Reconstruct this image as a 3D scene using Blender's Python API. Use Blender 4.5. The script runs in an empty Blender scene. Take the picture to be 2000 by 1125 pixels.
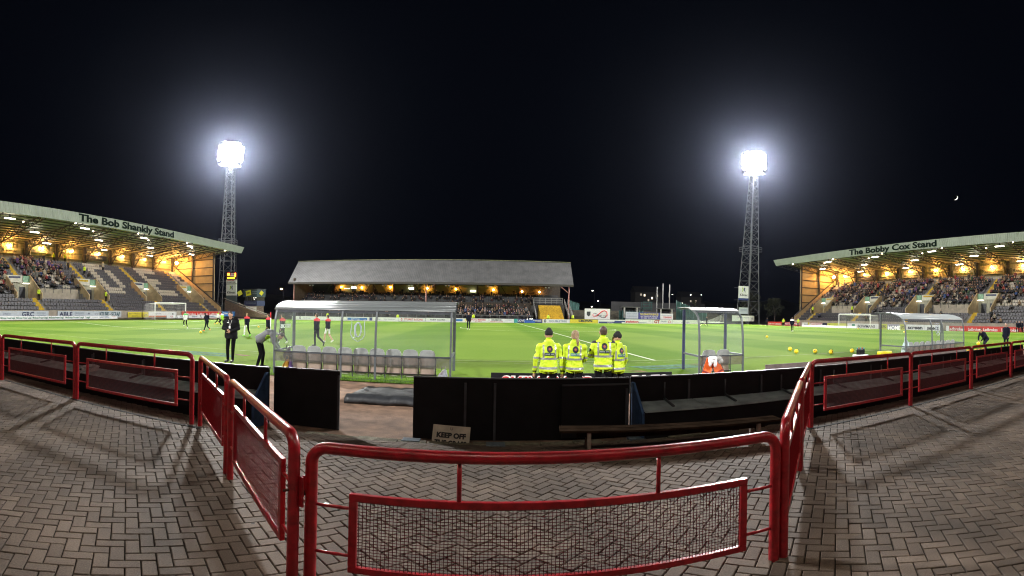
import bpy, bmesh, math, random
import numpy as np
from mathutils import Vector, Matrix
rnd = random.Random(11)
scene = bpy.context.scene
C = scene.collection
# ---------------------------------------------------------------- camera (stitched panorama, 130 degrees wide)
F, YAW, ROLL, HY = 884.14, .0635, .0172, 611.8        # pixels per radian, turn, roll, horizon row of the 2000 x 1125 photo
EYE = 1.75
cam = bpy.data.cameras.new('camera')
cam.type = 'PANO'
cam.panorama_type = 'EQUIRECTANGULAR'
cam.longitude_min, cam.longitude_max = -1000/F, 1000/F
cam.latitude_min, cam.latitude_max = (HY-1125)/F, HY/F
cam.clip_start, cam.clip_end = .05, 3000
cam_o = bpy.data.objects.new('camera', cam)
C.objects.link(cam_o)
cam_o.matrix_world = Matrix.Translation((0, 0, EYE)) @ Matrix.Rotation(-YAW, 4, 'Z') @ Matrix.Rotation(-ROLL, 4, 'Y') @ Matrix.Rotation(math.pi/2, 4, 'X')
scene.camera = cam_o
# ---------------------------------------------------------------- night sky
w = bpy.data.worlds.new('World')
scene.world = w
w.use_nodes = True
bg = w.node_tree.nodes['Background']
bg.inputs[0].default_value = (.0006, .001, .0024, 1)
bg.inputs[1].default_value = 1.0
vs = scene.view_settings
vs.view_transform = 'Standard'
vs.look = 'None'
vs.exposure = 0.0
vs.gamma = 1.0
try:
    scene.cycles.use_denoising = True
    scene.cycles.filter_width = 1.15
    scene.cycles.volume_bounces = 0
    scene.cycles.max_bounces = 8
    scene.cycles.transparent_max_bounces = 24
    scene.cycles.caustics_reflective = False
    scene.cycles.caustics_refractive = False
    scene.cycles.sample_clamp_indirect = 6
except Exception:
    pass
# ---------------------------------------------------------------- floodlights: two pylons in the photo, their two partners behind the camera
TOWERS = [(-57.2, 90.5, 40.0), (63.4, 94.0, 42.2)]
def flood(loc, target, power, size):
    L = bpy.data.lights.new('floodlight_beam', 'AREA')
    L.shape = 'DISK'
    L.size = size
    L.energy = power
    L.color = (1.0, .985, .95)
    o = bpy.data.objects.new('floodlight_beam', L)
    C.objects.link(o)
    d = (Vector(target)-Vector(loc)).normalized()
    o.matrix_world = Matrix.Translation(Vector(loc)) @ d.to_track_quat('-Z', 'Y').to_matrix().to_4x4()
    return o
P_FRONT, P_REAR = 1.25e5, .95e5
AIM = [(-8, 42, 0), (18, 42, 0)]
for t, a in zip(TOWERS, AIM):
    d = (Vector(a)-Vector(t)).normalized()
    flood(Vector(t)+d*.62, a, P_FRONT, 5.0)
flood((-52, -26, 38), (-4, 40, 0), P_REAR, 4.4)
flood((62, -26, 38), (12, 40, 0), P_REAR, 4.4)

def ray(px, py):
    lon, t = (px-1000)/F, math.tan((HY-py)/F)
    X, Y, Z = math.sin(lon), math.cos(lon), t
    c, s = math.cos(ROLL), math.sin(ROLL)
    X, Z = c*X-s*Z, s*X+c*Z
    c, s = math.cos(YAW), math.sin(YAW)
    return c*X+s*Y, -s*X+c*Y, Z
def on_ground(px, py, z=0.0):
    x, y, k = ray(px, py)
    t = (z-EYE)/k
    return x*t, y*t
def tan_of(px):
    return math.tan((px-1000)/F+YAW)
# ---------------------------------------------------------------- materials
MATS = {}
def mat(name, col, rough=.6, metal=0., var=.12, scale=6., bump=0., bscale=60., spec=.5, coat=0.):
    if name in MATS: return MATS[name]
    m = bpy.data.materials.new(name)
    m.use_nodes = True
    nt = m.node_tree
    b = nt.nodes['Principled BSDF']
    b.inputs['Roughness'].default_value = rough
    b.inputs['Metallic'].default_value = metal
    b.inputs['Specular IOR Level'].default_value = spec
    if coat: b.inputs['Coat Weight'].default_value = coat; b.inputs['Coat Roughness'].default_value = .12
    tc = nt.nodes.new('ShaderNodeTexCoord')
    if var:
        n = nt.nodes.new('ShaderNodeTexNoise')
        n.inputs['Scale'].default_value = scale
        n.inputs['Detail'].default_value = 6
        nt.links.new(tc.outputs['Object'], n.inputs['Vector'])
        r = nt.nodes.new('ShaderNodeValToRGB')
        r.color_ramp.elements[0].position, r.color_ramp.elements[1].position = .3, .7
        r.color_ramp.elements[0].color = tuple(max(0, c*(1-var)) for c in col[:3])+(1,)
        r.color_ramp.elements[1].color = tuple(min(1, c*(1+var)) for c in col[:3])+(1,)
        nt.links.new(n.outputs['Fac'], r.inputs['Fac'])
        nt.links.new(r.outputs['Color'], b.inputs['Base Color'])
    else:
        b.inputs['Base Color'].default_value = tuple(col[:3])+(1,)
    if bump:
        n2 = nt.nodes.new('ShaderNodeTexNoise')
        n2.inputs['Scale'].default_value = bscale
        n2.inputs['Detail'].default_value = 4
        nt.links.new(tc.outputs['Object'], n2.inputs['Vector'])
        bp = nt.nodes.new('ShaderNodeBump')
        bp.inputs['Strength'].default_value = bump
        bp.inputs['Distance'].default_value = .02
        nt.links.new(n2.outputs['Fac'], bp.inputs['Height'])
        nt.links.new(bp.outputs['Normal'], b.inputs['Normal'])
    MATS[name] = m
    return m
def emit(name, col, strength):
    if name in MATS: return MATS[name]
    m = bpy.data.materials.new(name)
    m.use_nodes = True
    nt = m.node_tree
    nt.nodes.clear()
    e = nt.nodes.new('ShaderNodeEmission')
    e.inputs[0].default_value = tuple(col)+(1,)
    e.inputs[1].default_value = strength
    o = nt.nodes.new('ShaderNodeOutputMaterial')
    nt.links.new(e.outputs[0], o.inputs[0])
    MATS[name] = m
    return m
def facing(nt):
    """sheen of a thin sheet, the same from either side"""
    lw = nt.nodes.new('ShaderNodeLayerWeight'); lw.inputs[0].default_value = .5
    p = nt.nodes.new('ShaderNodeMath'); p.operation = 'POWER'; p.inputs[1].default_value = 4
    q = nt.nodes.new('ShaderNodeMath'); q.operation = 'MULTIPLY_ADD'; q.inputs[1].default_value = .7; q.inputs[2].default_value = .045
    nt.links.new(lw.outputs['Facing'], p.inputs[0]); nt.links.new(p.outputs[0], q.inputs[0])
    return q
def clear_sheet(name, tint, cloud, gloss_rough=.08):
    """thin clear plastic: mostly see-through, a little milky, glossy"""
    m = bpy.data.materials.new(name)
    m.use_nodes = True
    nt = m.node_tree
    nt.nodes.clear()
    N = nt.nodes.new
    tr = N('ShaderNodeBsdfTransparent'); tr.inputs[0].default_value = tuple(tint)+(1,)
    df = N('ShaderNodeBsdfTranslucent'); df.inputs[0].default_value = (.75, .8, .8, 1)
    d2 = N('ShaderNodeBsdfDiffuse'); d2.inputs[0].default_value = (.6, .64, .64, 1)
    ad = N('ShaderNodeMixShader'); ad.inputs[0].default_value = .5
    nt.links.new(df.outputs[0], ad.inputs[1]); nt.links.new(d2.outputs[0], ad.inputs[2])
    tc = N('ShaderNodeTexCoord'); ns = N('ShaderNodeTexNoise'); ns.inputs['Scale'].default_value = 2.2; ns.inputs['Detail'].default_value = 5
    nt.links.new(tc.outputs['Object'], ns.inputs['Vector'])
    mr = N('ShaderNodeMapRange'); mr.inputs['To Min'].default_value = cloud*.4; mr.inputs['To Max'].default_value = cloud*1.6
    nt.links.new(ns.outputs['Fac'], mr.inputs['Value'])
    mx = N('ShaderNodeMixShader'); nt.links.new(mr.outputs[0], mx.inputs[0])
    nt.links.new(tr.outputs[0], mx.inputs[1]); nt.links.new(ad.outputs[0], mx.inputs[2])
    gl = N('ShaderNodeBsdfGlossy'); gl.inputs['Roughness'].default_value = gloss_rough
    fr = facing(nt)
    m2 = N('ShaderNodeMixShader'); nt.links.new(fr.outputs[0], m2.inputs[0])
    nt.links.new(mx.outputs[0], m2.inputs[1]); nt.links.new(gl.outputs[0], m2.inputs[2])
    o = N('ShaderNodeOutputMaterial'); nt.links.new(m2.outputs[0], o.inputs[0])
    MATS[name] = m
    return m
# ---------------------------------------------------------------- mesh building
class MB:
    def __init__(s): s.v, s.f, s.m = [], [], []
    def add(s, vs, fs, mi=0):
        k = len(s.v)
        s.v += [tuple(p) for p in vs]
        s.f += [tuple(i+k for i in f) for f in fs]
        s.m += [mi]*len(fs)
        return s
    def box(s, x0, x1, y0, y1, z0, z1, mi=0):
        return s.add([(x0,y0,z0),(x1,y0,z0),(x1,y1,z0),(x0,y1,z0),(x0,y0,z1),(x1,y0,z1),(x1,y1,z1),(x0,y1,z1)],
              [(0,3,2,1),(4,5,6,7),(0,1,5,4),(1,2,6,5),(2,3,7,6),(3,0,4,7)], mi)
    def obox(s, c, ax, ay, az, mi=0):
        """oriented box: centre and three half-axis vectors"""
        c, ax, ay, az = map(Vector, (c, ax, ay, az))
        p = [c+i*ax+j*ay+k*az for k in (-1, 1) for (i, j) in ((-1,-1),(1,-1),(1,1),(-1,1))]
        return s.add(p, [(0,3,2,1),(4,5,6,7),(0,1,5,4),(1,2,6,5),(2,3,7,6),(3,0,4,7)], mi)
    def bar(s, a, b, wd, ht, mi=0, up=(0, 0, 1)):
        a, b = Vector(a), Vector(b)
        d = b-a
        if d.length < 1e-6: return s
        n = d.normalized()
        u = Vector(up)
        sd = n.cross(u)
        if sd.length < 1e-4: sd = n.cross(Vector((0, 1, 0)))
        sd.normalize()
        u = sd.cross(n)
        return s.obox((a+b)/2, d/2, sd*wd/2, u*ht/2, mi)
    def tube(s, pts, r, seg=10, mi=0, closed=False, caps=True):
        P = [Vector(p) for p in pts]
        n = len(P)
        R = r if isinstance(r, (list, tuple)) else [r]*n
        T = []
        for i in range(n):
            a = P[(i-1) % n] if (closed or i > 0) else P[i]
            b = P[(i+1) % n] if (closed or i < n-1) else P[i]
            T.append((b-a).normalized())
        u = T[0].orthogonal().normalized()
        vs = []
        for i in range(n):
            u = (u-T[i]*u.dot(T[i]))
            if u.length < 1e-5: u = T[i].orthogonal()
            u.normalize()
            q = T[i].cross(u)
            for k in range(seg):
                a = 2*math.pi*k/seg
                vs.append(P[i]+R[i]*(math.cos(a)*u+math.sin(a)*q))
        fs = []
        for i in range(n if closed else n-1):
            j = (i+1) % n
            for k in range(seg):
                l = (k+1) % seg
                fs.append((i*seg+k, i*seg+l, j*seg+l, j*seg+k))
        if caps and not closed:
            fs.append(tuple(range(seg-1, -1, -1)))
            fs.append(tuple((n-1)*seg+k for k in range(seg)))
        return s.add(vs, fs, mi)
    def cap(s, a, b, r0, r1, seg=10, mi=0):
        """tapered capsule"""
        a, b = Vector(a), Vector(b)
        d = (b-a)
        d = d.normalized() if d.length > 1e-6 else Vector((0, 0, 1))
        P, R = [], []
        for t in (-.999, -.8, -.45): P.append(a+d*r0*t); R.append(r0*math.sqrt(1-t*t))
        P += [a, b]; R += [r0, r1]
        for t in (.45, .8, .999): P.append(b+d*r1*t); R.append(r1*math.sqrt(1-t*t))
        return s.tube(P, R, seg, mi)
    def ell(s, c, r, rot=None, seg=12, rings=8, mi=0):
        c = Vector(c)
        vs, fs = [], []
        for i in range(rings+1):
            th = math.pi*i/rings
            for k in range(seg):
                a = 2*math.pi*k/seg
                p = Vector((r[0]*math.sin(th)*math.cos(a), r[1]*math.sin(th)*math.sin(a), r[2]*math.cos(th)))
                if i in (0, rings): p += Vector((1e-4*math.cos(a), 1e-4*math.sin(a), 0))
                if rot is not None: p = rot @ p
                vs.append(c+p)
        for i in range(rings):
            for k in range(seg):
                l = (k+1) % seg
                fs.append((i*seg+k, (i+1)*seg+k, (i+1)*seg+l, i*seg+l))
        fs.append(tuple(range(seg)))
        fs.append(tuple(rings*seg+k for k in range(seg-1, -1, -1)))
        return s.add(vs, fs, mi)
    def prism(s, poly, axis0, o, u, v, n, mi=0):
        """polygon in the (u, v) plane at o, pushed along n"""
        o, u, v, n = map(Vector, (o, u, v, n))
        k = len(poly)
        vs = [o+u*a+v*b for a, b in poly]+[o+u*a+v*b+n for a, b in poly]
        fs = [tuple(range(k-1, -1, -1)), tuple(range(k, 2*k))]+[(i, (i+1) % k, (i+1) % k+k, i+k) for i in range(k)]
        return s.add(vs, fs, mi)
    def quad(s, a, b, c, d, mi=0): return s.add([a, b, c, d], [(0, 1, 2, 3)], mi)
    def mesh(s, name, mats, smooth=False):
        me = bpy.data.meshes.new(name)
        me.from_pydata(s.v, [], s.f)
        for m in (mats if isinstance(mats, (list, tuple)) else [mats]): me.materials.append(m)
        if any(s.m): me.polygons.foreach_set('material_index', s.m)
        if smooth: me.polygons.foreach_set('use_smooth', [True]*len(s.f))
        me.update()
        return me
    def build(s, name, mats, parent=None, smooth=False, bevel=0, auto=None):
        me = s.mesh(name, mats, smooth)
        if auto is not None and smooth:
            me.set_sharp_from_angle(angle=auto)
        o = bpy.data.objects.new(name, me)
        C.objects.link(o)
        if parent is not None: attach(o, parent)
        if bevel:
            b = o.modifiers.new('bevel', 'BEVEL'); b.width = bevel; b.segments = 2; b.limit_method = 'ANGLE'
        return o
def attach(o, parent):
    o.parent = parent
    m = Matrix.Translation(parent.location) if parent.rotation_euler[2] == 0 else parent.matrix_basis
    if parent.parent is None and parent.type == 'EMPTY': o.matrix_parent_inverse = m.inverted()
    elif parent.parent is None: o.matrix_parent_inverse = m.inverted()
def tag(o, label=None, cat=None, group=None, kind=None):
    if label: o['label'] = label
    if cat: o['category'] = cat
    if group: o['group'] = group
    if kind: o['kind'] = kind
    return o
def thing(name, label, cat, loc=(0, 0, 0), group=None):
    o = bpy.data.objects.new(name, None)
    o.empty_display_size = .3
    C.objects.link(o)
    o.location = loc
    return tag(o, label, cat, group)
def kids(o): return [c for c in C.objects if c.parent == o]
def dup(root, loc, rz=0., label=None, group=None, scale=None, tree=None):
    r = root.copy(); C.objects.link(r)
    r.location = loc; r.rotation_euler = (0, 0, rz)
    if scale: r.scale = scale
    if label: r['label'] = label
    if group: r['group'] = group
    for ch, subs in (tree or tree_of(root)):
        c = ch.copy(); C.objects.link(c); c.parent = r
        for g in subs:
            d = g.copy(); C.objects.link(d); d.parent = c
    return r
def tree_of(root):
    return [(c, kids(c)) for c in kids(root)]
FIT = []
def text(body, size, loc, X, Y, material, parent=None, fit=None, bold=0., extrude=.004, name='lettering', align='CENTER'):
    cu = bpy.data.curves.new(name, 'FONT')
    cu.body = body; cu.size = size; cu.extrude = extrude; cu.offset = bold
    cu.align_x = align; cu.align_y = 'CENTER'
    cu.resolution_u = 3
    cu.materials.append(material)
    o = bpy.data.objects.new(name, cu)
    C.objects.link(o)
    X, Y = Vector(X).normalized(), Vector(Y).normalized()
    Z = X.cross(Y)
    M = Matrix((X, Y, Z)).transposed().to_4x4()
    M.translation = Vector(loc)
    o.matrix_world = M
    if parent is not None: attach(o, parent)
    if fit: FIT.append((o, fit))
    return o
def structure(o): o['kind'] = 'structure'; return o

red = mat('red_gloss_paint', (.36, .010, .018), .34, 0, .35, 18, .1, 45, coat=.3)
black = mat('black_panel_paint', (.004, .004, .0055), .6, 0, .5, 4, .06, 30, spec=.25)
white_p = mat('white_paint', (.75, .76, .74), .5, 0, .08)
alu = mat('grey_metal', (.085, .095, .105), .5, .2, .15, 12)
darkm = mat('dark_metal', (.05, .055, .065), .5, .3, .2)
steel = mat('galvanised_steel', (.11, .115, .125), .55, .3, .2, 3)
# ================================================================ GROUND
def pave_z(y): return 0. if y < 5.55 else -.25*min(1, (y-5.55)/1.3)
def pitch_z(y):
    t = min(1, max(0, (y-12.35)/3.2))
    return -.27+.27*(t*t*(3-2*t))
def fall(x, y):
    """the turf drops gently towards the far left corner"""
    s = lambda a, c, v: (lambda t: t*t*(3-2*t))(min(1, max(0, (v-a)/(c-a))))
    dip = -.34*s(-3, -10, x)*s(-44, -33, x)*s(17.5, 25, y)*(1-s(46, 56, y))       # and is worn hollow on the near left
    return dip-.5*min(1, max(0, (y-42)/48))*min(1, max(0, (28-x)/62))
XL, XR, YN, PW = 6.5-50.3, 6.5+50.3, 16.21, 73.76       # goal lines, near touchline, pitch width
XH, YC = 6.5, 16.21+73.76/2

def brick_material():
    m = bpy.data.materials.new('brick_paving'); m.use_nodes = True
    nt = m.node_tree; b = nt.nodes['Principled BSDF']; N = nt.nodes.new; K = nt.links.new
    at = N('ShaderNodeAttribute'); at.attribute_name = 'tone'
    r = N('ShaderNodeValToRGB'); e = r.color_ramp.elements
    e[0].color = (.095, .070, .054, 1); e[1].color = (.195, .147, .114, 1)
    x = e.new(.5); x.color = (.143, .107, .083, 1)
    K(at.outputs['Fac'], r.inputs['Fac'])
    tc = N('ShaderNodeTexCoord')
    n1 = N('ShaderNodeTexNoise'); n1.inputs['Scale'].default_value = 90; n1.inputs['Detail'].default_value = 5
    n2 = N('ShaderNodeTexNoise'); n2.inputs['Scale'].default_value = .9; n2.inputs['Detail'].default_value = 7
    n3 = N('ShaderNodeTexNoise'); n3.inputs['Scale'].default_value = 260; n3.inputs['Detail'].default_value = 2
    for n in (n1, n2, n3): K(tc.outputs['Object'], n.inputs['Vector'])
    g1 = N('ShaderNodeMapRange'); g1.inputs['From Min'].default_value = .25; g1.inputs['From Max'].default_value = .75; g1.inputs['To Min'].default_value = .72; g1.inputs['To Max'].default_value = 1.28
    K(n1.outputs['Fac'], g1.inputs['Value'])
    g2 = N('ShaderNodeMapRange'); g2.inputs['From Min'].default_value = .35; g2.inputs['From Max'].default_value = .68; g2.inputs['To Min'].default_value = .52; g2.inputs['To Max'].default_value = 1.2
    K(n2.outputs['Fac'], g2.inputs['Value'])
    mu = N('ShaderNodeMath'); mu.operation = 'MULTIPLY'; K(g1.outputs[0], mu.inputs[0]); K(g2.outputs[0], mu.inputs[1])
    mx = N('ShaderNodeMix'); mx.data_type = 'RGBA'; mx.blend_type = 'MULTIPLY'; mx.inputs[0].default_value = 1
    K(r.outputs['Color'], mx.inputs[6]); K(mu.outputs[0], mx.inputs[7])
    # pale grit specks
    sp = N('ShaderNodeMapRange'); sp.inputs['From Min'].default_value = .69; sp.inputs['From Max'].default_value = .76
    K(n3.outputs['Fac'], sp.inputs['Value'])
    m3 = N('ShaderNodeMix'); m3.data_type = 'RGBA'; K(sp.outputs[0], m3.inputs[0]); K(mx.outputs[2], m3.inputs[6]); m3.inputs[7].default_value = (.4, .37, .33, 1)
    # trodden gum and small oil drips
    vo = N('ShaderNodeTexVoronoi'); vo.inputs['Scale'].default_value = 2.6; vo.inputs['Randomness'].default_value = 1; K(tc.outputs['Object'], vo.inputs['Vector'])
    gm = N('ShaderNodeMapRange'); gm.inputs['From Min'].default_value = .052; gm.inputs['From Max'].default_value = .04; K(vo.outputs['Distance'], gm.inputs['Value'])
    m4 = N('ShaderNodeMix'); m4.data_type = 'RGBA'; K(gm.outputs[0], m4.inputs[0]); K(m3.outputs[2], m4.inputs[6]); m4.inputs[7].default_value = (.055, .05, .046, 1)
    n5 = N('ShaderNodeTexNoise'); n5.inputs['Scale'].default_value = 2.3; n5.inputs['Detail'].default_value = 9; n5.inputs['Roughness'].default_value = .65; K(tc.outputs['Object'], n5.inputs['Vector'])
    o5 = N('ShaderNodeMapRange'); o5.inputs['From Min'].default_value = .62; o5.inputs['From Max'].default_value = .72; o5.inputs['To Max'].default_value = .55; K(n5.outputs['Fac'], o5.inputs['Value'])
    m5 = N('ShaderNodeMix'); m5.data_type = 'RGBA'; K(o5.outputs[0], m5.inputs[0]); K(m4.outputs[2], m5.inputs[6]); m5.inputs[7].default_value = (.04, .034, .03, 1)
    K(m5.outputs[2], b.inputs['Base Color'])
    b.inputs['Roughness'].default_value = .78; b.inputs['Specular IOR Level'].default_value = .3
    bp = N('ShaderNodeBump'); bp.inputs['Strength'].default_value = .5; bp.inputs['Distance'].default_value = .004
    K(n1.outputs['Fac'], bp.inputs['Height']); K(bp.outputs['Normal'], b.inputs['Normal'])
    return m
def build_paving():
    """every block of the 45-degree herringbone paving is real geometry"""
    L, W, gap, ch = .2, .1, .0082, .005
    c = math.cos(math.pi/4)
    vs, fs, tone = [], [], []
    R = random.Random(3)
    n = 136
    boxes = []
    # herringbone on a W grid: horizontal bricks at (i, j) with (i-j)%4==0, vertical ones at (i-j)%4==2 offset
    for i in range(-n*2, n*2):
        for j in range(-n*2, n*2):
            k = (i-j) % 4
            if k == 0: bx = (i, j, i+2, j+1)
            elif k == 3: bx = (i, j, i+1, j+2)
            else: continue
            cx, cy = (bx[0]+bx[2])/2*W, (bx[1]+bx[3])/2*W
            X, Y = c*(cx-cy), c*(cx+cy)
            if -17.5 < X < 18.5 and -2.2 < Y < 6.3: boxes.append(bx)
    for bx in boxes:
        x0, y0, x1, y1 = bx[0]*W+gap/2, bx[1]*W+gap/2, bx[2]*W-gap/2, bx[3]*W-gap/2
        k = len(vs)
        dz, tx, ty = R.uniform(-.002, .002), R.uniform(-.012, .012), R.uniform(-.012, .012)
        for (px, py, z) in [(x0, y0, -.03), (x1, y0, -.03), (x1, y1, -.03), (x0, y1, -.03),
                            (x0, y0, -ch), (x1, y0, -ch), (x1, y1, -ch), (x0, y1, -ch),
                            (x0+ch, y0+ch, 0), (x1-ch, y0+ch, 0), (x1-ch, y1-ch, 0), (x0+ch, y1-ch, 0)]:
            X, Y = c*(px-py), c*(px+py)
            zz = z+dz+(px-x0)*tx+(py-y0)*ty
            vs.append((X, Y, zz+pave_z(Y)))
        for a in range(4):
            b2 = (a+1) % 4
            fs.append((k+a, k+b2, k+4+b2, k+4+a)); fs.append((k+4+a, k+4+b2, k+8+b2, k+8+a))
        fs.append((k+8, k+9, k+10, k+11))
        tone += [min(1, max(0, R.gauss(.5, .15)))]*9
    me = bpy.data.meshes.new('paving')
    me.from_pydata(vs, [], fs)
    a = me.attributes.new('tone', 'FLOAT', 'FACE'); a.data.foreach_set('value', tone)
    me.materials.append(brick_material())
    o = bpy.data.objects.new('paving', me); C.objects.link(o); structure(o)
build_paving()
# sheets below and beyond
def strip_sheet(name, x0, x1, ys, zf, m, xs=None):
    b = MB()
    xs = xs or [x0, x1]
    for i in range(len(ys)-1):
        for j in range(len(xs)-1):
            b.quad((xs[j], ys[i], zf(ys[i])), (xs[j+1], ys[i], zf(ys[i])), (xs[j+1], ys[i+1], zf(ys[i+1])), (xs[j], ys[i+1], zf(ys[i+1])))
    return structure(b.build(name, m))
joint = mat('paving_joint_sand', (.021, .0165, .0125), .95, 0, .4, 30, .3, 80, spec=.1)
strip_sheet('paving_bed', -60, 60, [-30, 5.55, 6.4], lambda y: pave_z(y)-.014, joint)
sand = mat('red_ash_track', (.19, .115, .075), .92, 0, .38, 3.5, .8, 70)
strip_sheet('track', -64, 72, [5.9, 6.4, 7.2, 8.2, 12.9], lambda y: {5.9: -.13, 6.4: -.215, 7.2: -.27, 8.2: -.3, 12.9: -.3}[y], sand)
sm_ = mat('dull_red_track', (.11, .07, .05), .95, 0, .25, 2, .4, 30)
q = MB()
def sur(x0, x1, y0, y1, nx, ny):
    for i in range(nx):
        for j in range(ny):
            a, b, c, d = x0+(x1-x0)*i/nx, x0+(x1-x0)*(i+1)/nx, y0+(y1-y0)*j/ny, y0+(y1-y0)*(j+1)/ny
            z = lambda x, y: -.06+fall(x, y)-.24*min(1, max(0, (18-y)/5))
            q.quad((a, c, z(a, c)), (b, c, z(b, c)), (b, d, z(b, d)), (a, d, z(a, d)))
sur(-64, -47.1, 12.9, 91.5, 3, 30); sur(60.1, 78, 12.9, 91.5, 3, 30); sur(-64, 78, 91.5, 94.0, 40, 2)
structure(q.build('surround_track', sm_))
ground = mat('dark_rough_ground', (.035, .035, .028), .95, 0, .4, .2)
strip_sheet('ground', -900, 900, [-300, 1500], lambda y: -.95, ground)

def grass_material():
    m = bpy.data.materials.new('mown_grass'); m.use_nodes = True
    nt = m.node_tree; b = nt.nodes['Principled BSDF']; N = nt.nodes.new; K = nt.links.new
    tc = N('ShaderNodeTexCoord'); sx = N('ShaderNodeSeparateXYZ'); K(tc.outputs['Object'], sx.inputs[0])
    def wave(out, period, phase, soft):
        a = N('ShaderNodeMath'); a.operation = 'MULTIPLY_ADD'; K(out, a.inputs[0]); a.inputs[1].default_value = math.pi*2/period; a.inputs[2].default_value = phase
        s = N('ShaderNodeMath'); s.operation = 'SINE'; K(a.outputs[0], s.inputs[0])
        r = N('ShaderNodeMapRange'); r.inputs['From Min'].default_value = -soft; r.inputs['From Max'].default_value = soft; K(s.outputs[0], r.inputs['Value'])
        return r.outputs[0]
    wx = wave(sx.outputs['X'], 11.0, 1.0, .25)
    wy = wave(sx.outputs['Y'], 12.0, .4, .4)
    ad = N('ShaderNodeMath'); ad.operation = 'MULTIPLY_ADD'; K(wy, ad.inputs[0]); ad.inputs[1].default_value = .35; K(wx, ad.inputs[2])
    n1 = N('ShaderNodeTexNoise'); n1.inputs['Scale'].default_value = .35; n1.inputs['Detail'].default_value = 8; K(tc.outputs['Object'], n1.inputs['Vector'])
    n2 = N('ShaderNodeTexNoise'); n2.inputs['Scale'].default_value = 7; n2.inputs['Detail'].default_value = 6; K(tc.outputs['Object'], n2.inputs['Vector'])
    a2 = N('ShaderNodeMath'); a2.operation = 'MULTIPLY_ADD'; K(n1.outputs['Fac'], a2.inputs[0]); a2.inputs[1].default_value = .9; K(ad.outputs[0], a2.inputs[2])
    a3 = N('ShaderNodeMath'); a3.operation = 'MULTIPLY_ADD'; K(n2.outputs['Fac'], a3.inputs[0]); a3.inputs[1].default_value = .8; K(a2.outputs[0], a3.inputs[2])
    r = N('ShaderNodeValToRGB'); e = r.color_ramp.elements
    mr = N('ShaderNodeMapRange'); mr.inputs['From Min'].default_value = .4; mr.inputs['From Max'].default_value = 2.5; K(a3.outputs[0], mr.inputs['Value'])
    K(mr.outputs[0], r.inputs['Fac'])
    e[0].color = (.056, .138, .002, 1); e[1].color = (.140, .222, .026, 1)
    K(r.outputs['Color'], b.inputs['Base Color'])
    b.inputs['Roughness'].default_value = .9; b.inputs['Specular IOR Level'].default_value = .08
    n3 = N('ShaderNodeTexNoise'); n3.inputs['Scale'].default_value = 40; n3.inputs['Detail'].default_value = 3; K(tc.outputs['Object'], n3.inputs['Vector'])
    bp = N('ShaderNodeBump'); bp.inputs['Strength'].default_value = .7; bp.inputs['Distance'].default_value = .03; K(n3.outputs['Fac'], bp.inputs['Height']); K(bp.outputs['Normal'], b.inputs['Normal'])
    return m
grass_m = grass_material()
pb = MB()
ys = [12.4+.2*i for i in range(17)]+[16.2, 17.5, 18.5, 20, 21.5, 23, 25, 28, 32, 37, 42, 46, 48, 50, 52, 54, 56, 60, 65, 70, 75, 80, 85, 91.6]
xs_ = [-47.2+(60.2+47.2)*i/48 for i in range(49)]
ys += []
for i in range(len(ys)-1):
    for j in range(48):
        q = [(xs_[j], ys[i]), (xs_[j+1], ys[i]), (xs_[j+1], ys[i+1]), (xs_[j], ys[i+1])]
        pb.quad(*[(x, y, pitch_z(y)+fall(x, y)) for x, y in q])
structure(pb.build('pitch', grass_m))
# ragged grass edge beside the track
R = random.Random(5)
gb = MB()
for i in range(6500):
    x = R.uniform(-11, 12) if i < 5600 else R.uniform(-30, 30)
    y = 12.38+abs(R.gauss(0, .22)); z = pitch_z(y)-.01
    a, h, wd = R.uniform(0, 6.28), R.uniform(.03, .11), R.uniform(.004, .01)
    dx, dy = math.cos(a), math.sin(a)
    l = R.uniform(.01, .06)
    gb.add([(x-dy*wd, y+dx*wd, z), (x+dy*wd, y-dx*wd, z), (x+dx*l, y+dy*l, z+h)], [(0, 1, 2)])
tag(gb.build('grass_tufts', mat('long_grass', (.05, .11, .012), .7, 0, .3, 3)), 'uncut green grass along the edge of the track', 'grass', kind='stuff')
# painted lines: sheets 4 mm proud of the turf
lm = mat('line_marking_paint', (.52, .58, .42), .8, 0, .3, 5)
lb = MB()
LW = .06
def piece(x0, x1, y0, y1):
    lb.quad(*[(x, y, .018+fall(x, y)) for x, y in ((x0, y0), (x1, y0), (x1, y1), (x0, y1))])
def hline(x0, x1, y, wd=LW):
    n = max(1, int(abs(x1-x0)/2))
    for i in range(n): piece(x0+(x1-x0)*i/n, x0+(x1-x0)*(i+1)/n, y-wd, y+wd)
def vline(x, y0, y1, wd=LW):
    n = max(1, int(abs(y1-y0)/1.5))
    for i in range(n): piece(x-wd, x+wd, y0+(y1-y0)*i/n, y0+(y1-y0)*(i+1)/n)
hline(XL, XR, YN+PW)
vline(XL, YN+LW, YN+PW-LW); vline(XR, YN+LW, YN+PW-LW); vline(XH, YN+LW, YN+PW-LW)
for s, gx in ((1, XL), (-1, XR)):
    for d, hw in ((16.5, 20.16), (5.5, 9.16)):
        vline(gx+s*d, YC-hw, YC+hw)
        a, b2 = sorted((gx+s*LW, gx+s*(d-LW)))
        hline(a, b2, YC-hw+LW); hline(a, b2, YC+hw-LW)
for i in range(64):
    a0, a1 = 2*math.pi*i/64, 2*math.pi*(i+1)/64
    if any(abs(((a0+a1)/2-q+math.pi) % (2*math.pi)-math.pi) < .03 for q in (math.pi/2, -math.pi/2)): continue
    P = lambda a, r: (XH+r*math.cos(a), YC+r*math.sin(a), .02+fall(XH+r*math.cos(a), YC+r*math.sin(a)))
    lb.quad(P(a0, 9.09), P(a0, 9.21), P(a1, 9.21), P(a1, 9.09))
structure(lb.build('pitch_markings', lm))
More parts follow.
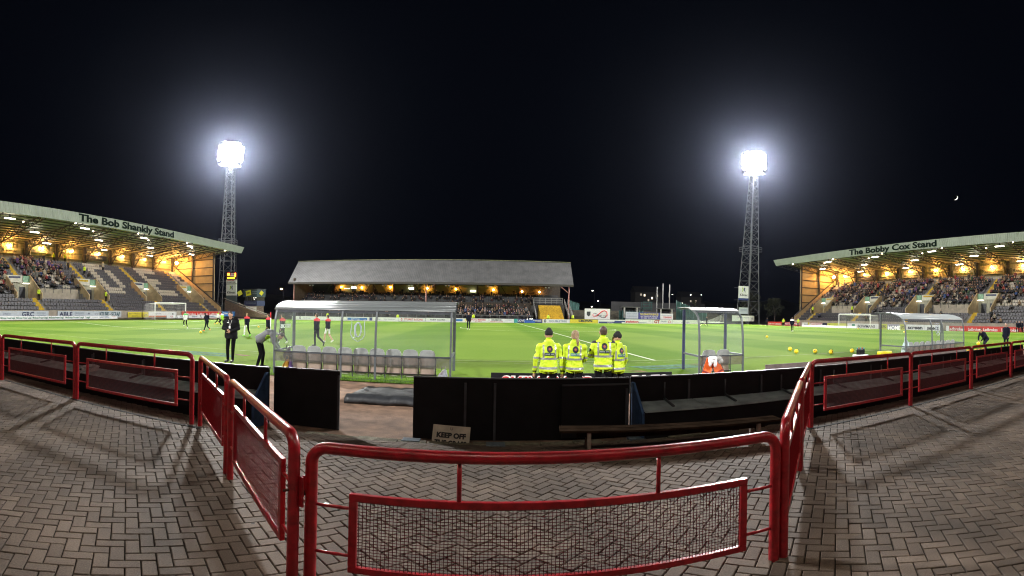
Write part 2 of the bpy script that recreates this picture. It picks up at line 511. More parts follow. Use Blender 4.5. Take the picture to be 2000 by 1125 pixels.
lb = MB()
hline(XL, XR, YN, .045)
for x in range(-8, 7):                                   # dashed technical area in front of the dugout
    lb.quad((x*1.1, 15.62, .006), (x*1.1+.6, 15.62, .006), (x*1.1+.6, 15.68, .006), (x*1.1, 15.68, .006))
structure(lb.build('touchline_marking', mat('worn_line_paint', (.20, .27, .09), .85, 0, .5, 3)))
# faded sponsor lettering painted on the turf by the touchline
fb = MB()
def turf_logo(x, y, s):
    z = lambda yy: pitch_z(yy)+.006
    for (pts, mi) in (([(-2.1, .1), (-1.2, -.05), (-1.7, .45)], 1), ([(-1.5, -.4), (-.6, -.75), (-.8, -.45)], 1), ([(-1.1, .35), (.9, .55), (1.6, .2), (-.7, 0)], 0), ([(-.8, -.1), (1.5, .1), (1.9, -.2), (-.3, -.35)], 0), ([(1.2, .55), (2.2, .5), (2.0, .2)], 1)):
        vs = [(x+a*s, y+b*s*.8, z(y+b*s*.8)) for a, b in pts]
        fb.add(vs, [tuple(range(len(vs)))], mi)
turf_logo(6.0, 14.55, 1.0); turf_logo(-10.6, 14.6, 1.0)
structure(fb.build('turf_paint', [mat('faded_green_paint', (.025, .105, .045), .9, 0, .5, 6), mat('faded_red_paint', (.16, .085, .04), .9, 0, .5, 6)]))
# the dark hillside beyond the ground
hb = MB()
hx = list(range(-700, 701, 35))
hz = [9+7*math.sin(i*.7)+5*math.sin(i*1.9+1)+R.uniform(-1.5, 1.5) for i in range(len(hx))]
for i in range(len(hx)-1):
    hb.quad((hx[i], 330, -.4), (hx[i+1], 330, -.4), (hx[i+1], 460, hz[i+1]+6), (hx[i], 460, hz[i]+6))
structure(hb.build('hills', mat('hillside_scrub', (.02, .024, .016), .95, 0, .5, .05)))
# slot drain along the foot of the barrier line
db = MB()
for x0, x1 in ((-17.4, -3.75), (4.55, 18.4)): db.box(x0, x1, 5.21, 5.27, -.02, .006)
structure(db.build('slot_drain', mat('slot_drain_dark_iron', (.006, .006, .006), .9, 0, 0)))
# rough stone edging between paving and track
R = random.Random(8)
eb = MB()
x = -2.6
while x < 3.4:
    l = R.uniform(.25, .6)
    y = 6.34+R.uniform(-.03, .03)
    eb.box(x, x+l-.015, y-.09, y+.1, -.3, pave_z(6.36)+R.uniform(-.005, .03))
    x += l
structure(eb.build('kerb', mat('mossy_kerb_stone', (.16, .15, .105), .9, 0, .45, 12, .8, 60)))

# ================================================================ RED BARRIERS
def make_barrier(label, L, H=1.1, group=None, mt=.81, mb=.24, inset=.27, tr=.036, bars=(.3, .72), wire=None):
    """local frame: posts at (0,0) and (L,0), the wire panel between"""
    t = thing('crowd_barrier', label, 'barrier', (0, 0, 0), group)
    f = MB()
    rc = .1
    pts = [(0, 0, -.03), (0, 0, H-tr-rc)]
    for k in range(1, 6): a = math.pi/2*k/6; pts.append((rc-rc*math.cos(a), 0, H-tr-rc+rc*math.sin(a)))
    pts.append((rc, 0, H-tr))
    pts.append((L-rc, 0, H-tr))
    for k in range(1, 6): a = math.pi/2*k/6; pts.append((L-rc+rc*math.sin(a), 0, H-tr-rc+rc*math.cos(a)))
    pts += [(L, 0, H-tr-rc), (L, 0, -.03)]
    f.tube(pts, tr, 12)
    f.build('tube_frame', red, t, True, auto=.9)
    p = MB()
    a, b = inset, L-inset
    q = .045
    p.box(a, b, -.016, .016, mt-q, mt); p.box(a, b, -.016, .016, mb, mb+q)
    p.box(a, a+q, -.016, .016, mb+q, mt-q); p.box(b-q, b, -.016, .016, mb+q, mt-q)
    pf = p.build('panel_frame', red, t, bevel=.004)
    g = MB()
    s, r = .021, .0015
    x = a+q+s/2
    while x < b-q:
        g.box(x-r, x+r, -.004, -.001, mb+q, mt-q); x += s
    z = mb+q+s/2
    while z < mt-q:
        g.box(a+q, b-q, .001, .004, z-r, z+r); z += s
    g.build('wire_mesh', wire or mat('shaded_red_wire', (.075, .005, .007), .6, 0, .3, 20, spec=.2), pf)  # red wire with the shade on it put into a darker colour
    for u in bars:
        MB().tube([(L*u, 0, mt-.01), (L*u, 0, H-2*tr+.02)], .013, 8).build('upright_rod', red, t, True)
    for x0, x1 in ((tr-.01, a), (b, L-tr+.01)):
        for z in (mt-.1, mb+.12):
            MB().tube([(x0, 0, z), (x1, 0, z)], .011, 8).build('side_rod', red, t, True)
    return t
def stand_barrier(proto, p, q, label, group=None, first=False):
    rz = math.atan2(q[1]-p[1], q[0]-p[0])
    if first:
        proto.location = (p[0], p[1], 0); proto.rotation_euler = (0, 0, rz)
        return proto
    return dup(proto, (p[0], p[1], 0), rz, label, group)
GB = 'red crowd barriers along the walkway'
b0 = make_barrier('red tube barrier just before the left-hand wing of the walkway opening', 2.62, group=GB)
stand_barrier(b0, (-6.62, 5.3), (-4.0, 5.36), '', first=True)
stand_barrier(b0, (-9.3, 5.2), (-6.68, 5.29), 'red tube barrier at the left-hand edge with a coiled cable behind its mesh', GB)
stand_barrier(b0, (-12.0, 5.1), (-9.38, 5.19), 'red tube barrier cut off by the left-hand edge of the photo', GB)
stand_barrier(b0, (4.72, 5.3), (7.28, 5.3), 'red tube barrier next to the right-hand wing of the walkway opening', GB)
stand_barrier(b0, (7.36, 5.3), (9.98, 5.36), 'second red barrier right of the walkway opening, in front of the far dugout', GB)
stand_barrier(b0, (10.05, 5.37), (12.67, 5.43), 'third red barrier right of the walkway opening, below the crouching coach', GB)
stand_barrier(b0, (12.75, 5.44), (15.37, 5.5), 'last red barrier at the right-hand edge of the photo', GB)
g0 = make_barrier('near red gate panel of the left-hand wing, hinged to the front gate', 2.0, 1.07, GB, .83, .24, .2, .034, (.32, .68), mat('lit_red_wire', (.26, .010, .018), .7, 0, .2, 20, spec=.12))  # same red wire, the light on the wings put into its colour
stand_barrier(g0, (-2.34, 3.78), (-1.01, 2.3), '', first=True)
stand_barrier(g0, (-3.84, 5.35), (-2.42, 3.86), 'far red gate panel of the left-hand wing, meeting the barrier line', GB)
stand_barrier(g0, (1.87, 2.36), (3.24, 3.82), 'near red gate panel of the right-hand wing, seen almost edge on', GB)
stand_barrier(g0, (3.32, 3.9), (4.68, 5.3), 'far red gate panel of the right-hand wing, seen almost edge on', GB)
fg = make_barrier('wide red front gate with wire mesh, nearest to the viewer', 2.72, 1.0, GB, .70, .15, .225, .036, (.3, .7))
stand_barrier(fg, (-.925, 2.36), (1.79, 2.36), '', first=True)
lt = thing('gate_latch', 'rusty red bolt latch joining the left-hand wing to the front gate', 'latch', (-.97, 2.33, .7))
q = MB(); q.obox((-.985, 2.30, .70), (.05, -.035, 0), (.003, .004, 0), (0, 0, .095)); q.build('latch_plate', red, lt)
q = MB(); q.obox((-.945, 2.345, .72), (.03, .004, 0), (0, .004, 0), (0, 0, .06)); q.build('hinge_plate', red, lt)
q = MB(); q.tube([(-1.05, 2.25, .70), (-.955, 2.31, .715), (-.955, 2.33, .66)], .009, 8); q.build('bolt', mat('rusty_bolt', (.08, .03, .02), .6, .4, .3, 30), lt, True)

# ================================================================ BLACK HOARDING WALL AND BOXES
FT = .73                                                   # top of the hoarding
blue_grey = mat('weathered_blue_grey_lid', (.24, .285, .30), .85, 0, .35, 3, .3, 40, spec=.25)
blue = mat('faded_blue_paint', (.035, .075, .165), .7, 0, .35, 8, spec=.2)
def hoarding(label, x0, x1, y, joints, zb=-.27, zt=FT, grp='black hoarding panels along the track', strap=True):
    t = thing('hoarding', label, 'hoarding', ((x0+x1)/2, y, zb), grp)
    m = MB(); m.box(x0, x1, y-.012, y+.012, zb, zt); m.build('board', black, t)
    m = MB(); m.box(x0, x1, y-.03, y+.03, zt+.001, zt+.022); m.build('top_rail', darkm, t)
    for x in joints:
        m = MB(); m.box(x-.018, x+.018, y-.045, y-.013, zb, zt-.06); m.build('batten', mat('grey_batten', (.045, .05, .06), .5, .2, .3), t)
    return t
def lid_box(label, x0, x1, joints, ends, y0=6.36, y1=6.88):
    t = thing('storage_box', label, 'box', ((x0+x1)/2, y0, -.2), 'low black boxes with grey lids')
    m = MB(); m.box(x0, x1, y0, y0+.02, -.24, .262); m.build('front_panel', black, t)
    m = MB(); k = 0; xs = [x0]+joints+[x1]
    for a, b in zip(xs[:-1], xs[1:]):
        m.add([(a+.004, y0-.03, .265), (b-.004, y0-.03, .265), (b-.004, y1, .315), (a+.004, y1, .315), (a+.004, y0-.03, .29), (b-.004, y0-.03, .29), (b-.004, y1, .34), (a+.004, y1, .34)],
              [(0, 3, 2, 1), (4, 5, 6, 7), (0, 1, 5, 4), (1, 2, 6, 5), (2, 3, 7, 6), (3, 0, 4, 7)])
    m.build('lid', blue_grey, t, bevel=.008)
    for x in ends:
        m = MB(); m.prism([(y0+.01, -.24), (y1, -.24), (y1+.0, FT-.06), (y1-.06, FT-.06), (y0+.01, .25)], 0, (x-.02, 0, 0), (0, 1, 0), (0, 0, 1), (.04, 0, 0)); m.build('end_bracket', blue, t)
    for a, b in zip(xs[:-1], xs[1:]):
        xm = (a+b)/2
        m = MB(); m.tube([(xm, y0+.12, .315), (xm, y1-.03, .375)], .022, 8); m.build('stay', darkm, t, True)
        m = MB(); m.tube([(xm, y1-.03, .38), (xm, y1-.03, FT-.08)], .014, 8); m.build('stay', mat('grey_batten', (.045, .05, .06)), t, True)
    return t
hoarding('long black hoarding on the left behind the red barriers', -17, -3.52, 6.93, [-16, -14.4, -12.8, -11.2, -9.6, -8, -6.4, -4.9])
lid_box('long black box with weathered grey lid on the left behind the barriers', -17, -3.55, [-15.2, -13.6, -12, -10.4, -8.8, -7.2, -5.6], [-3.53])
hoarding('plain black hoarding leaf just left of the gap in the wall', -3.5, -2.3, 7.08, [-2.31])
hoarding('black hoarding with a plain front just right of the gap, behind the signboard', -1.05, 2.32, 6.9, [-.25, .2], -.25, FT)
hoarding('black hoarding leaf folded flat against the wall behind the steward group', 1.22, 2.28, 6.82, [2.25], -.2, FT-.09)
hoarding('long black hoarding on the right behind the wooden bench and red barriers', 2.36, 17.5, 6.95, [3.4, 4.9, 6.4, 8, 9.6, 11.2, 12.8, 14.4, 16])
lid_box('long black box with weathered grey lid on the right of the gap', 2.4, 17.5, [3.45, 4.7, 5.95, 7.5, 9.1, 10.7, 12.3, 13.9, 15.5], [2.38])
m = MB()
for x, y in ((-1.0, 6.55), (.07, 6.5), (2.2, 6.5)): pass
for i, (x, y) in enumerate(((-1.0, 6.42), (.2, 6.2), (2.3, 6.45))):
    m = MB(); m.box(x-.13, x+.13, y-.09, y+.09, pave_z(y)-.01, pave_z(y)+.035)
    tag(m.build('floor_plate', mat('blue_grey_plate', (.12, .16, .2), .5, .3, .3, 20), bevel=.006), ['small metal floor plate at the foot of the gap, left of the signboard', 'pale blue metal floor plate on the kerb in the middle of the wall', 'small metal floor plate behind the left end of the wooden bench'][i], 'floor plate', 'floor plates along the kerb')
# the keep-off signboard leaning on the hoarding
sg = thing('signboard', 'cream signboard reading keep off, leaning on the black hoarding', 'sign', (-.46, 6.5, -.2))
cr = mat('cream_board', (.44, .39, .32), .7, 0, .2, 7)
d = Vector((1, .03, -.07)).normalized(); up = Vector((.06, .32, 1)).normalized()
n = d.cross(up).normalized()
sc = Vector((-.44, 6.6, -.125))
m = MB(); m.obox(sc, d*.275, n*.012, up*.175); m.build('board', cr, sg, bevel=.004)
blk = mat('black_lettering', (.008, .008, .008), .6, 0, 0)
text('KEEP OFF', .105, sc+n*.014+up*.02, d, up, blk, sg, .43, .006)
text('THE GRASS', .115, sc+n*.014-up*.1, d, up, blk, sg, .47, .006)
text('U', .06, sc+n*.014+up*.125, d, up, mat('grey_lettering', (.15, .14, .13), .6, 0, 0), sg, None, .003, name='emblem')
# gym bench in front of the hoarding
bn = thing('wooden_bench', 'long low wooden bench with a worn shiny top in front of the hoarding', 'bench', (2.4, 5.4, 0))
wood = mat('dark_varnished_wood', (.024, .016, .011), .9, 0, .45, 5, .1, 30, spec=.0)
pa, pc = Vector((.98, 5.62, .265)), Vector((4.0, 5.22, .265))
dd = (pc-pa).normalized(); nn = Vector((-dd.y, dd.x, 0))
m = MB()
m.obox((pa+pc)/2+nn*.075, (pc-pa)/2, nn*.07, (0, 0, .016)); m.obox((pa+pc)/2-nn*.075, (pc-pa)/2, nn*.07, (0, 0, .016)); m.build('seat', wood, bn, bevel=.006)
for u in (.12, .88):
    c0 = pa.lerp(pc, u)
    for s in (-1, 1):
        m = MB(); m.bar(c0+nn*.1*s+Vector((0, 0, -.02)), c0+nn*.13*s+Vector((0, 0, -.275)), .05, .05); m.build('leg', mat('pale_leg_wood', (.2, .17, .14), .6, 0, .3, 15), bn)
    m = MB(); m.bar(c0+nn*.1+Vector((0, 0, -.13)), c0-nn*.1+Vector((0, 0, -.13)), .03, .04); m.build('stretcher', wood, bn)
m = MB(); m.obox((pa+pc)/2+Vector((0, 0, -.07)), (pc-pa)/2*.86, nn*.015, (0, 0, .035)); m.build('rail', wood, bn)
# black ground sheet rolled up in the gap
sh = MB()
tarp = mat('black_tarpaulin', (.014, .015, .018), .55, 0, .4, 5, .5, 14)
R = random.Random(21)
nx, prof = 18, [(11.7, -.29), (11.2, -.25), (10.6, -.23), (10.0, -.2), (9.75, -.14), (9.6, -.12), (9.45, -.15), (9.38, -.22), (9.42, -.29)]
P = []
for i in range(nx+1):
    x = -2.95+2.0*i/nx
    P.append([(x+.12*(yy-9.4)*-.2, yy+R.uniform(-.02, .02)+.06*(i/nx), zz+R.uniform(-.012, .012)-.01*math.sin(i)) for yy, zz in prof])
k = len(prof)
sh.add([p for r_ in P for p in r_], [(i*k+j, (i+1)*k+j, (i+1)*k+j+1, i*k+j+1) for i in range(nx) for j in range(k-1)])
o = sh.build('tarpaulin', tarp, None, True)
sl = o.modifiers.new('thick', 'SOLIDIFY'); sl.thickness = .015
tag(o, 'crumpled black tarpaulin rolled up on the ash in the gap', 'tarpaulin')
# the cable coil hanging behind the left barrier
cb = MB()
pts = []
for i in range(90):
    a = i*.42
    pts.append((-7.72+.26*math.cos(a)*(1+.15*math.sin(i*1.7)), 6.55+.07*math.sin(a), .38+.05*math.sin(a*1.0+.4)+.03*math.sin(i*.9)))
cb.tube(pts, .011, 6)
cb.tube([(-7.95, 6.35, .34), (-8.0, 6.3, .2), (-7.98, 6.29, -.02), (-7.9, 6.29, -.1), (-7.84, 6.29, .05), (-7.8, 6.31, .25), (-7.75, 6.36, .34)], .009, 6)
tag(cb.build('cable_coil', mat('pale_grey_cable', (.35, .35, .36), .5, 0, .2), None, True), 'coil of pale grey cable lying on the grey lid behind the left barrier', 'cable')
# advertising boards by the track
def board(name, label, p0, p1, z0, h, bgm, texts=(), group=None, th=.04, tilt=0., cat='advertising board', rects=(), frame=None):
    p0, p1 = Vector((p0[0], p0[1], 0)), Vector((p1[0], p1[1], 0))
    d = (p1-p0).normalized(); L = (p1-p0).length
    n = Vector((d.y, -d.x, 0))
    up = (Vector((0, 0, 1))-n*tilt).normalized()
    nf = d.cross(up).normalized()
    c = (p0+p1)/2+Vector((0, 0, z0))
    t = thing(name, label, cat, (c.x, c.y, z0), group)
    m = MB(); m.obox(c+up*h/2-nf*th/2, d*L/2, nf*th/2, up*h/2); m.build('panel', bgm, t)
    for i, (u, v, w_, hh, mm) in enumerate(rects):
        m = MB(); m.obox(c+d*(u-.5)*L+up*v*h+nf*(.004+.003*i), d*w_*L/2, nf*.002, up*hh*h/2); m.build('printed_band', mm, t)
    for i, (s, u, v, hh, w_, mm, bold) in enumerate(texts):
        text(s, hh*h*1.38, c+d*(u-.5)*L+up*v*h+nf*(.028+.002*i), d, up, mm, t, w_*L, bold)
    if frame:
        m = MB()
        for s in (0, 1): m.obox(c+up*(h*s)-nf*th/2, d*(L/2+.03), nf*(th/2+.02), up*.03)
        m.build('board_frame', frame, t)
    return t
red_ink = mat('red_lettering', (.5, .012, .016), .5, 0, 0); white_ink = mat('white_lettering', (.72, .72, .72), .5, 0, 0)
navy_ink = mat('navy_lettering', (.012, .018, .07), .5, 0, 0); grey_ink = mat('grey_blue_lettering', (.2, .25, .33), .5, 0, 0); green_ink = mat('green_lettering', (.01, .13, .07), .5, 0, 0)
yellow_ink = mat('yellow_lettering', (.7, .6, .03), .5, 0, 0)
bb = board('advertising_board', 'black advertising board with red white-edged letters behind the stewards', (.22, 11.3), (4.92, 11.05), -.3, .55, black)
c0, d0 = Vector((2.57, 11.175, 0)), Vector((4.7, -.25, 0)).normalized()
n0 = Vector((d0.y, -d0.x, 0))
for s, u, L in (('SKIWARS', -1.05, 2.1), ('R', .12, .3), ('OI', .72, .38), ('BLES', 1.72, 1.0)):
    for k, (mm, bo, dz) in enumerate(((white_ink, .028, 0), (red_ink, .004, .006))):
        text(s, .5, c0+d0*u+Vector((0, 0, -.03))+n0*(.03+dz), d0, (0, 0, 1), mm, bb, L, bo)
# backs of more boards, facing the pitch on the right
bk = mat('bare_board_back', (.10, .075, .07), .8, 0, .3, 5, .2, 30)
for i, (x0, x1, h_, lab) in enumerate(((7.35, 10.0, .73, 'bare brown back of an advertising board, first one right of the small dugout'), (10.04, 12.9, .69, 'bare brown back of an advertising board in front of the cool box'), (12.94, 15.9, .66, 'bare brown back of an advertising board in front of the far dugout'), (15.94, 19.2, .64, 'bare brown back of the rightmost advertising board before the far dugout end'))):
    board('advertising_board', lab, (x1, 10.25+.12*i), (x0, 10.2+.12*i), -.3, h_, bk, (), 'advertising boards seen from behind')
# ================================================================ DUGOUTS
poly = clear_sheet('clear_plastic', (.94, .97, .96), .055)
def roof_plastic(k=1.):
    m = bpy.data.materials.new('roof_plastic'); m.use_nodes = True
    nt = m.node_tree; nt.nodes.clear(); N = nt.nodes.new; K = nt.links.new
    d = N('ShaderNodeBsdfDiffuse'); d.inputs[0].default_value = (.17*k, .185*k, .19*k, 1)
    t = N('ShaderNodeBsdfTranslucent'); t.inputs[0].default_value = (.28, .3, .31, 1)
    g = N('ShaderNodeBsdfGlossy'); g.inputs['Roughness'].default_value = .36
    a = N('ShaderNodeMixShader'); a.inputs[0].default_value = .35; K(d.outputs[0], a.inputs[1]); K(t.outputs[0], a.inputs[2])
    b = N('ShaderNodeMixShader'); fr = facing(nt); K(fr.outputs[0], b.inputs[0]); K(a.outputs[0], b.inputs[1]); K(g.outputs[0], b.inputs[2])
    tp = N('ShaderNodeBsdfTransparent'); tp.inputs[0].default_value = (.85, .9, .92, 1)
    c = N('ShaderNodeMixShader'); c.inputs[0].default_value = .12; K(b.outputs[0], c.inputs[1]); K(tp.outputs[0], c.inputs[2])
    o = N('ShaderNodeOutputMaterial'); K(c.outputs[0], o.inputs[0])
    return m
roof_pl, roof_pl_lit = roof_plastic(), roof_plastic(2.6)  # second copy paler: light caught by the right dugout roof, put into the colour
tint = clear_sheet('smoked_plastic', (.50, .38, .33), .12)
seat_grey = mat('grey_seat_plastic', (.55, .54, .53), .45, 0, .12, 8)
seat_dark = mat('brown_seat_back', (.29, .285, .29), .5, 0, .15, 8)
def profile(y0, depth):
    """roof and back curve of a dugout, from the pitch edge over to the back foot: (y, z)"""
    return [(y0+depth+.15, 2.0), (y0+depth*.72, 2.02), (y0+depth*.5, 1.99), (y0+depth*.34, 1.92), (y0+depth*.2, 1.84), (y0+depth*.1, 1.72), (y0+.06, 1.45), (y0+.02, 1.1), (y0, .45), (y0, -.3)]
white_roof = mat('white_roof_sheet', (.6, .61, .61), .5, 0, .06)
def dugout(label, x0, x1, bays, y0, depth, seats, roof_to, sign=None, both_ends=True, crest=None, navy=False, nseat_label=''):
    t = thing('dugout', label, 'dugout', ((x0+x1)/2, y0+depth/2, -.3), 'dugouts beside the pitch')
    pr = profile(y0, depth)
    post = mat('navy_post', (.03, .035, .09), .45, .2, .2) if navy else alu
    for x in bays:
        pts = [(x, y, z) for y, z in pr]
        m = MB()
        for a, b in zip(pts[:-1], pts[1:]): m.bar(a, b, .055, .05, 0, (0, .6, .8))
        m.build('curved_post', alu, t)
    for x in (x0, x1):
        m = MB(); m.bar((x, y0+depth-.1, -.3), (x, y0+depth-.1, 1.98), .09, .06, up=(0, 1, 0)); m.build('front_post', post, t)
        m = MB(); m.bar((x, y0, .45), (x, y0+depth-.1, .47), .05, .06); m.build('side_rail', alu, t)
        m = MB(); m.bar((x, y0, -.27), (x, y0+depth-.1, -.27), .05, .06); m.build('bottom_rail', alu, t)
        prof = [(y0+.02, .48)]+[(y, z-.03) for y, z in pr[::-1] if .5 < z]
        prof = [p for p in prof if p[0] < y0+depth-.12]+[(y0+depth-.13, 1.95), (y0+depth-.13, .5)]
        m = MB(); m.add([(x, y, z) for y, z in prof], [tuple(range(len(prof)))]); m.build('side_panel', poly, t)
        m = MB(); m.quad((x, y0+.03, -.24), (x, y0+depth-.13, -.24), (x, y0+depth-.13, .44), (x, y0+.03, .44)); m.build('side_panel', poly, t)
    k = roof_to
    m = MB()
    for a, b in zip(pr[:k], pr[1:k+1]): m.quad((x0-.1, a[0], a[1]+.03), (x1+.1, a[0], a[1]+.03), (x1+.1, b[0], b[1]+.03), (x0-.1, b[0], b[1]+.03))
    rf = m.build('roof_sheet', white_roof if navy else roof_pl_lit if x0 > 10 else roof_pl, t, True)
    sl = rf.modifiers.new('thick', 'SOLIDIFY'); sl.thickness = .012
    m = MB(); m.bar((x0-.12, pr[0][0]+.02, pr[0][1]+.03), (x1+.12, pr[0][0]+.02, pr[0][1]+.03), .05, .07); m.build('roof_edge', alu, t)
    m = MB(); m.bar((x0, pr[k][0]+.01, pr[k][1]-.02), (x1, pr[k][0]+.01, pr[k][1]-.02), .05, .07); m.build('back_beam', darkm, t)
    m = MB(); m.bar((x0, y0, .45), (x1, y0, .45), .05, .05); m.build('back_rail', darkm, t)
    bk_ = [p for p in pr[k:] if p[1] > .44]
    for xa, xb in zip(bays[:-1], bays[1:]):
        m = MB()
        for a, b in zip(bk_[:-1], bk_[1:]): m.quad((xa+.03, a[0], a[1]), (xb-.03, a[0], a[1]), (xb-.03, b[0], b[1]), (xa+.03, b[0], b[1]))
        m.build('back_panel', poly, t, True)
        m = MB(); m.quad((xa+.03, y0, .14), (xb-.03, y0, .14), (xb-.03, y0, .42), (xa+.03, y0, .42)); m.build('back_panel', tint, t)
    m = MB(); m.bar((x0, y0, -.28), (x1, y0, -.28), .06, .05); m.build('back_rail', darkm, t)
    # seat row: shells seen from behind
    n, xs0, xs1 = seats
    pitch = (xs1-xs0)/n
    for i in range(n):
        x = xs0+pitch*(i+.5)
        h = pitch*.475
        m = MB()
        ring = [(-h, .14), (-h*.98, .5), (-h*.8, .6), (-h*.4, .635), (h*.4, .635), (h*.8, .6), (h*.98, .5), (h, .14)]
        m.prism(ring, 0, (x, y0+.36, 0), (1, 0, 0), (0, -.12, 1), (0, .03, 0))
        b_ = m.build('seat_back', seat_dark, t, bevel=.012)
        m = MB()
        ring = [(-h*.95, .12), (-h*.95, -.1), (-h*.8, -.2), (-h*.4, -.235), (h*.4, -.235), (h*.8, -.2), (h*.95, -.1), (h*.95, .12)]
        m.prism(ring, 0, (x, y0+.34, .06), (1, 0, 0), (0, .12, 1), (0, .035, 0))
        m.build('seat_pan', seat_grey, t, bevel=.014)
    for i in range(n+1):
        x = xs0+pitch*i
        m = MB(); m.bar((x, y0+.3, .28), (x, y0+.3, -.32), .03, .03); m.bar((x, y0+.28, .26), (x, y0+.28, .42), .035, .02); m.build('seat_leg', darkm, t)
    m = MB(); m.bar((xs0-.03, y0+.3, -.1), (xs1+.03, y0+.3, -.1), .04, .04); m.build('seat_beam', darkm, t)
    if sign:
        s, xx, yy, zz, w_, h_ = sign
        text(s, h_*1.35, (xx-.01, yy, zz), (0, -1, 0), (0, 0, 1), mat('milky_white_lettering', (.75, .78, .78), .4, 0, 0), t, w_, .006)
    if crest:
        cx, cz, s = crest
        def at_back(u, v): return (cx+u*s, np.interp(cz+v*s, [.45, 1.1, 1.45, 1.72], [y0, y0+.02, y0+.06, y0+depth*.1])-.012, cz+v*s)
        etch = mat('etched_grey_emblem', (.30, .34, .40), .4, .2, .1)
        m = MB()
        sh_ = [(-.42, .62), (-.2, .55), (0, .6), (.2, .55), (.42, .62), (.38, .4), (.42, 0), (.44, -.25), (.3, -.5), (0, -.68), (-.3, -.5), (-.44, -.25), (-.42, 0), (-.38, .4)]
        m.tube([at_back(*p) for p in sh_], .011, 5, closed=True)
        ring = [(.17*math.cos(a)+.02, .42*math.sin(a)+.02) for a in [2*math.pi*i/22 for i in range(22)]]
        m.tube([at_back(*p) for p in ring], .017, 5, closed=True)
        ring = [(.20*math.cos(a)-.03, .42*math.sin(a)+.0) for a in [math.pi*(.08+.86*i/12) for i in range(13)]]
        m.tube([at_back(*p) for p in ring], .014, 5)
        m.tube([at_back(-.2, .3), at_back(-.2, -.12), at_back(-.14, -.42), at_back(-.24, -.46)], .015, 5)
        m.tube([at_back(.2, .25), at_back(.2, -.1), at_back(.26, -.16)], .012, 5)
        m.build('emblem', etch, t, True)
    return t
dugout('left clear-sided dugout with a grey curved roof and etched shield emblem', -6.32, -.9, [-6.32, -4.13, -3.08, -.9], 12.75, 1.6, (9, -5.85, -1.35), 5, ('VISITORS', -6.32, 13.6, 1.2, .8, .13), crest=(-3.62, 1.18, .5))
dugout('small two-seat clear shelter with a white curved roof', 6.75, 8.42, [6.75, 8.42], 13.0, 1.3, (2, 7.0, 8.1), 3, navy=True)
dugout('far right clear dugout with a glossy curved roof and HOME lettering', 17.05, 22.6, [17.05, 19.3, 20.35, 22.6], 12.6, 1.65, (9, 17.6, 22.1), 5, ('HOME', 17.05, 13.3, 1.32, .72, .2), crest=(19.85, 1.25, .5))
# ----- things standing near the dugouts
def bag(label, x, y, z, col, s=(.2, .14, .16), nm='kit_bag', seed=1):
    R = random.Random(seed)
    m = MB(); m.ell((0, 0, s[2]*.9), s, None, 14, 9)
    m.v = [(px*(1+.18*math.sin(3*pz/s[2]+px*9)), py*(1+.12*math.cos(px*11)), max(0, pz*(1+.1*math.sin(px*14)))) for px, py, pz in m.v]
    m.tube([(-s[0]*.5, 0, s[2]*1.7), (-.3*s[0], 0, s[2]*2.3), (.3*s[0], 0, s[2]*2.3), (s[0]*.5, 0, s[2]*1.7)], .012, 6)
    o = m.build(nm, mat(label[:24]+' cloth', col, .7, 0, .3, 12), None, True)
    o.location = (x, y, z)
    return tag(o, label, 'bag')
bag('striped grey kit bag at the right end of the left dugout', -1.12, 13.05, -.3, (.25, .26, .32), (.14, .1, .2), seed=2)
bag('yellow and dark kit bag under the left end of the left dugout seats', -6.02, 13.05, -.3, (.45, .28, .03), (.14, .12, .25), seed=3)
bag('dark holdall hanging at the left end of the left dugout seats', -6.08, 13.25, .1, (.04, .03, .035), (.14, .12, .22), seed=4)
bag('purple kit bag beside the first seat of the left dugout', -5.86, 13.0, -.3, (.1, .07, .25), (.07, .07, .26), seed=5)
bag('small grey boot bag between the cool box and the yellow case', 16.0, 13.4, -.25, (.3, .32, .36), (.22, .15, .1), seed=6)
bag('red and yellow kit bag against the far dugout', 17.6, 14.0, -.25, (.55, .2, .03), (.3, .2, .17), seed=7)
bag('pale blue kit bag inside the far dugout', 17.5, 12.95, -.25, (.45, .55, .6), (.22, .2, .5), seed=8)
# orange stretcher folded into a tent against the small shelter
st = thing('folding_stretcher', 'orange folding stretcher propped up like a tent at the small shelter', 'stretcher', (7.2, 12.5, -.3))
orange = mat('orange_canvas', (.75, .13, .02), .6, 0, .15, 10)
for pa, pc in (((6.62, 12.42, -.28), (6.92, 12.55, .40)), ((7.34, 12.5, -.28), (7.04, 12.58, .40))):
    a, b = Vector(pa), Vector(pc)
    d = (b-a).normalized(); u = d.cross(Vector((0, 1, 0))).normalized()
    m = MB(); m.bar(a, b, .3, .035, up=(0, 1, 0)); m.build('canvas_board', orange, st, bevel=.01)
    for s in (-.165, .165):
        m = MB(); m.tube([a+u*s, b+u*s+Vector((0, 0, .03))], .014, 8); m.build('pole', steel, st, True)
    m = MB(); m.bar(a+d*.3-u*.16+Vector((0, -.02, 0)), a+d*.3+u*.16+Vector((0, -.02, 0)), .04, .05); m.build('strap', mat('dark_red_strap', (.25, .02, .02), .7, 0, .1), st)
m = MB()
m.ell((6.92, 12.42, .44), (.17, .13, .07)); m.ell((6.84, 12.38, .36), (.1, .08, .1)); m.ell((6.98, 12.36, .31), (.06, .07, .16)); m.ell((6.8, 12.36, .28), (.05, .05, .1))
tag(m.build('towel', mat('white_towel', (.7, .7, .72), .9, 0, .1, 20, .5, 60), None, True), 'white towel thrown over the top of the orange stretcher', 'towel')
m = MB(); m.ell((7.12, 12.42, .42), (.13, .12, .1)); m.ell((7.18, 12.38, .34), (.09, .1, .1)); m.tube([(7.04, 12.36, .5), (7.13, 12.32, .56), (7.22, 12.36, .48)], .01, 6)
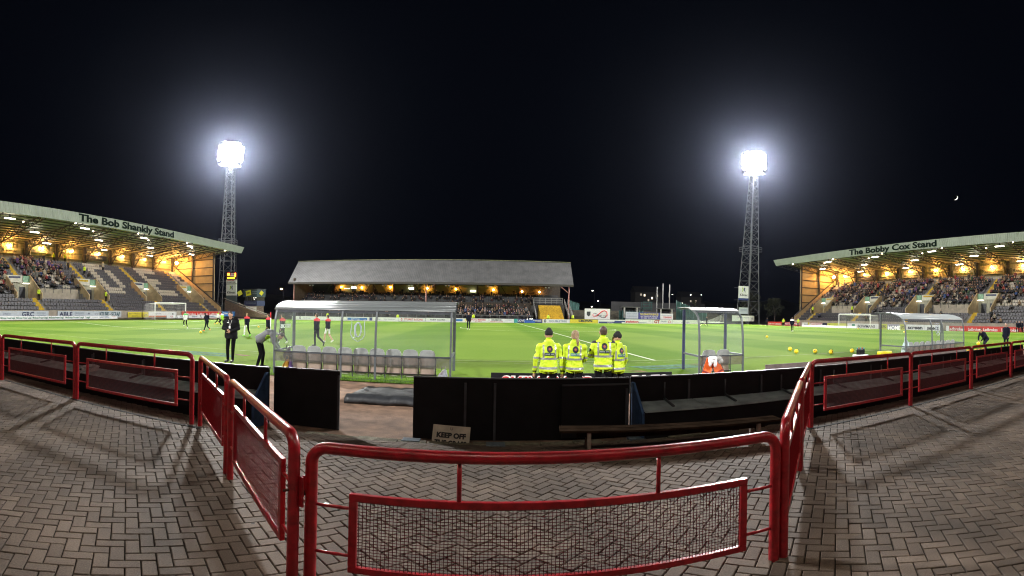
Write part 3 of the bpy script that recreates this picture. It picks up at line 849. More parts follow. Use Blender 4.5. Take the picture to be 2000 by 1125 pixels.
tag(m.build('medical_bag', mat('grey_bag_cloth', (.28, .28, .27), .7, 0, .3, 20), None, True), 'crumpled grey medical bag on top of the orange stretcher', 'bag')
# cool box with bottles
cx, cy = 14.95, 13.55
cz = -.27
cbx = thing('cool_box', 'blue and white cool box carrying a crate of dark bottles', 'cool box', (cx, cy, cz))
m = MB(); m.box(cx-.28, cx+.28, cy-.2, cy+.2, cz, cz+.3); m.build('body', mat('blue_plastic', (.01, .05, .4), .35, 0, .1), cbx, bevel=.02)
m = MB(); m.box(cx-.3, cx+.3, cy-.22, cy+.22, cz+.302, cz+.42); m.build('lid', mat('white_plastic', (.7, .72, .74), .4, 0, .05), cbx, bevel=.025)
m = MB(); m.tube([(cx-.31, cy, cz+.25), (cx-.35, cy, cz+.25), (cx-.35, cy, cz+.36), (cx-.31, cy, cz+.36)], .012, 6); m.build('handle', white_p, cbx, True)
m = MB(); m.box(cx-.12, cx+.1, cy-.204, cy-.2-.002, cz+.1, cz+.16); m.build('label_band', white_p, cbx)
def bottle(label, x, y, z, capm, grp='dark drinks bottles on the cool box'):
    t = thing('drinks_bottle', label, 'bottle', (x, y, z), grp)
    m = MB(); m.tube([(x, y, z), (x, y, z+.02), (x, y, z+.2), (x, y, z+.24), (x, y, z+.26)], [.036, .042, .042, .034, .02], 12); m.build('body', mat('dark_bottle_plastic', (.01, .012, .015), .25, 0, 0), t, True)
    m = MB(); m.tube([(x, y, z+.26), (x, y, z+.285), (x, y, z+.3), (x, y, z+.325)], [.03, .03, .012, .010], 10); m.build('cap', capm, t, True)
capb, capr = mat('teal_cap', (.02, .25, .3), .4, 0, 0), mat('rust_red_cap', (.3, .04, .02), .4, 0, 0)
for j in range(2):
    for i in range(4):
        bottle('dark bottle with %s cap, %s in the %s row on the cool box' % ('teal' if (i+j) % 2 else 'red', ['first', 'second', 'third', 'last'][i], ['front', 'back'][j]), cx-.16+.105*i, cy-.06+.11*j, cz+.421, capb if (i+j) % 2 else capr)
for i, (x, y) in enumerate(((cx+.36, cy-.1), (cx+.45, cy), (cx+.38, cy+.12))):
    bottle('dark bottle standing on the grass beside the cool box, %s of three' % ['front', 'right-hand', 'rear'][i], x, y, cz, capb, 'dark bottles beside the cool box')
yc = thing('equipment_case', 'bright yellow equipment case standing on the grass by the far dugout', 'case', (16.85, 13.75, -.26))
m = MB(); m.box(16.45, 17.3, 13.62, 13.86, -.26, .2); m.build('body', mat('yellow_plastic', (.75, .6, .01), .4, 0, .08), yc, bevel=.03)
m = MB(); m.tube([(16.7, 13.62, .0), (16.7, 13.59, .0), (17.0, 13.59, .0), (17.0, 13.62, .0)], .014, 6); m.build('handle', mat('ochre_plastic', (.4, .3, .01), .5, 0, 0), yc, True)
m = MB(); m.box(16.47, 17.28, 13.605, 13.618, .07, .085); m.build('lid_seam', mat('ochre_plastic', (.4, .3, .01)), yc)
def settle(px, py):
    """where the turf lies under that point of the view"""
    x, y = on_ground(px, py, 0)
    for _ in range(25):
        x2, y2 = on_ground(px, py, fall(x, y)); x, y = (x+x2)/2, (y+y2)/2
    return x, y
# ----- footballs: yellow, and a short row of orange ones by the far dugout
def ball_material():
    m = bpy.data.materials.new('football_panels'); m.use_nodes = True
    nt = m.node_tree; b = nt.nodes['Principled BSDF']; N = nt.nodes.new; K = nt.links.new
    tc = N('ShaderNodeTexCoord'); v = N('ShaderNodeTexVoronoi'); v.inputs['Scale'].default_value = 7.5; K(tc.outputs['Object'], v.inputs['Vector'])
    r = N('ShaderNodeValToRGB'); r.color_ramp.interpolation = 'CONSTANT'; e = r.color_ramp.elements
    e[0].color = (.02, .018, .01, 1); e[1].position = .28; e[1].color = (.85, .6, .02, 1)
    x = e.new(.2); x.color = (.75, .3, .02, 1)
    K(v.outputs['Distance'], r.inputs['Fac']); K(r.outputs['Color'], b.inputs['Base Color']); b.inputs['Roughness'].default_value = .4
    return m
bm_ = MB(); bm_.ell((0, 0, .11), (.11, .11, .11), None, 18, 12)
ball0 = bm_.build('football', ball_material(), None, True)
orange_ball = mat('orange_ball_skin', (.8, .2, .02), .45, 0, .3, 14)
BALLS = [(1498, 660), (1543, 685.5), (1555, 690.5), (1592, 690), (1623, 691.5), (1664, 689)]
blab = ['lone yellow football out on the pitch, right of the small shelter', 'yellow football at the left end of the row near the touchline', 'second yellow football in the touchline row, just right of the first', 'third yellow football in the touchline row', 'fourth yellow football in the touchline row, nearest the viewer', 'yellow football in the row, just left of the cool box']
for i, (px, py) in enumerate(BALLS):
    x, y = on_ground(px, py, 0)
    o = ball0 if i == 0 else ball0.copy()
    if i: C.objects.link(o)
    o.location = (x, y, pitch_z(y)); o.rotation_euler = (i*1.3, i*.7, i*2.1) if False else (0, 0, i*1.1)
    tag(o, blab[i], 'football', 'yellow footballs')
for lab, x, y in (('yellow football half hidden behind the bottles on the cool box', 15.45, 13.95),):
    o = ball0.copy(); C.objects.link(o); o.location = (x, y, pitch_z(y)+.1); tag(o, lab, 'football', 'yellow footballs')
for lab, px, py in (('yellow football at the feet of the running player in navy', 392, 651), ('yellow football in front of the player pair in bibs', 424, 633), ('yellow football behind the player with a red stick', 505, 640), ('pale football close to the far right penalty box', 1766, 650), ('tiny yellow football left of the right-hand goal', 1676, 643)):
    x, y = on_ground(px, py, 0); o = ball0.copy(); C.objects.link(o); x, y = settle(px, py); o.location = (x, y, fall(x, y)); tag(o, lab, 'football', 'yellow footballs')
for i in range(6):
    x = 22.9+.5*i; y = 12.75+.01*i
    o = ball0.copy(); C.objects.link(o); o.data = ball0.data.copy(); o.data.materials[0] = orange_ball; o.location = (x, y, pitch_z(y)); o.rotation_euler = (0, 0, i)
    tag(o, 'orange football, %s from the far dugout in the short row behind it' % ['first', 'second', 'third', 'fourth', 'fifth', 'last'][i], 'football', 'row of orange footballs by the far dugout')
x, y = on_ground(392, 645)

# ================================================================ GOALS
net_m = None
def net_material():
    m = bpy.data.materials.new('goal_net'); m.use_nodes = True
    b = m.node_tree.nodes['Principled BSDF']; b.inputs['Base Color'].default_value = (.7, .7, .7, 1); b.inputs['Roughness'].default_value = .8
    return m
net_m = net_material()
def net_grid(m, a, b, c, d, step, r):
    """strings over the quad a-b-c-d"""
    a, b, c, d = map(Vector, (a, b, c, d))
    nu = max(2, int(max((b-a).length, (c-d).length)/step)); nv = max(2, int(max((d-a).length, (c-b).length)/step))
    for i in range(nu+1):
        u = i/nu; m.bar(a.lerp(b, u), d.lerp(c, u), r, r)
    for j in range(nv+1):
        v = j/nv; m.bar(a.lerp(d, v), b.lerp(c, v), r, r)
def goal(label, gx, s):
    t = thing('goal', label, 'goal', (gx, YC, 0))
    h = 7.32/2
    m = MB(); m.tube([(gx, YC-h, 0), (gx, YC-h, 2.44)], .06, 12); m.build('post', white_p, t, True)
    m = MB(); m.tube([(gx, YC+h, 0), (gx, YC+h, 2.44)], .06, 12); m.build('post', white_p, t, True)
    m = MB(); m.tube([(gx, YC-h-.06, 2.5), (gx, YC+h+.06, 2.5)], .06, 12); m.build('crossbar', white_p, t, True)
    bx = gx+s*2.2
    for sg_ in (-1, 1):
        m = MB(); m.tube([(bx, YC+sg_*(h+.3), 0), (bx, YC+sg_*(h+.3), 2.6)], .035, 8); m.build('net_stanchion', mat('dark_green_pole', (.02, .03, .025), .5, .2, .1), t, True)
    m = MB()
    st_, r = .24, .008
    net_grid(m, (gx, YC-h, 2.44), (gx, YC+h, 2.44), (bx, YC+h, 2.3), (bx, YC-h, 2.3), st_, r)
    net_grid(m, (bx, YC-h, 2.3), (bx, YC+h, 2.3), (bx, YC+h, .02), (bx, YC-h, .02), st_, r)
    for q in (-h, h): net_grid(m, (gx, YC+q, 2.44), (bx, YC+q, 2.3), (bx, YC+q, .02), (gx, YC+q, .02), st_, r)
    m.build('net', net_m, t)
    return t
goal('white goal with net in front of the left-hand stand', XL, -1)
goal('white goal with net in front of the right-hand stand', XR, 1)
# the spare goal lying face down by the far corner
sp = thing('goal', 'spare goal tipped over with its net sagging, right of the small shelter', 'goal', (44, 78, 0))
A, B_ = Vector((46.8, 79.0, .05)), Vector((40.2, 82.0, .7))
T = Vector((46.4, 78.7, 2.5)); T2 = Vector((39.8, 81.5, 1.05))
m = MB(); m.tube([A, T], .06, 10); m.build('post', white_p, sp, True)
m = MB(); m.tube([Vector((46.6, 78.8, .55)), B_+Vector((0, 0, -.2))], .06, 10); m.build('crossbar', white_p, sp, True)
m = MB()
nu, nv = 26, 9
G_ = []
for i in range(nu+1):
    u = i/nu
    lo = Vector((46.6, 78.8, .55)).lerp(B_+Vector((0, 0, -.2)), u)
    hi = T.lerp(T2, u)+Vector((0, 0, -1.1*4*u*(1-u)*.75))
    hi.z = max(hi.z, lo.z+.05)
    G_.append([lo.lerp(hi, j/nv) for j in range(nv+1)])
for i in range(nu+1):
    for j in range(nv+1):
        if i < nu: m.bar(G_[i][j], G_[i+1][j], .018, .018)
        if j < nv: m.bar(G_[i][j], G_[i][j+1], .018, .018)
m.build('net', net_m, sp)
# ================================================================ GRANDSTANDS BEHIND THE GOALS
def clad(name, col, period, axis, strength=.6, rough=.55, var=.1):
    """profiled metal sheet: vertical corrugations"""
    if name in MATS: return MATS[name]
    m = mat(name, col, rough, .1, var, .6)
    nt = m.node_tree; N = nt.nodes.new; K = nt.links.new
    tc = N('ShaderNodeTexCoord'); sx = N('ShaderNodeSeparateXYZ'); K(tc.outputs['Object'], sx.inputs[0])
    a = N('ShaderNodeMath'); a.operation = 'MULTIPLY'; K(sx.outputs[axis], a.inputs[0]); a.inputs[1].default_value = math.pi*2/period
    s = N('ShaderNodeMath'); s.operation = 'SINE'; K(a.outputs[0], s.inputs[0])
    r = N('ShaderNodeMapRange'); r.inputs['From Min'].default_value = -.5; r.inputs['From Max'].default_value = .5; K(s.outputs[0], r.inputs['Value'])
    bp = N('ShaderNodeBump'); bp.inputs['Strength'].default_value = strength; bp.inputs['Distance'].default_value = .05
    K(r.outputs[0], bp.inputs['Height']); K(bp.outputs['Normal'], nt.nodes['Principled BSDF'].inputs['Normal'])
    return m
conc = mat('terrace_concrete', (.17, .165, .16), .85, 0, .25, 2)
cream_y = clad('cream_cladding_lengthwise', (.27, .26, .20), .33, 1)
cream_x = clad('cream_cladding_crosswise', (.42, .34, .20), .33, 0)
fascia_m = clad('pale_green_grey_fascia', (.235, .265, .225), .36, 1, .9)
under_m = clad('roof_lining', (.55, .56, .50), .4, 0, .4)
navy_steel = mat('dark_navy_steel', (.028, .03, .042), .5, .2, .2, 2)
yellow_step = mat('yellow_step_paint', (.42, .27, .015), .8, 0, .35, 3)
orange_wall = mat('buff_painted_wall', (.42, .32, .19), .8, 0, .2, 1.5)
beige_wall = mat('beige_painted_wall', (.30, .26, .21), .85, 0, .2, 1.5)
door_m = mat('dark_door', (.02, .022, .03), .5, 0, .2)
tube_e = emit('fluorescent_tube', (1, .93, .76), 22)
bulb_e = emit('sodium_bulb', (1, .42, .08), 800)
small_e = emit('small_downlight', (1, .78, .55), 40)
exit_e = mat('green_exit_panel', (.16, .30, .20), .5, 0, .3, 3)
vom_e = emit('passage_tube', (1, .95, .8), 9)
seat_m = [mat('navy_tip_up_seat', (.052, .047, .058), .5, 0, .15, 1.2), mat('white_tip_up_seat', (.40, .345, .28), .5, 0, .1, 1.2)]
RD, RZ, NR = .78, .56, 16
def row_z(r): return 1.0+RZ*r
def row_d(r): return .3+RD*r
AISLES = [22.2, 35.2, 48.2, 61.0, 74.2]
VOMS = [21.4, 34.4, 47.4, 60.4, 73.6]
Y0, Y1 = 12.0, 78.3
VW = 2.1
GLY = {'D': ['1110', '1001', '1001', '1001', '1110'], 'U': ['1001', '1001', '1001', '1001', '1111'], 'N': ['1001', '1101', '1111', '1011', '1001'], 'E': ['1111', '1000', '1110', '1000', '1111']}
def seat_template(sx):
    m = MB()
    m.prism([(-.215, .43), (-.21, .74), (-.15, .8), (.15, .8), (.21, .74), (.215, .43)], 0, (.30, 0, 0), (0, 1, 0), (.1, 0, 1), (.03, 0, 0))
    m.prism([(-.2, .36), (-.2, .66), (-.14, .73), (.14, .73), (.2, .66), (.2, .36)], 0, (.17, 0, 0), (0, 1, 0), (.14, 0, 1), (.05, 0, 0))
    m.box(.26, .32, -.04, .04, 0, .42)
    return [(sx*x, y, z) for x, y, z in m.v], [f if sx > 0 else f[::-1] for f in m.f]
SEATPOS = {}
def stand(sx, X0, label, letters, platforms, title, ty0, ty1, fit_front):
    P = lambda d, y, z: (sx*(X0+d), y, z)
    t = thing('grandstand', label, 'grandstand', (sx*(X0+6), 45, 0), 'stands around the pitch')
    def bx(m, d0, d1, y0, y1, z0, z1, mi=0):
        a, b = sorted((sx*(X0+d0), sx*(X0+d1))); m.box(a, b, y0, y1, z0, z1, mi)
    # --- terrace
    cut = [(v-VW, v+VW, 4, 8, 'v') for v in VOMS]+[(a, b, 4, 6, 'p') for a, b in platforms]
    edges = sorted({Y0, Y1}.union(*[{c[0], c[1]} for c in cut]))
    tm, dm, wm, om = MB(), MB(), MB(), MB()
    for a, b in zip(edges[:-1], edges[1:]):
        c = next((c for c in cut if c[0]-1e-6 <= a and b <= c[1]+1e-6), None)
        for r in range(NR):
            if c and c[2] <= r < c[3]: continue
            bx(tm, row_d(r), row_d(r+1)+(0 if r < NR-1 else .4), a, b, row_z(r)-.9 if r else 0, row_z(r))
        if c:
            zf = row_z(3)
            bx(tm, row_d(c[2])+.002, row_d(c[3]), a, b, zf-.4, zf-.004)
    tm.build('terrace', conc, t)
    mm = MB(); bx(mm, -.02, .3, Y0, Y1, 0, 1.25); mm.build('front_wall', beige_wall, t)
    # --- vomitories: side walls, back wall with door and sign
    for i, v in enumerate(VOMS):
        zf, db = row_z(3), row_d(8)
        ztop = row_z(8)+.35
        for s in (-1, 1):
            y = v+s*VW
            m = MB()
            poly = [(row_d(3)+.1, zf-.01), (db, zf-.01), (db, ztop+.6), (db-.5, ztop+.6), (row_d(3)+.1, zf+1.0)]
            m.prism(poly, 0, (sx*X0, y-.08, 0), (sx, 0, 0), (0, 0, 1), (0, .16, 0))
            m.build('vomitory_wall', orange_wall, t)
        m = MB(); bx(m, db-.1, db-.003, v-VW+.08, v+VW-.08, zf, ztop); bw = m.build('vomitory_back_wall', cream_y, t)
        for u in (-.75, .95):
            m = MB(); bx(m, db-.16, db-.1, v+u-.5, v+u+.5, zf, zf+1.95); m.build('door', door_m, t)
        m = MB(); bx(m, db-.5, db-.42, v-VW+.1, v+VW*.35, ztop-.55, ztop+.5); m.build('vomitory_sign', mat('off_white_sign', (.5, .48, .42), .6, 0, .15, 2), t)
        m = MB(); bx(m, db-.505, db-.5, v-VW+.5, v+.4, ztop+.05, ztop+.35); m.build('sign_band', [yellow_step, navy_ink][i % 2], t)
        m = MB(); bx(m, db-.5, db-.42, v+VW*.4, v+VW-.1, ztop-.5, ztop+.45); m.build('exit_sign', exit_e, t)
        m = MB(); bx(m, db-.6, db-.5, v+VW*.4, v+VW-.2, ztop-.72, ztop-.62); m.build('tube_lamp', vom_e, t)
    for a, b in platforms:
        m = MB(); bx(m, row_d(6)-.1, row_d(6)-.003, a+.1, b-.1, row_z(3), row_z(6)+.1); m.build('platform_wall', beige_wall, t)
        m = MB()
        n = int((b-a)/1.5)
        for k in range(n+1):
            y = a+.2+(b-a-.4)*k/n
            m.bar(P(row_d(6)-.15, y, row_z(6)-.5), P(row_d(6)-.15, y, row_z(6)+.7), .05, .05)
        m.bar(P(row_d(6)-.15, a+.2, row_z(6)+.7), P(row_d(6)-.15, b-.2, row_z(6)+.7), .05, .05)
        m.build('platform_railing', navy_steel, t)
    # --- yellow stairs
    for y in AISLES:
        for lo, hi in ((0, 4), (8, NR)):
         m = MB()
         for r in range(lo, hi):
            bx(m, row_d(r)-.004, row_d(r+1)-.005, y-.5, y+.5, row_z(r)-.5, row_z(r)+.006)
            if r < NR-1: bx(m, row_d(r+1)-.36, row_d(r+1)-.005, y-.5, y+.5, row_z(r)+.006, row_z(r)+RZ*.5)
         m.build('stairway', yellow_step, t)
    # --- seats
    tv, tf = seat_template(sx)
    pos = []
    for r in range(NR-1):
        y = Y0+.4
        while y < Y1-.5:
            if not any(abs(y-a) < .72 for a in AISLES) and not any(c[0]-.25 < y < c[1]+.25 and c[2]-1 <= r < c[3]+(1 if c[4] == 'v' else 0) for c in cut):
                pos.append((row_d(r)+.22, y, row_z(r), r))
            y += .5
    blocks = [(Y0, AISLES[0])]+list(zip(AISLES[:-1], AISLES[1:]))+[(AISLES[-1], Y1)]
    whites = set()
    for bi, ch in letters.items():
        a, b = blocks[bi]
        w_ = b-a
        g = GLY[ch]
        st_ = .9 if w_ < 6 else (w_-5.2)*.42
        for k, (d, y, z, r) in enumerate(pos):
            if a < y < b and 5 <= r <= 14:
                col = ((y-a-st_) if sx < 0 else (b-y-st_))/(.9 if w_ < 6 else 1.3)
                rw = (14-r)//2
                if 0 <= col < 4 and g[int(rw)][int(col)] == '1': whites.add(k)
    SEATPOS[sx] = [(P(d, y, z), r, next(i for i, (a, b) in enumerate(blocks) if a <= y <= b), y) for d, y, z, r in pos]
    def insight(p): return (abs(math.atan2(p[0], p[1])) < 1.19)
    order = sorted(range(len(pos)), key=lambda k: (not insight(P(*pos[k][:3])), (sx*(X0+pos[k][0]))**2+pos[k][1]**2))
    near = set(order[:100])
    sme = []
    for mi in (0, 1):
        me = bpy.data.meshes.new('seat'); me.from_pydata(tv, [], tf); me.materials.append(seat_m[mi]); sme.append(me)
    for k in order[:100]:
        o = bpy.data.objects.new('seat', sme[1 if k in whites else 0]); C.objects.link(o)
        o.location = P(*pos[k][:3]); attach(o, t)
    rest = [k for k in range(len(pos)) if k not in near]
    T_ = np.array(tv); A = np.array([P(*pos[k][:3]) for k in rest])
    V = (A[:, None, :]+T_[None]).reshape(-1, 3)
    nv = len(tv)
    fs = [tuple(i+nv*j for i in f) for j in range(len(rest)) for f in tf]
    me = bpy.data.meshes.new('seats'); me.from_pydata(V.tolist(), [], fs)
    for q in seat_m: me.materials.append(q)
    me.polygons.foreach_set('material_index', [1 if k in whites else 0 for k in rest for f in tf])
    o = bpy.data.objects.new('seats', me); C.objects.link(o); attach(o, t); o['kind'] = 'stuff'
    # --- walls
    m = MB(); bx(m, 13.25, 13.4, Y0, Y1+.4, 0, 12.75); m.build('back_wall', cream_y, t)
    m = MB()
    for z in (10.2, 11.3, 12.2): bx(m, 13.1, 13.25, Y0, Y1, z, z+.14)
    m.build('wall_rails', mat('dull_grey_green_rail', (.12, .13, .11), .6, 0, .2), t)
    fr = 2.2
    poly = [(fr, 1.2), (13.4, row_z(15)-.3), (13.4, 12.8), (fr, 13.7)]
    m = MB(); m.prism(poly, 0, (sx*X0, Y1+.3, 0), (sx, 0, 0), (0, 0, 1), (0, .15, 0)); m.build('end_wall', cream_x, t)
    m = MB()
    for z in (5.2, 6.9, 8.6, 10.3, 12.0):
        dd = max(fr, (z-1.0)/RZ*RD+.3) if z < row_z(15) else fr
        bx(m, fr, 13.1, Y1+.15, Y1+.3, z, z+.16)
    for d in (fr-.1, 7.6, 13.0): bx(m, d, d+.35, Y1-.05, Y1+.149, row_z(max(0, int((d-.3)/RD)))-.2, 13.6-.06*d)
    m.build('end_wall_frame', navy_steel, t)
    m = MB(); m.prism([(0.1, .9), (.1, 2.0), (13.2, row_z(16)+1.25), (13.2, row_z(15)-.2)], 0, (sx*X0, Y1-.32, 0), (sx, 0, 0), (0, 0, 1), (0, .14, 0)); m.build('end_parapet', orange_wall, t)
    m = MB(); m.bar(P(.05, Y1-.25, 2.12), P(13.2, Y1-.25, row_z(16)+1.4), .22, .16); m.build('parapet_rail', navy_steel, t)
    m = MB(); bx(m, -.1, .1, Y1-.1, Y1+.4, 0, 1.2); m.build('end_pier', conc, t)
    # --- columns, roof, trusses
    cols = [78.0-6.33*i for i in range(11)]
    for y in cols:
        m = MB(); bx(m, 12.75, 13.24, y-.25, y+.25, row_z(15)-.2, 12.75); m.build('column', navy_steel, t)
    zr = lambda d: 14.45-(d+2.4)*.1
    ye = 82.2
    m = MB()
    m.add([P(-2.4, 10, zr(-2.4)), P(-2.4, ye, zr(-2.4)), P(13.8, ye, zr(13.8)), P(13.8, 10, zr(13.8)), P(-2.4, 10, zr(-2.4)+.16), P(-2.4, ye, zr(-2.4)+.16), P(13.8, ye, zr(13.8)+.16), P(13.8, 10, zr(13.8)+.16)],
          [(0, 1, 2, 3), (4, 7, 6, 5), (0, 4, 5, 1), (1, 5, 6, 2), (2, 6, 7, 3), (3, 7, 4, 0)]); m.build('roof', under_m, t)
    m = MB()
    d = -1.6
    while d < 13: m.bar(P(d, 10.2, zr(d)-.14), P(d, ye-.2, zr(d)-.14), .07, .16); d += 1.25
    m.build('purlins', mat('dark_purlin', (.07, .072, .06), .6, 0, .2), t)
    def truss(y, yb=None):
        m = MB()
        db_, da = 12.7, -2.0
        n = 16
        top = lambda d: zr(d)-.36
        bot = lambda d: zr(d)-.36-(.55+.75*(d-da)/(db_-da))
        m.bar(P(da, y, top(da)), P(db_, y, top(db_)), .14, .12); m.bar(P(da, y, bot(da)), P(db_, y, bot(db_)), .14, .12)
        for k in range(n):
            d0, d1 = da+(db_-da)*k/n, da+(db_-da)*(k+1)/n
            if k % 2 == 0: m.bar(P(d0, y, bot(d0)), P(d1, y, top(d1)), .07, .07)
            else: m.bar(P(d0, y, top(d0)), P(d1, y, bot(d1)), .07, .07)
        m.bar(P(12.6, y, 9.9), P(11.2, y, bot(11.2)), .14, .14)
        m.build('roof_truss', navy_steel, t)
    for y in cols+[81.9]: truss(y)
    fb0, fb1 = 13.45, 14.85
    m = MB()
    m.add([P(-2.5, 9.8, fb0), P(-2.5, ye-.5, fb0), P(-2.65, ye+.35, fb1), P(-2.65, 9.8, fb1), P(-2.4, 9.8, fb0), P(-2.4, ye-.5, fb0), P(-2.4, ye+.35, fb1), P(-2.4, 9.8, fb1)],
          [(0, 1, 2, 3), (7, 6, 5, 4), (0, 4, 5, 1), (1, 5, 6, 2), (2, 6, 7, 3), (3, 7, 4, 0)])
    fa = m.build('fascia', fascia_m, t)
    X = (0, 1, 0) if sx < 0 else (0, -1, 0)
    zt = (fb0+fb1)/2
    text(title, 1.42, P(-2.63, (ty0+ty1)/2, zt), X, (0, 0, 1), mat('dark_green_lettering', (.003, .009, .006), .8, 0, 0, spec=.1), fa, abs(ty1-ty0), .05, .012)
    m = MB()
    m.add([P(-2.4, ye, zr(-2.4)-.1), P(13.8, ye, zr(13.8)-.1), P(13.8, ye, zr(13.8)+.25), P(-2.4, ye, zr(-2.4)+.4)], [(0, 1, 2, 3)]); m.build('roof_verge', fascia_m, t)
    # --- lamps
    def tube(d, y, z=None, l=1.5):
        z = z if z is not None else zr(d)-.75
        m = MB(); bx(m, d-.09, d+.09, y-l/2, y+l/2, z-.06, z+.04); m.build('tube_lamp', tube_e, t)
        m = MB(); bx(m, d-.05, d+.05, y-.1, y+.1, z+.04, zr(d)-.2); m.build('lamp_hanger', navy_steel, t)
    for y in [10.5+12.66*i+1.0 for i in range(6)]: tube(5.4, y)
    for y in [17.0+12.66*i for i in range(5)]: tube(.4, y); tube(11.0, y+.6)
    for i, y in enumerate([74.9-6.33*i for i in range(10)]):
        m = MB(); m.ell(P(12.7, y, 11.75), (.15, .15, .17), None, 8, 5); m.build('bulkhead_lamp', bulb_e, t)
        m = MB(); m.bar(P(13.25, y, 11.95), P(12.65, y, 11.98), .05, .05); m.build('lamp_bracket', navy_steel, t)
        m = MB(); m.ell(P(2.4 if i % 2 else -1.2, y+2.4, zr(1)-.5), (.09, .09, .08), None, 8, 5); m.build('downlight', small_e, t)
    m = MB(); m.ell(P(10.6, 76.4, 11.5), (.3, .3, .3), None, 8, 5); m.build('bulkhead_lamp', bulb_e, t)
    m = MB(); m.bar(P(10.6, 76.4, 11.8), P(10.6, 76.4, zr(10.6)), .06, .06, up=(0, 1, 0)); m.build('lamp_hanger', navy_steel, t)
    return t, P
PLATFORM_L = [(36.6, 45.0)]
PLATFORM_R = [(62.8, 71.2), (36.6, 45.0)]
standL, PL = stand(-1, 51, 'left-hand grandstand behind the goal with The Bob Shankly Stand on its fascia', {2: 'N', 3: 'D', 4: 'E', 5: 'E', 1: 'U'}, PLATFORM_L, 'The Bob Shankly Stand', 38.8, 59.2, 0)
standR, PR = stand(1, 64, 'right-hand grandstand behind the goal with The Bobby Cox Stand on its fascia', {5: 'D', 4: 'U', 3: 'N', 2: 'D', 1: 'E'}, PLATFORM_R, 'The Bobby Cox Stand', 58.8, 39.4, 0)
# signs hung on the back walls (one per bay)
olive = mat('olive_sign', (.10, .12, .02), .6, 0, .2); pale = mat('pale_sign', (.42, .43, .38), .6, 0, .1); navy_b = mat('navy_board', (.012, .015, .045), .5, 0, .2)
dk = mat('dark_grey_lettering', (.03, .035, .04), .6, 0, 0)
def wing_mark(t, c, d, s, ma, mb_):
    """the two facing swooshes of the sponsor's mark"""
    c, d = Vector(c), Vector(d).normalized(); up = Vector((0, 0, 1)); n = d.cross(up)
    for sg, mm in ((-1, ma), (1, mb_)):
        pts = [(.12, .5), (.34, .5), (.22, .1), (.36, -.5), (.12, -.12), (.04, .05)]
        m = MB(); q = [(sg*a*s, b*s) for a, b in pts]
        if sg < 0: q = q[::-1]
        m.prism(q, 0, c+n*.03, d, up, n*.01); m.build('emblem', mm, t)
for sx, Pf in ((-1, PL), (1, PR)):
    X = (0, 1, 0) if sx < 0 else (0, -1, 0)
    side = 'left-hand' if sx < 0 else 'right-hand'
    for i in range(9):
        ymid = 78.0-6.33*(i+.5)
        kind = ['none', 'navy', 'mark2', 'pale', 'none', 'olive', 'mark2', 'mark2', 'mark2'][i] if sx > 0 else ['none', 'none', 'pale', 'navy', 'none', 'olive', 'mark1', 'mark2', 'mark2'][i]
        if kind == 'none': continue
        a, b = ymid-2.35, ymid+2.35
        p0, p1 = (Pf(13.04, a, 0), Pf(13.04, b, 0)) if sx < 0 else (Pf(13.04, b, 0), Pf(13.04, a, 0))
        nth = ['first', 'second', 'third', 'fourth', 'fifth', 'sixth', 'seventh', 'eighth', 'ninth'][i]
        lab = '%s sign on the %s stand back wall, %s bay from its far end' % ({'navy': 'dark navy', 'mark1': 'pale sponsor', 'mark2': 'pale double sponsor', 'pale': 'faded pale', 'olive': 'white and olive'}[kind], side, nth)
        G_ = 'signs along the back wall of the %s stand' % side
        if kind == 'navy': board('wall_sign', lab, p0, p1, 10.5, .95, navy_b, [('DUNDEE FC', .5, .5, .3, .6, grey_ink, .0)], G_, cat='sign')
        elif kind == 'olive': board('wall_sign', lab, p0, p1, 10.45, 1.0, pale, [('WELCOME TO DENS PARK', .5, .75, .2, .7, dk, 0), ('SUPPORT THE DARK BLUES', .5, .3, .2, .8, dk, 0)], G_, cat='sign', rects=[(.5, .28, .9, .45, olive)])
        elif kind == 'pale': board('wall_sign', lab, p0, p1, 10.5, .8, pale, [('', .5, .5, .3, .7, dk, 0)][:0], G_, cat='sign', rects=[(.5, .5, .8, .16, dk)])
        else:
            two = kind == 'mark2'
            t = board('wall_sign', lab, p0, p1, 10.45, .95, pale, [('Kilmac', .31 if two else .6, .46, .36, .3 if two else .45, dk, .01)]+([('Kilmac', .81, .46, .36, .3, dk, .01)] if two else []), G_, cat='sign')
            for u in ((.08, .58) if two else (.25,)):
                c = Vector(p0).lerp(Vector(p1), u); c.z = 10.93
                wing_mark(t, c, X, .8, dk, dk)

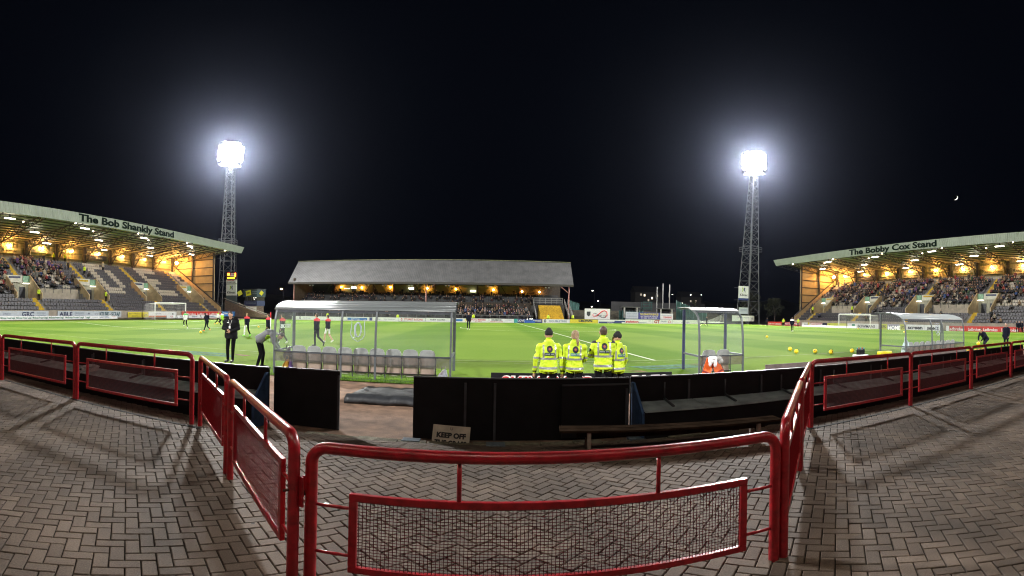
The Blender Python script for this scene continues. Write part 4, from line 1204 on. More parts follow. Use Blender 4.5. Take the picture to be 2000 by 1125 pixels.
# ================================================================ THE OLD STAND ON THE FAR SIDE
def old_stand():
    t = thing('grandstand', 'old grandstand across the pitch with a sloping grey sheet roof', 'grandstand', (-12.6, 101, 0), 'stands around the pitch')
    xl, xr = -43.4, 18.6
    roofm = clad('weathered_grey_roof_sheets', (.052, .052, .053), .4, 0, .35, .7, .25)
    ef, er, yr = 97.0, 8.05, 105.0
    m = MB()
    P4 = [(xl-1.3, 97, 8.05), (xr+.9, 97, 8.05), (xr+1.7, 105, 13.8), (xl-2.2, 105, 13.8)]
    m.add(P4+[(x, y, z+.15) for x, y, z in P4], [(3, 2, 1, 0), (4, 5, 6, 7), (0, 1, 5, 4), (1, 2, 6, 5), (2, 3, 7, 6), (3, 0, 4, 7)]); m.build('roof', roofm, t)
    m = MB(); m.quad((xl-2.2, 105.1, 13.75), (xr+1.7, 105.1, 13.75), (xr+1.2, 113, 8.2), (xl-1.6, 113, 8.2)); m.build('rear_roof_slope', roofm, t)
    m = MB(); m.bar((xl-2.2, 105, 14.0), (xr+1.7, 105, 14.0), .5, .14); m.build('ridge_cap', mat('mossy_ridge', (.10, .105, .05), .9, 0, .4, 2), t)
    m = MB(); m.box(xl-1.3, xr+.9, 96.85, 96.99, 7.75, 8.2); m.build('eaves_board', mat('dark_brown_eaves', (.035, .03, .026), .7, 0, .3), t)
    wall_d = mat('dark_brown_boarding', (.045, .034, .026), .8, 0, .3, 3)
    m = MB(); m.box(xl, xr, 109, 109.2, 0, 9); m.build('back_wall', wall_d, t)
    panel = mat('yellowed_cream_panel', (.20, .175, .10), .75, 0, .2, .8)
    xs = [xl+6.2+5.1*i for i in range(10)]
    for a, b in zip(xs[:-1], xs[1:]):
        m = MB(); m.box(a+.18, b-.18, 108.8, 108.98, 4.9, 8.3); m.build('wall_panel', panel, t)
    for x in xs:
        m = MB(); m.box(x-.14, x+.14, 108.5, 108.98, 3.6, 9); m.build('wall_post', mat('maroon_post', (.06, .022, .018), .6, 0, .2), t)
    for x in xs[::2]:
        m = MB(); m.bar((x, 106.6, 8.9), (x+2.3, 106.6, 5.2), .16, .16, up=(0, 1, 0)); m.bar((x+.3, 106.6, 8.9), (x-2.0, 106.6, 5.6), .12, .12, up=(0, 1, 0)); m.build('diagonal_brace', wall_d, t)
    m = MB(); m.box(xl-.05, xl+.15, 97.2, 109, 0, 9.2); m.build('side_wall', mat('brown_side_cladding', (.09, .07, .055), .8, 0, .2, 2), t)
    m = MB(); m.add([(xl, 97.2, 8.2), (xl, 105, 13.7), (xl, 109, 11)], [(0, 1, 2)]); m.build('gable', wall_d, t)
    m = MB(); m.add([(xr+.3, 97.2, 8.2), (xr+.3, 105, 13.7), (xr+.3, 109, 11)], [(0, 1, 2)]); m.build('gable', wall_d, t)
    pk = mat('dusty_pink_post', (.22, .10, .085), .6, 0, .2)
    for x in (xl+.1, -12.4, xr-.05):
        m = MB(); m.tube([(x, 97.3, 0), (x, 97.3, 8.0)], .13, 10); m.build('roof_post', pk, t, True)
    for x in (-12.4, xr-.05):
        m = MB(); m.bar((x, 97.3, 6.3), (x+(1.9 if x < 0 else -1.9), 97.3, 7.8), .16, .16, up=(0, 1, 0)); m.build('post_brace', pk, t)
    # rake: front paddock and the upper deck behind it
    dkc = mat('dark_terracing', (.045, .043, .042), .9, 0, .3, 2)
    m = MB()
    for r in range(9): m.box(xl+.3, 10.6, 94.6+.75*r, 95.36+.75*r+(.0 if r < 8 else .2), 0, .45+.3*r)
    for r in range(8): m.box(xl+.3, xr-.2, 101.6+.85*r, 102.45+.85*r, 0, 3.6+.32*r)
    m.build('terracing', dkc, t)
    m = MB(); m.box(xl+.3, 10.6, 101.35, 101.55, 2.5, 4.1); m.build('deck_front', wall_d, t)
    # rows of seats, front paddock pale, deck dark
    tv = []; tf = []
    s = MB()
    s.box(-.2, .2, .42, .46, .3, .75); s.box(-.2, .2, .1, .4, .36, .42)
    pts = []
    for r in range(8):
        for k in range(int((10.4-xl-.6)/.52)): pts.append((xl+.6+.52*k, 94.75+.75*r+.12, .45+.3*r))
    global FAR_SEATS
    FAR_SEATS = list(pts)
    for r in range(7):
        for k in range(int((xr-xl-1)/.52)): FAR_SEATS.append((xl+.6+.52*k, 101.8+.85*r, 3.6+.32*r))
    allp = [p for p in FAR_SEATS if p[0] > -14 or p[1] > 101]
    order = sorted(allp, key=lambda p: -p[0] if p[1] < 101 else 1e3)
    sm = mat('dull_grey_seat', (.035, .036, .04), .6, 0, .2, 1)
    me = s.mesh('seat', sm)
    for p in order[:100]:
        o = bpy.data.objects.new('seat', me); C.objects.link(o); o.location = p; attach(o, t)
    T_ = np.array(s.v); A = np.array(order[100:])
    V = (A[:, None]+T_[None]).reshape(-1, 3); nv = len(s.v)
    me2 = bpy.data.meshes.new('seats'); me2.from_pydata(V.tolist(), [], [tuple(i+nv*j for i in f) for j in range(len(A)) for f in s.f]); me2.materials.append(sm)
    o = bpy.data.objects.new('seats', me2); C.objects.link(o); attach(o, t); o['kind'] = 'stuff'
    # yellow stairs at the right end with railings
    m = MB()
    for r in range(11): m.box(12.3, 17.3, 94.6+.62*r, 95.22+.62*r, 0, .35+.33*r)
    m.build('stairway', yellow_step, t)
    rail = mat('grey_handrail', (.28, .28, .28), .5, .3, .1)
    for x in (11.2, 18.3, 19.1):
        m = MB()
        for k in range(8):
            y, z = 94.7+.95*k, .4+.5*k
            m.bar((x, y, z), (x, y, z+1.15), .05, .05)
        m.bar((x, 94.6, 1.5), (x, 101.6, 5.2), .05, .06); m.bar((x, 94.6, 1.0), (x, 101.6, 4.7), .04, .04)
        m.build('stair_railing', rail, t)
    m = MB()
    for z in (4.3, 4.8, 5.3): m.bar((11.4, 101.4, z), (18, 101.4, z), .05, .05)
    for k in range(6): m.bar((11.4+1.3*k, 101.4, 3.9), (11.4+1.3*k, 101.4, 5.3), .05, .05)
    m.build('landing_railing', rail, t)
    m = MB(); m.bar((xl+.3, 94.4, 1.25), (10.6, 94.4, 1.25), .05, .05)
    for k in range(28): m.bar((xl+.5+2*k*.965, 94.4, .2), (xl+.5+2*k*.965, 94.4, 1.25), .04, .04)
    m.build('front_railing', rail, t)
    # lamps on the back wall
    bulb = emit('old_stand_bulb', (1, .43, .06), 170); panl = emit('old_stand_lit_panel', (.85, .9, .62), 7)
    for px, py in ((666, 561), (706, 562), (762, 561), (834, 563), (890, 564), (963, 565), (1019, 568), (1053, 569)):
        kx = tan_of(px)
        x = kx*108.4; z = 1.75+(609-py+(px-860)*.012)/884*math.hypot(x, 108.4)
        m = MB(); m.ell((x, 108.35, z), (.2, .2, .2), None, 8, 5); m.build('bulkhead_lamp', bulb, t)
        m = MB(); m.bar((x, 108.8, z+.2), (x, 108.35, z+.22), .06, .06); m.build('lamp_bracket', wall_d, t)
    for px, py in ((690, 563), (802, 563), (923, 566)):
        x = tan_of(px)*108.2; z = 1.75+(608-py)/884*math.hypot(x, 108.2)
        m = MB(); m.box(x-.62, x+.62, 108.2, 108.4, z-.22, z+.2); m.build('lit_panel', panl, t)
        m = MB(); m.box(x-.5, x+.5, 108.5, 108.78, 4.6, z-.35); m.build('doorway', mat('near_black', (.004, .004, .004), .9, 0, 0), t)
    x = tan_of(678)*108; m = MB(); m.box(x-.9, x+.5, 108.1, 108.2, 7.2, 7.3); m.build('tube_lamp', emit('warm_tube', (1, .85, .4), 12), t)
    for px in (608, 716, 750, 801, 873, 955, 1068):
        x = tan_of(px)*97.6
        for dx in (-.35, .35):
            m = MB(); m.ell((x+dx, 97.5, 7.45), (.18, .22, .14), None, 8, 5); m.build('spot_lamp', mat('unlit_spot_glass', (.3, .3, .28), .3, 0, 0), t)
        m = MB(); m.bar((x-.4, 97.5, 7.65), (x+.4, 97.5, 7.65), .05, .05); m.build('lamp_bracket', wall_d, t)
    return t
old_stand()
# the camera stands below another roofed stand: its eaves keep the walkway in the shade of the pylons behind
rb = MB(); rb.box(-75, 75, -14, -.15, 9.2, 9.5); structure(rb.build('roof', mat('dark_roof_sheet', (.05, .05, .05), .8, 0, .2)))

main_tube = emit('walkway_tube_light', (1, .87, .70), 85)
for i in range(7):                                          # strip lights under that roof, behind the viewer
    q = MB(); q.box(-15.6+5*i, -14.2+5*i, -2.1, -1.9, 9.0, 9.1)
    tag(q.build('strip_light', main_tube), 'strip light under the roof behind the viewer, %s from the left' % ['first', 'second', 'third', 'fourth', 'fifth', 'sixth', 'seventh'][i], 'light', 'strip lights under the roof behind the viewer')
# ================================================================ FLOODLIGHT PYLONS
def pylon(label, base, head, wb, wt, aim):
    t = thing('floodlight_pylon', label, 'floodlight', (base[0], base[1], 0), 'floodlight pylons')
    H = head[2]-2.6
    ax = (Vector((aim[0], aim[1], 0))-Vector((head[0], head[1], 0))).normalized()
    # the mast is turned a little from the pitch axes
    ang = .25
    def corner(i, z):
        u = z/H
        w_ = (wb+(wt-wb)*min(1, u*1.05))/2
        a = ang+math.pi/4+i*math.pi/2
        c = Vector((base[0], base[1], 0)).lerp(Vector((head[0], head[1], 0)), u)
        return Vector((c.x+w_*1.414*math.cos(a), c.y+w_*1.414*math.sin(a), z))
    for i in range(4):
        m = MB(); m.bar(corner(i, 0), corner(i, H), .16, .16); m.build('leg', steel, t)
    zs = [0]
    st_ = 2.9
    while zs[-1] < H-.8: zs.append(min(H, zs[-1]+st_)); st_ = max(1.25, st_*.952)
    m = MB()
    for a, b in zip(zs[:-1], zs[1:]):
        for i in range(4):
            j = (i+1) % 4
            m.bar(corner(i, b), corner(j, b), .07, .07)
            mid = (a+b)/2
            k = zs.index(a)
            if k % 2: m.bar(corner(i, a), corner(j, b), .07, .07)
            else: m.bar(corner(j, a), corner(i, b), .07, .07)
    m.build('bracing', steel, t)
    m = MB()
    for z in (H*.46, H*.62):
        c = sum((corner(i, z) for i in range(4)), Vector())/4
        for i in range(4):
            p, q = corner(i, z), corner((i+1) % 4, z)
            p = c+(p-c)*1.45; q = c+(q-c)*1.45
            for dz in (0, .6, 1.1): m.bar(p+Vector((0, 0, dz)), q+Vector((0, 0, dz)), .06, .06)
            m.bar(p, p+Vector((0, 0, 1.1)), .06, .06)
        break
    m.build('maintenance_platform', steel, t)
    m = MB()
    for k in range(40):
        p = corner(0, H*k/40)+Vector((.25, 0, 0)); m.bar(p-Vector((.2, 0, 0)), p+Vector((.2, 0, 0)), .04, .04)
    for s_ in (-.2, .2): m.bar(corner(0, 0)+Vector((.25+s_, 0, 0)), corner(0, H*39/40)+Vector((.25+s_, 0, 0)), .05, .05)
    m.build('ladder', steel, t)
    # head: frame and lamps facing the pitch
    d = (Vector(aim)-Vector(head)).normalized()
    r = d.cross(Vector((0, 0, 1))).normalized(); u = r.cross(d)
    hc = Vector(head)
    fr = MB()
    for k in range(6):
        o = -2.5+k
        fr.bar(hc+u*o-r*2.7, hc+u*o+r*2.7, .1, .1); 
    for o in (-2.6, -.9, .9, 2.6): fr.bar(hc+r*o-u*2.7-d*.1, hc+r*o+u*2.7-d*.1, .12, .12)
    for i in range(4): fr.bar(corner(i, H-.4), hc-u*2.5+r*(1.8 if (corner(i, H)-hc).dot(r) > 0 else -1.8)-d*.1, .13, .13)
    fr.build('lamp_frame', steel, t)
    fl = MB(); fl.obox(hc-u*2.95+d*.7, r*2.6, d*1.5, u*.05); fl.build('lamp_shield', darkm, t)  # added plate that keeps the lamp light off the mast top
    lens, can = emit('floodlight_lens', (1, .98, .94), 120), mat('lamp_housing', (.2, .2, .21), .5, .3, 0)
    for a in range(6):
        for b in range(6):
            if a in (0, 5) and b in (0, 5): continue
            c = hc+r*(-2.6+1.04*a)+u*(-2.6+1.04*b)
            g = MB(); g.tube([c+d*.05, c+d*.2, c+d*.42], [.14, .3, .40], 10); lp = g.build('lamp', can, t, True)
            g = MB(); g.tube([c+d*.425, c+d*.44], .39, 10); g.build('lens', lens, lp)
    return t
pylon('floodlight pylon behind the left-hand stand, with the score board at its foot', (-58.2, 91.2), TOWERS[0], 3.4, 1.4, AIM[0])
pylon('floodlight pylon left of the right-hand stand, with a sponsor panel on its legs', (62.4, 94.4), TOWERS[1], 4.1, 1.35, AIM[1])
# ================================================================ BOARDS ROUND THE PITCH
pale_b = mat('pale_blue_grey_board', (.42, .47, .52), .55, 0, .1, 3); white_b = mat('white_board', (.66, .68, .68), .55, 0, .1, 3)
yellow_b = mat('yellow_board', (.62, .53, .03), .55, 0, .1, 3); red_b = mat('red_board', (.50, .025, .02), .55, 0, .1, 3)
blue_b = mat('bright_blue_board', (.03, .15, .42), .55, 0, .15, 3); dblue_b = mat('deep_blue_board', (.02, .04, .17), .55, 0, .15, 3)
orange_b = mat('orange_band', (.55, .16, .06), .55, 0, .1, 3); lime_b = mat('lime_board', (.48, .52, .08), .55, 0, .1, 3); pink_b = mat('pink_red_board', (.42, .06, .08), .55, 0, .1, 3)
teal_b = mat('teal_band', (.03, .3, .3), .55, 0, .1, 3); lilac_b = mat('lilac_board', (.38, .38, .5), .55, 0, .1, 3)
GL_ = 'advertising boards along the left-hand goal line'; GR_ = 'advertising boards along the right-hand goal line'; GF_ = 'advertising boards along the far touchline'
def lb_(p0, p1, x, z0, h, lab, bgm, texts=(), tilt=0, rects=()):
    return board('advertising_board', lab, (x, x/tan_of(p0)), (x, x/tan_of(p1)), z0, h, bgm, texts, GL_, tilt=tilt, rects=rects)
lb_(-60, 95, -50.8, .2, .95, 'pale board with big navy GRC letters behind the left-hand goal line', pale_b, [('GRC', .72, .5, .62, .16, navy_ink, .03), ('DUNDEE DC', .45, .6, .3, .1, grey_ink, 0), ('01382 000000', .9, .7, .2, .13, grey_ink, 0)][:2]+[('BUILDING', .9, .7, .2, .12, grey_ink, 0), ('CONTRACTORS', .9, .35, .2, .13, grey_ink, 0)])
lb_(113, 182, -50.8, .2, .95, 'pale board with navy lettering reading ABLE roller shutters', pale_b, [('ABLE', .22, .5, .6, .36, navy_ink, .03), ('ROLLER', .6, .68, .26, .24, grey_ink, .005), ('SHUTTERS', .6, .32, .26, .27, grey_ink, .005), ('X', .87, .6, .3, .08, navy_ink, .01)])
lb_(182.4, 237, -50.8, .2, .95, 'pale board with condensed teal lettering reading KELBIE SCRAP', pale_b, [('KELBIE - SCRAP', .58, .5, .6, .74, mat('dark_teal_lettering', (.01, .06, .08), .5, 0, 0), .02), ('O', .1, .5, .4, .08, grey_ink, 0)])
lb_(250, 276, -50.8, .15, .85, 'small yellow board with two lines of black writing, left of the goal', yellow_b, [('Stuart Robertson', .5, .7, .22, .85, dk, 0), ('Joinery', .5, .3, .25, .7, dk, 0)])
lb_(277, 290, -50.8, .15, .85, 'yellow board partly behind the net of the left-hand goal', yellow_b, [('Ltd', .5, .5, .3, .5, dk, 0)])
lb_(290.5, 345, -50.8, .15, .95, 'white board with an orange lower band behind the left-hand goal net', white_b, [('Tayside', .3, .65, .3, .3, grey_ink, 0), ('n', .85, .6, .4, .08, dk, .02)], rects=[(.5, .14, 1, .26, orange_b)])
lb_(355, 432, -50.8, .15, 1.0, 'red board with repeated white lettering right of the left-hand goal', red_b, [('Ladbrokes  Ladbrokes  Ladbrokes', .5, .5, .42, .9, white_ink, .01)])
lb_(432.5, 473, -50.8, .15, 1.0, 'blue board with white writing at the foot of the left-hand stand corner', blue_b, [('Telecom', .25, .6, .36, .4, white_ink, .01), ('Call Us', .8, .7, .26, .25, white_ink, 0), ('Today', .8, .35, .26, .25, white_ink, 0)])
legal = [(-60, 0), (0.4, 31), (31.4, 63), (63.4, 95), (95.4, 126), (126.4, 178)]
for i, (a, b) in enumerate(legal):
    lb_(a, b, -48.7, 0.04, .5, 'low white board with green lettering, %s from the left edge of the photo' % ['first', 'second', 'third', 'fourth', 'fifth', 'sixth'][i], white_b, [('McEwan Fraser Legal' if i < 5 else 'McEwan Fraser Legal   Legal', .5, .5, .5, .92, green_ink, .008)], .35)
lb_(178.4, 230, -48.7, .04, .5, 'low slanting white board with thin grey hotel lettering', white_b, [('HOTEL', .5, .5, .55, .35, grey_ink, .01), ('DUNDEE', .15, .5, .25, .2, grey_ink, 0), ('****', .85, .5, .4, .2, red_ink, 0)], .35)
for i, (a, b, s, mm) in enumerate(((326, 346, 'YT', red_ink), (346.5, 368, 'Scott', grey_ink), (368.5, 392, 'Sidlaw', grey_ink), (392.5, 432, 'Property', grey_ink))):
    lb_(a, b, -48.7, .0, .5, 'low slanting white board right of the left-hand goal, lettered %s' % s, white_b, [(s, .5, .5, .6, .6, mm, .01)], .35, [(.02, .5, .03, 1, dk)])
def rb_(p0, p1, x, z0, h, lab, bgm, texts=(), tilt=0, rects=()):
    return board('advertising_board', lab, (x, x/tan_of(p0)), (x, x/tan_of(p1)), z0, h, bgm, texts, GR_, tilt=tilt, rects=rects)
RX, RZ0 = 61.6, -.15
rb_(1500, 1527, RX, RZ0, .95, 'red board with white writing left of two stewards near the spare goal', red_b, [('Ladbrokes Ladbrokes', .5, .5, .35, .9, white_ink, .01)])
rb_(1533, 1563, RX, RZ0, .95, 'dull red board with pale letters between the two stewards by the right-hand stand', pink_b, [('KETTLE OPTION', .5, .6, .4, .9, white_ink, .01), ('DUNDEE', .5, .2, .18, .6, white_ink, 0)])
rb_(1567, 1582, RX, RZ0, .95, 'small white board with a dark patch beside the right-hand steward', white_b, [('BRS', .5, .5, .4, .6, navy_ink, .01)], rects=[(.85, .5, .2, 1, yellow_b)])
rb_(1583, 1606, RX, RZ0, .95, 'white board with a pink border left of the right-hand goal', white_b, [('DENS ROAD', .5, .5, .3, .8, red_ink, .01)], rects=[(.5, .92, 1, .14, pink_b)])
rb_(1606.5, 1615, RX, RZ0, .95, 'narrow dark board with pale writing left of the right-hand goal', navy_b, [('wyp', .5, .5, .4, .6, white_ink, .01)])
rb_(1616, 1655, RX, RZ0, .95, 'long lime yellow board behind the right-hand goal', lime_b, [('C', .12, .5, .4, .06, green_ink, .01)])
rb_(1655.5, 1716, RX, RZ0, 1.0, 'white board with a green square and navy BOWMANS lettering behind the goal net', white_b, [('BOWMANS', .62, .5, .5, .55, navy_ink, .02)], rects=[(.2, .6, .1, .55, mat('green_square', (.02, .2, .12), .5, 0, 0))])
rb_(1719, 1733, RX, RZ0, 1.0, 'lime board reading EPS seen through the end of the far dugout', lime_b, [('EPS', .5, .5, .5, .6, dk, .01)])
rb_(1733.3, 1757, RX, RZ0, 1.0, 'lilac board with dark writing seen through the end of the far dugout', lilac_b, [('HOME ROW FLT', .5, .6, .35, .85, navy_ink, .01)])
rb_(1757.3, 1769, RX, RZ0, 1.0, 'second lime board reading EPS, just left of the far dugout back', lime_b, [('EPS', .5, .5, .5, .6, dk, .01)])
rb_(1770, 1806, RX, RZ0, 1.0, 'white board with dark slanting letters reading screen, seen through the far dugout', white_b, [('screen', .5, .5, .6, .8, dk, .03)])
rb_(1806.4, 1838, RX, RZ0, 1.0, 'white board with dark slanting letters reading select, seen through the far dugout', white_b, [('select', .5, .5, .6, .7, dk, .03)])
for i, (a, b) in enumerate(((1848, 1888), (1888.4, 1917), (1917.4, 1952), (1952.4, 1993), (1993.4, 2040))):
    rb_(a, b, RX, RZ0, .92, 'long red board with white lettering, %s right of the far dugout end' % ['half behind its glass', 'first', 'second', 'third', 'last'][i] if i else 'red board with white lettering half behind the glass of the far dugout', red_b, [('Ladbrokes', .5, .45, .5, .8, white_ink, .012)], rects=[(.08, .5, .15, 1, white_b)] if i == 0 else ())
rb_(1566, 1672, 59.6, -.05, .45, 'low plain white board lying along the goal line beside the right-hand goal', white_p, tilt=.35)
def far_(p0, p1, lab, bgm, texts=(), rects=(), y=92.0, z0=None, h=.82, **kw):
    pm = (p0+p1)/2
    z = z0 if z0 is not None else -.5+(pm-571)/629*.42 if pm < 1200 else -.08 if z0 is None else z0
    return board('advertising_board', lab, (y*tan_of(p0), y), (y*tan_of(p1), y), z, h, bgm, texts, GF_, rects=rects, **kw)
far_(571, 664, 'white board with a blue badge seen through the left end of the near dugout', white_b, [('S', .17, .55, .6, .03, navy_ink, .03), ('Scottish', .32, .55, .3, .2, grey_ink, 0)])
far_(664.5, 676, 'narrow white board behind the second post of the near dugout', white_b)
far_(676.5, 728, 'white board with a long blue stripe behind the emblem of the near dugout', white_b, [('EVENING', .35, .5, .25, .5, white_ink, 0)], [(.42, .5, .75, .6, blue_b), (.93, .55, .1, .8, dblue_b)])
far_(728.5, 779, 'white board with pale grey writing in the middle of the near dugout view', white_b, [('tele', .2, .5, .4, .2, grey_ink, 0), ('the courier', .65, .55, .3, .5, grey_ink, 0)])
far_(779.5, 831, 'white board with red lettering seen through the third bay of the near dugout', white_b, [('STUART & SONS', .55, .55, .5, .7, red_ink, .01), ('O', .1, .5, .6, .06, red_ink, .03)])
far_(831.5, 884, 'white board with small dark writing at the right end of the near dugout', white_b, [('ALEX CLARK', .45, .55, .3, .7, dk, .01)])
far_(884.5, 914, 'white board with a blue patch and yellow badge beside the lone player', white_b, [('O', .85, .5, .6, .1, yellow_ink, .05)], [(.4, .55, .5, .5, blue_b)])
far_(914.5, 955, 'white board with two lines of red writing right of the lone player', white_b, [('AUTO REPAIRS', .5, .68, .36, .7, red_ink, .01), ('01382', .5, .28, .3, .5, red_ink, 0)])
far_(955.5, 1004, 'white board with grey and red writing, left of the blue board', white_b, [('DRUMMOND', .3, .65, .38, .4, dk, .01), ('DUNDEE', .8, .7, .24, .2, grey_ink, 0), ('SPORTS CLUB', .3, .25, .26, .5, red_ink, 0)])
far_(1004.5, 1059, 'deep blue board with a teal end and pale letters behind the blue stand', dblue_b, [('LOVE', .25, .55, .5, .25, white_ink, .01), ('Fitness', .82, .6, .4, .3, white_ink, .01)], [(.06, .5, .12, 1, teal_b)])
far_(1060, 1113, 'white board with a dark tree badge and grey DOUBLETREE lettering', white_b, [('DOUBLETREE', .56, .5, .5, .66, grey_ink, .015), ('O', .09, .5, .7, .09, dk, .06)])
far_(1113.5, 1168, 'yellow board with bold black CROWN lettering', yellow_b, [('CROWN', .55, .62, .48, .5, dk, .04)])
far_(1168.5, 1221, 'white board with a navy wedge, left of the swinton board', white_b, [('lighting', .45, .2, .26, .5, white_ink, .0)], [(.45, .28, .85, .42, dblue_b), (.8, .6, .4, .3, dblue_b)])
far_(1221.5, 1275, 'white board with large red swinton lettering', white_b, [('swinton', .25, .48, .62, .45, red_ink, .025), ('insurance', .62, .3, .3, .3, grey_ink, .01), ('DC', .9, .7, .3, .1, grey_ink, 0)], h=.95)
far_(1275.5, 1313, 'white board with bold red GT letters', white_b, [('GT', .2, .5, .7, .28, mat('brick_red_lettering', (.35, .02, .015), .5, 0, 0), .04), ('TAXIS', .55, .6, .3, .3, grey_ink, .01), ('O', .85, .5, .6, .14, red_ink, 0)], h=.95)
far_(1313.5, 1368, 'white board with faint writing, half behind the small shelter', white_b, [('city glass', .5, .5, .36, .6, grey_ink, 0)], h=.95)
far_(1368.5, 1408, 'navy board with white writing seen through the small shelter', navy_b, [('POLICE SCOTLAND', .5, .5, .5, .9, white_ink, .015)], h=.95)
far_(1408.5, 1440, 'dark blank board behind the right side of the small shelter', navy_b, h=.95)
# small blue box with a bunch of white footballs in front of the deep blue board
bx_ = thing('equipment_bin', 'bright blue bin standing in front of the far boards', 'bin', (90.5*tan_of(1035), 90.5, -.3))
x = 90.5*tan_of(1035)
m = MB(); m.box(x-1.05, x+1.05, 90.2, 90.9, -.3, .28); m.build('body', mat('royal_blue_paint', (.02, .09, .42), .5, 0, .1), bx_, bevel=.03)
m = MB(); m.box(x-1.1, x+1.1, 90.15, 90.95, .281, .33); m.build('rim', blue_b, bx_)
for i, (dx, dz) in enumerate(((-.5, .42), (.35, .44), (.05, .62), (.5, .7))):
    o = ball0.copy(); C.objects.link(o); o.data = ball0.data.copy(); o.data.materials[0] = white_p; o.location = (x+dx, 90.5, .3+dz*.3); o.scale = (1.4,)*3
    tag(o, 'white ball on top of the bright blue bin, %s of four from the left' % ['first', 'third', 'second', 'fourth'][i], 'football', 'white balls on the blue bin')
# ================================================================ SCORE BOARD, CONTROL ROOM
sb = thing('scoreboard', 'tall score board with glowing red digits above a white sponsor panel', 'scoreboard', (-52.4, 84, 0))
sxc, syc = 84*tan_of(451.5), 84.0
X_ = Vector((1, 0, 0))
for dx in (-1.28, 1.28):
    m = MB(); m.box(sxc+dx-.08, sxc+dx+.08, syc+.1, syc+.26, 0, 9.8); m.build('leg', navy_steel, sb)
m = MB(); m.box(sxc-1.3, sxc+1.3, syc-.1, syc+.1, 8.15, 9.75); m.build('display', mat('dark_red_display', (.05, .006, .006), .5, 0, .1), sb)
hot, amb = emit('red_digit', (1, .18, .02), 9), emit('amber_text', (1, .72, .02), 5)
for dx, w_, z, h, e_ in ((-.72, .62, 9.3, .55, hot), (.98, .34, 9.15, .8, hot), (-.1, 1.9, 8.5, .3, amb), (.25, .7, 9.35, .16, emit('dim_text', (1, .7, .6), .8)), (.2, 1.0, 8.95, .13, emit('dim_text', (1, .7, .6), .8))):
    m = MB(); m.box(sxc+dx-w_/2, sxc+dx+w_/2, syc-.13, syc-.102, z-h/2, z+h/2); m.build('lit_digits', e_, sb)
m = MB(); m.box(sxc-1.32, sxc+1.32, syc-.1, syc+.1, 7.25, 8.1); pp = m.build('name_panel', white_b, sb)
text('DUNDEE', .38, (sxc-.2, syc-.115, 7.9), (1, 0, 0), (0, 0, 1), red_ink, sb, 1.8, .01); text('FOOTBALL CLUB', .3, (sxc-.1, syc-.115, 7.48), (1, 0, 0), (0, 0, 1), dk, sb, 2.2, .005)
def sponsor(t, x, y, z0, z1, w_, strip=False):
    m = MB(); m.box(x-w_/2, x+w_/2, y-.1, y+.1, z0, z1); m.build('sponsor_panel', white_b, t)
    h = z1-z0
    lime = mat('lime_swoosh', (.28, .42, .02), .5, 0, 0); nav = mat('navy_swoosh', (.015, .03, .12), .5, 0, 0)
    for sg, mm in ((-1, lime), (1, nav)):
        pts = [(.06, .5), (.3, .5), (.2, .05), (.36, -.5), (.10, -.14), (.02, .02)]
        if strip or True:
            q = [(sg*a*h*.42*1.3, b*h*.42) for a, b in pts]
            if sg < 0: q = q[::-1]
            m = MB(); m.prism(q, 0, (x, y-.102, z0+h*.66), (1, 0, 0), (0, 0, 1), (0, -.01, 0)); m.build('emblem', mm, t)
    text('Kilmac', h*.27, (x, y-.112, z0+h*.26), (1, 0, 0), (0, 0, 1), dk, t, w_*.8, .02)
sponsor(sb, sxc, syc, 4.65, 7.1, 2.6)
m = MB(); m.box(sxc-1.25, sxc+1.25, syc-.08, syc+.08, 2.9, 4.5); m.build('lower_panel', mat('slate_panel', (.06, .08, .09), .6, 0, .2), sb)
pn = thing('sponsor_sign', 'white sponsor sign with two swooshes fixed low on the right-hand pylon', 'sign', (62, 91.6, 0))
xk = 91.6*tan_of(1451.5); sponsor(pn, xk, 91.6, 6.3, 9.2, 2.75)
m = MB(); m.box(xk-1.37, xk+1.37, 91.5, 91.7, 5.8, 6.28); m.build('blue_strip', dblue_b, pn)
for dx in (-1.1, 1.1):
    m = MB(); m.bar((xk+dx, 91.75, 5.9), (xk+dx, 94.0, 5.9), .1, .1); m.build('bracket', steel, pn); m = MB(); m.bar((xk+dx, 91.75, 8.9), (xk+dx, 94.0, 8.9), .1, .1); m.build('bracket', steel, pn)
GP_ = 'hoardings by the right-hand pylon'
board('hoarding_board', 'small pale hoarding between the legs of the right-hand pylon', (91.7*tan_of(1443), 91.7), (91.7*tan_of(1461), 91.7), 2.5, 1.55, pale_b, [('LAWSIDE', .5, .6, .3, .7, grey_ink, 0)], GP_, cat='hoarding')
board('hoarding_board', 'wide white hoarding at the foot of the right-hand pylon', (90.6*tan_of(1430), 90.6), (90.6*tan_of(1473), 90.6), .75, 1.35, white_b, [('Invertay Homes', .5, .65, .24, .5, grey_ink, 0), ('o', .9, .5, .4, .06, grey_ink, .02)], GP_, cat='hoarding')
hut = thing('control_room', 'blue control room on stilts with yellow square signs and lit windows', 'building', (-47.6, 86, 0))
hx, hy = 87*tan_of(497), 87.0
def hexa(r0, z0, z1, m_, nm, sc=1.0):
    q = MB(); pts = [(r0*sc*1.05*math.cos(a), r0*sc*.8*math.sin(a)) for a in [math.radians(d) for d in (-125, -55, -5, 55, 125, 185)]]
    q.prism(pts, 0, (hx, hy, z0), (1, 0, 0), (0, 1, 0), (0, 0, z1-z0)); return q.build(nm, m_, hut)
brick = mat('shabby_brick', (.12, .085, .07), .85, 0, .3, 4)
hexa(2.5, 0, 2.45, brick, 'base_wall', .9)
hexa(2.5, 2.45, 3.55, mat('blue_band', (.018, .028, .10), .6, 0, .2), 'lower_band')
hexa(2.5, 3.55, 4.4, mat('dim_window_glass', (.03, .03, .025), .2, 0, .2), 'window_band', .97)
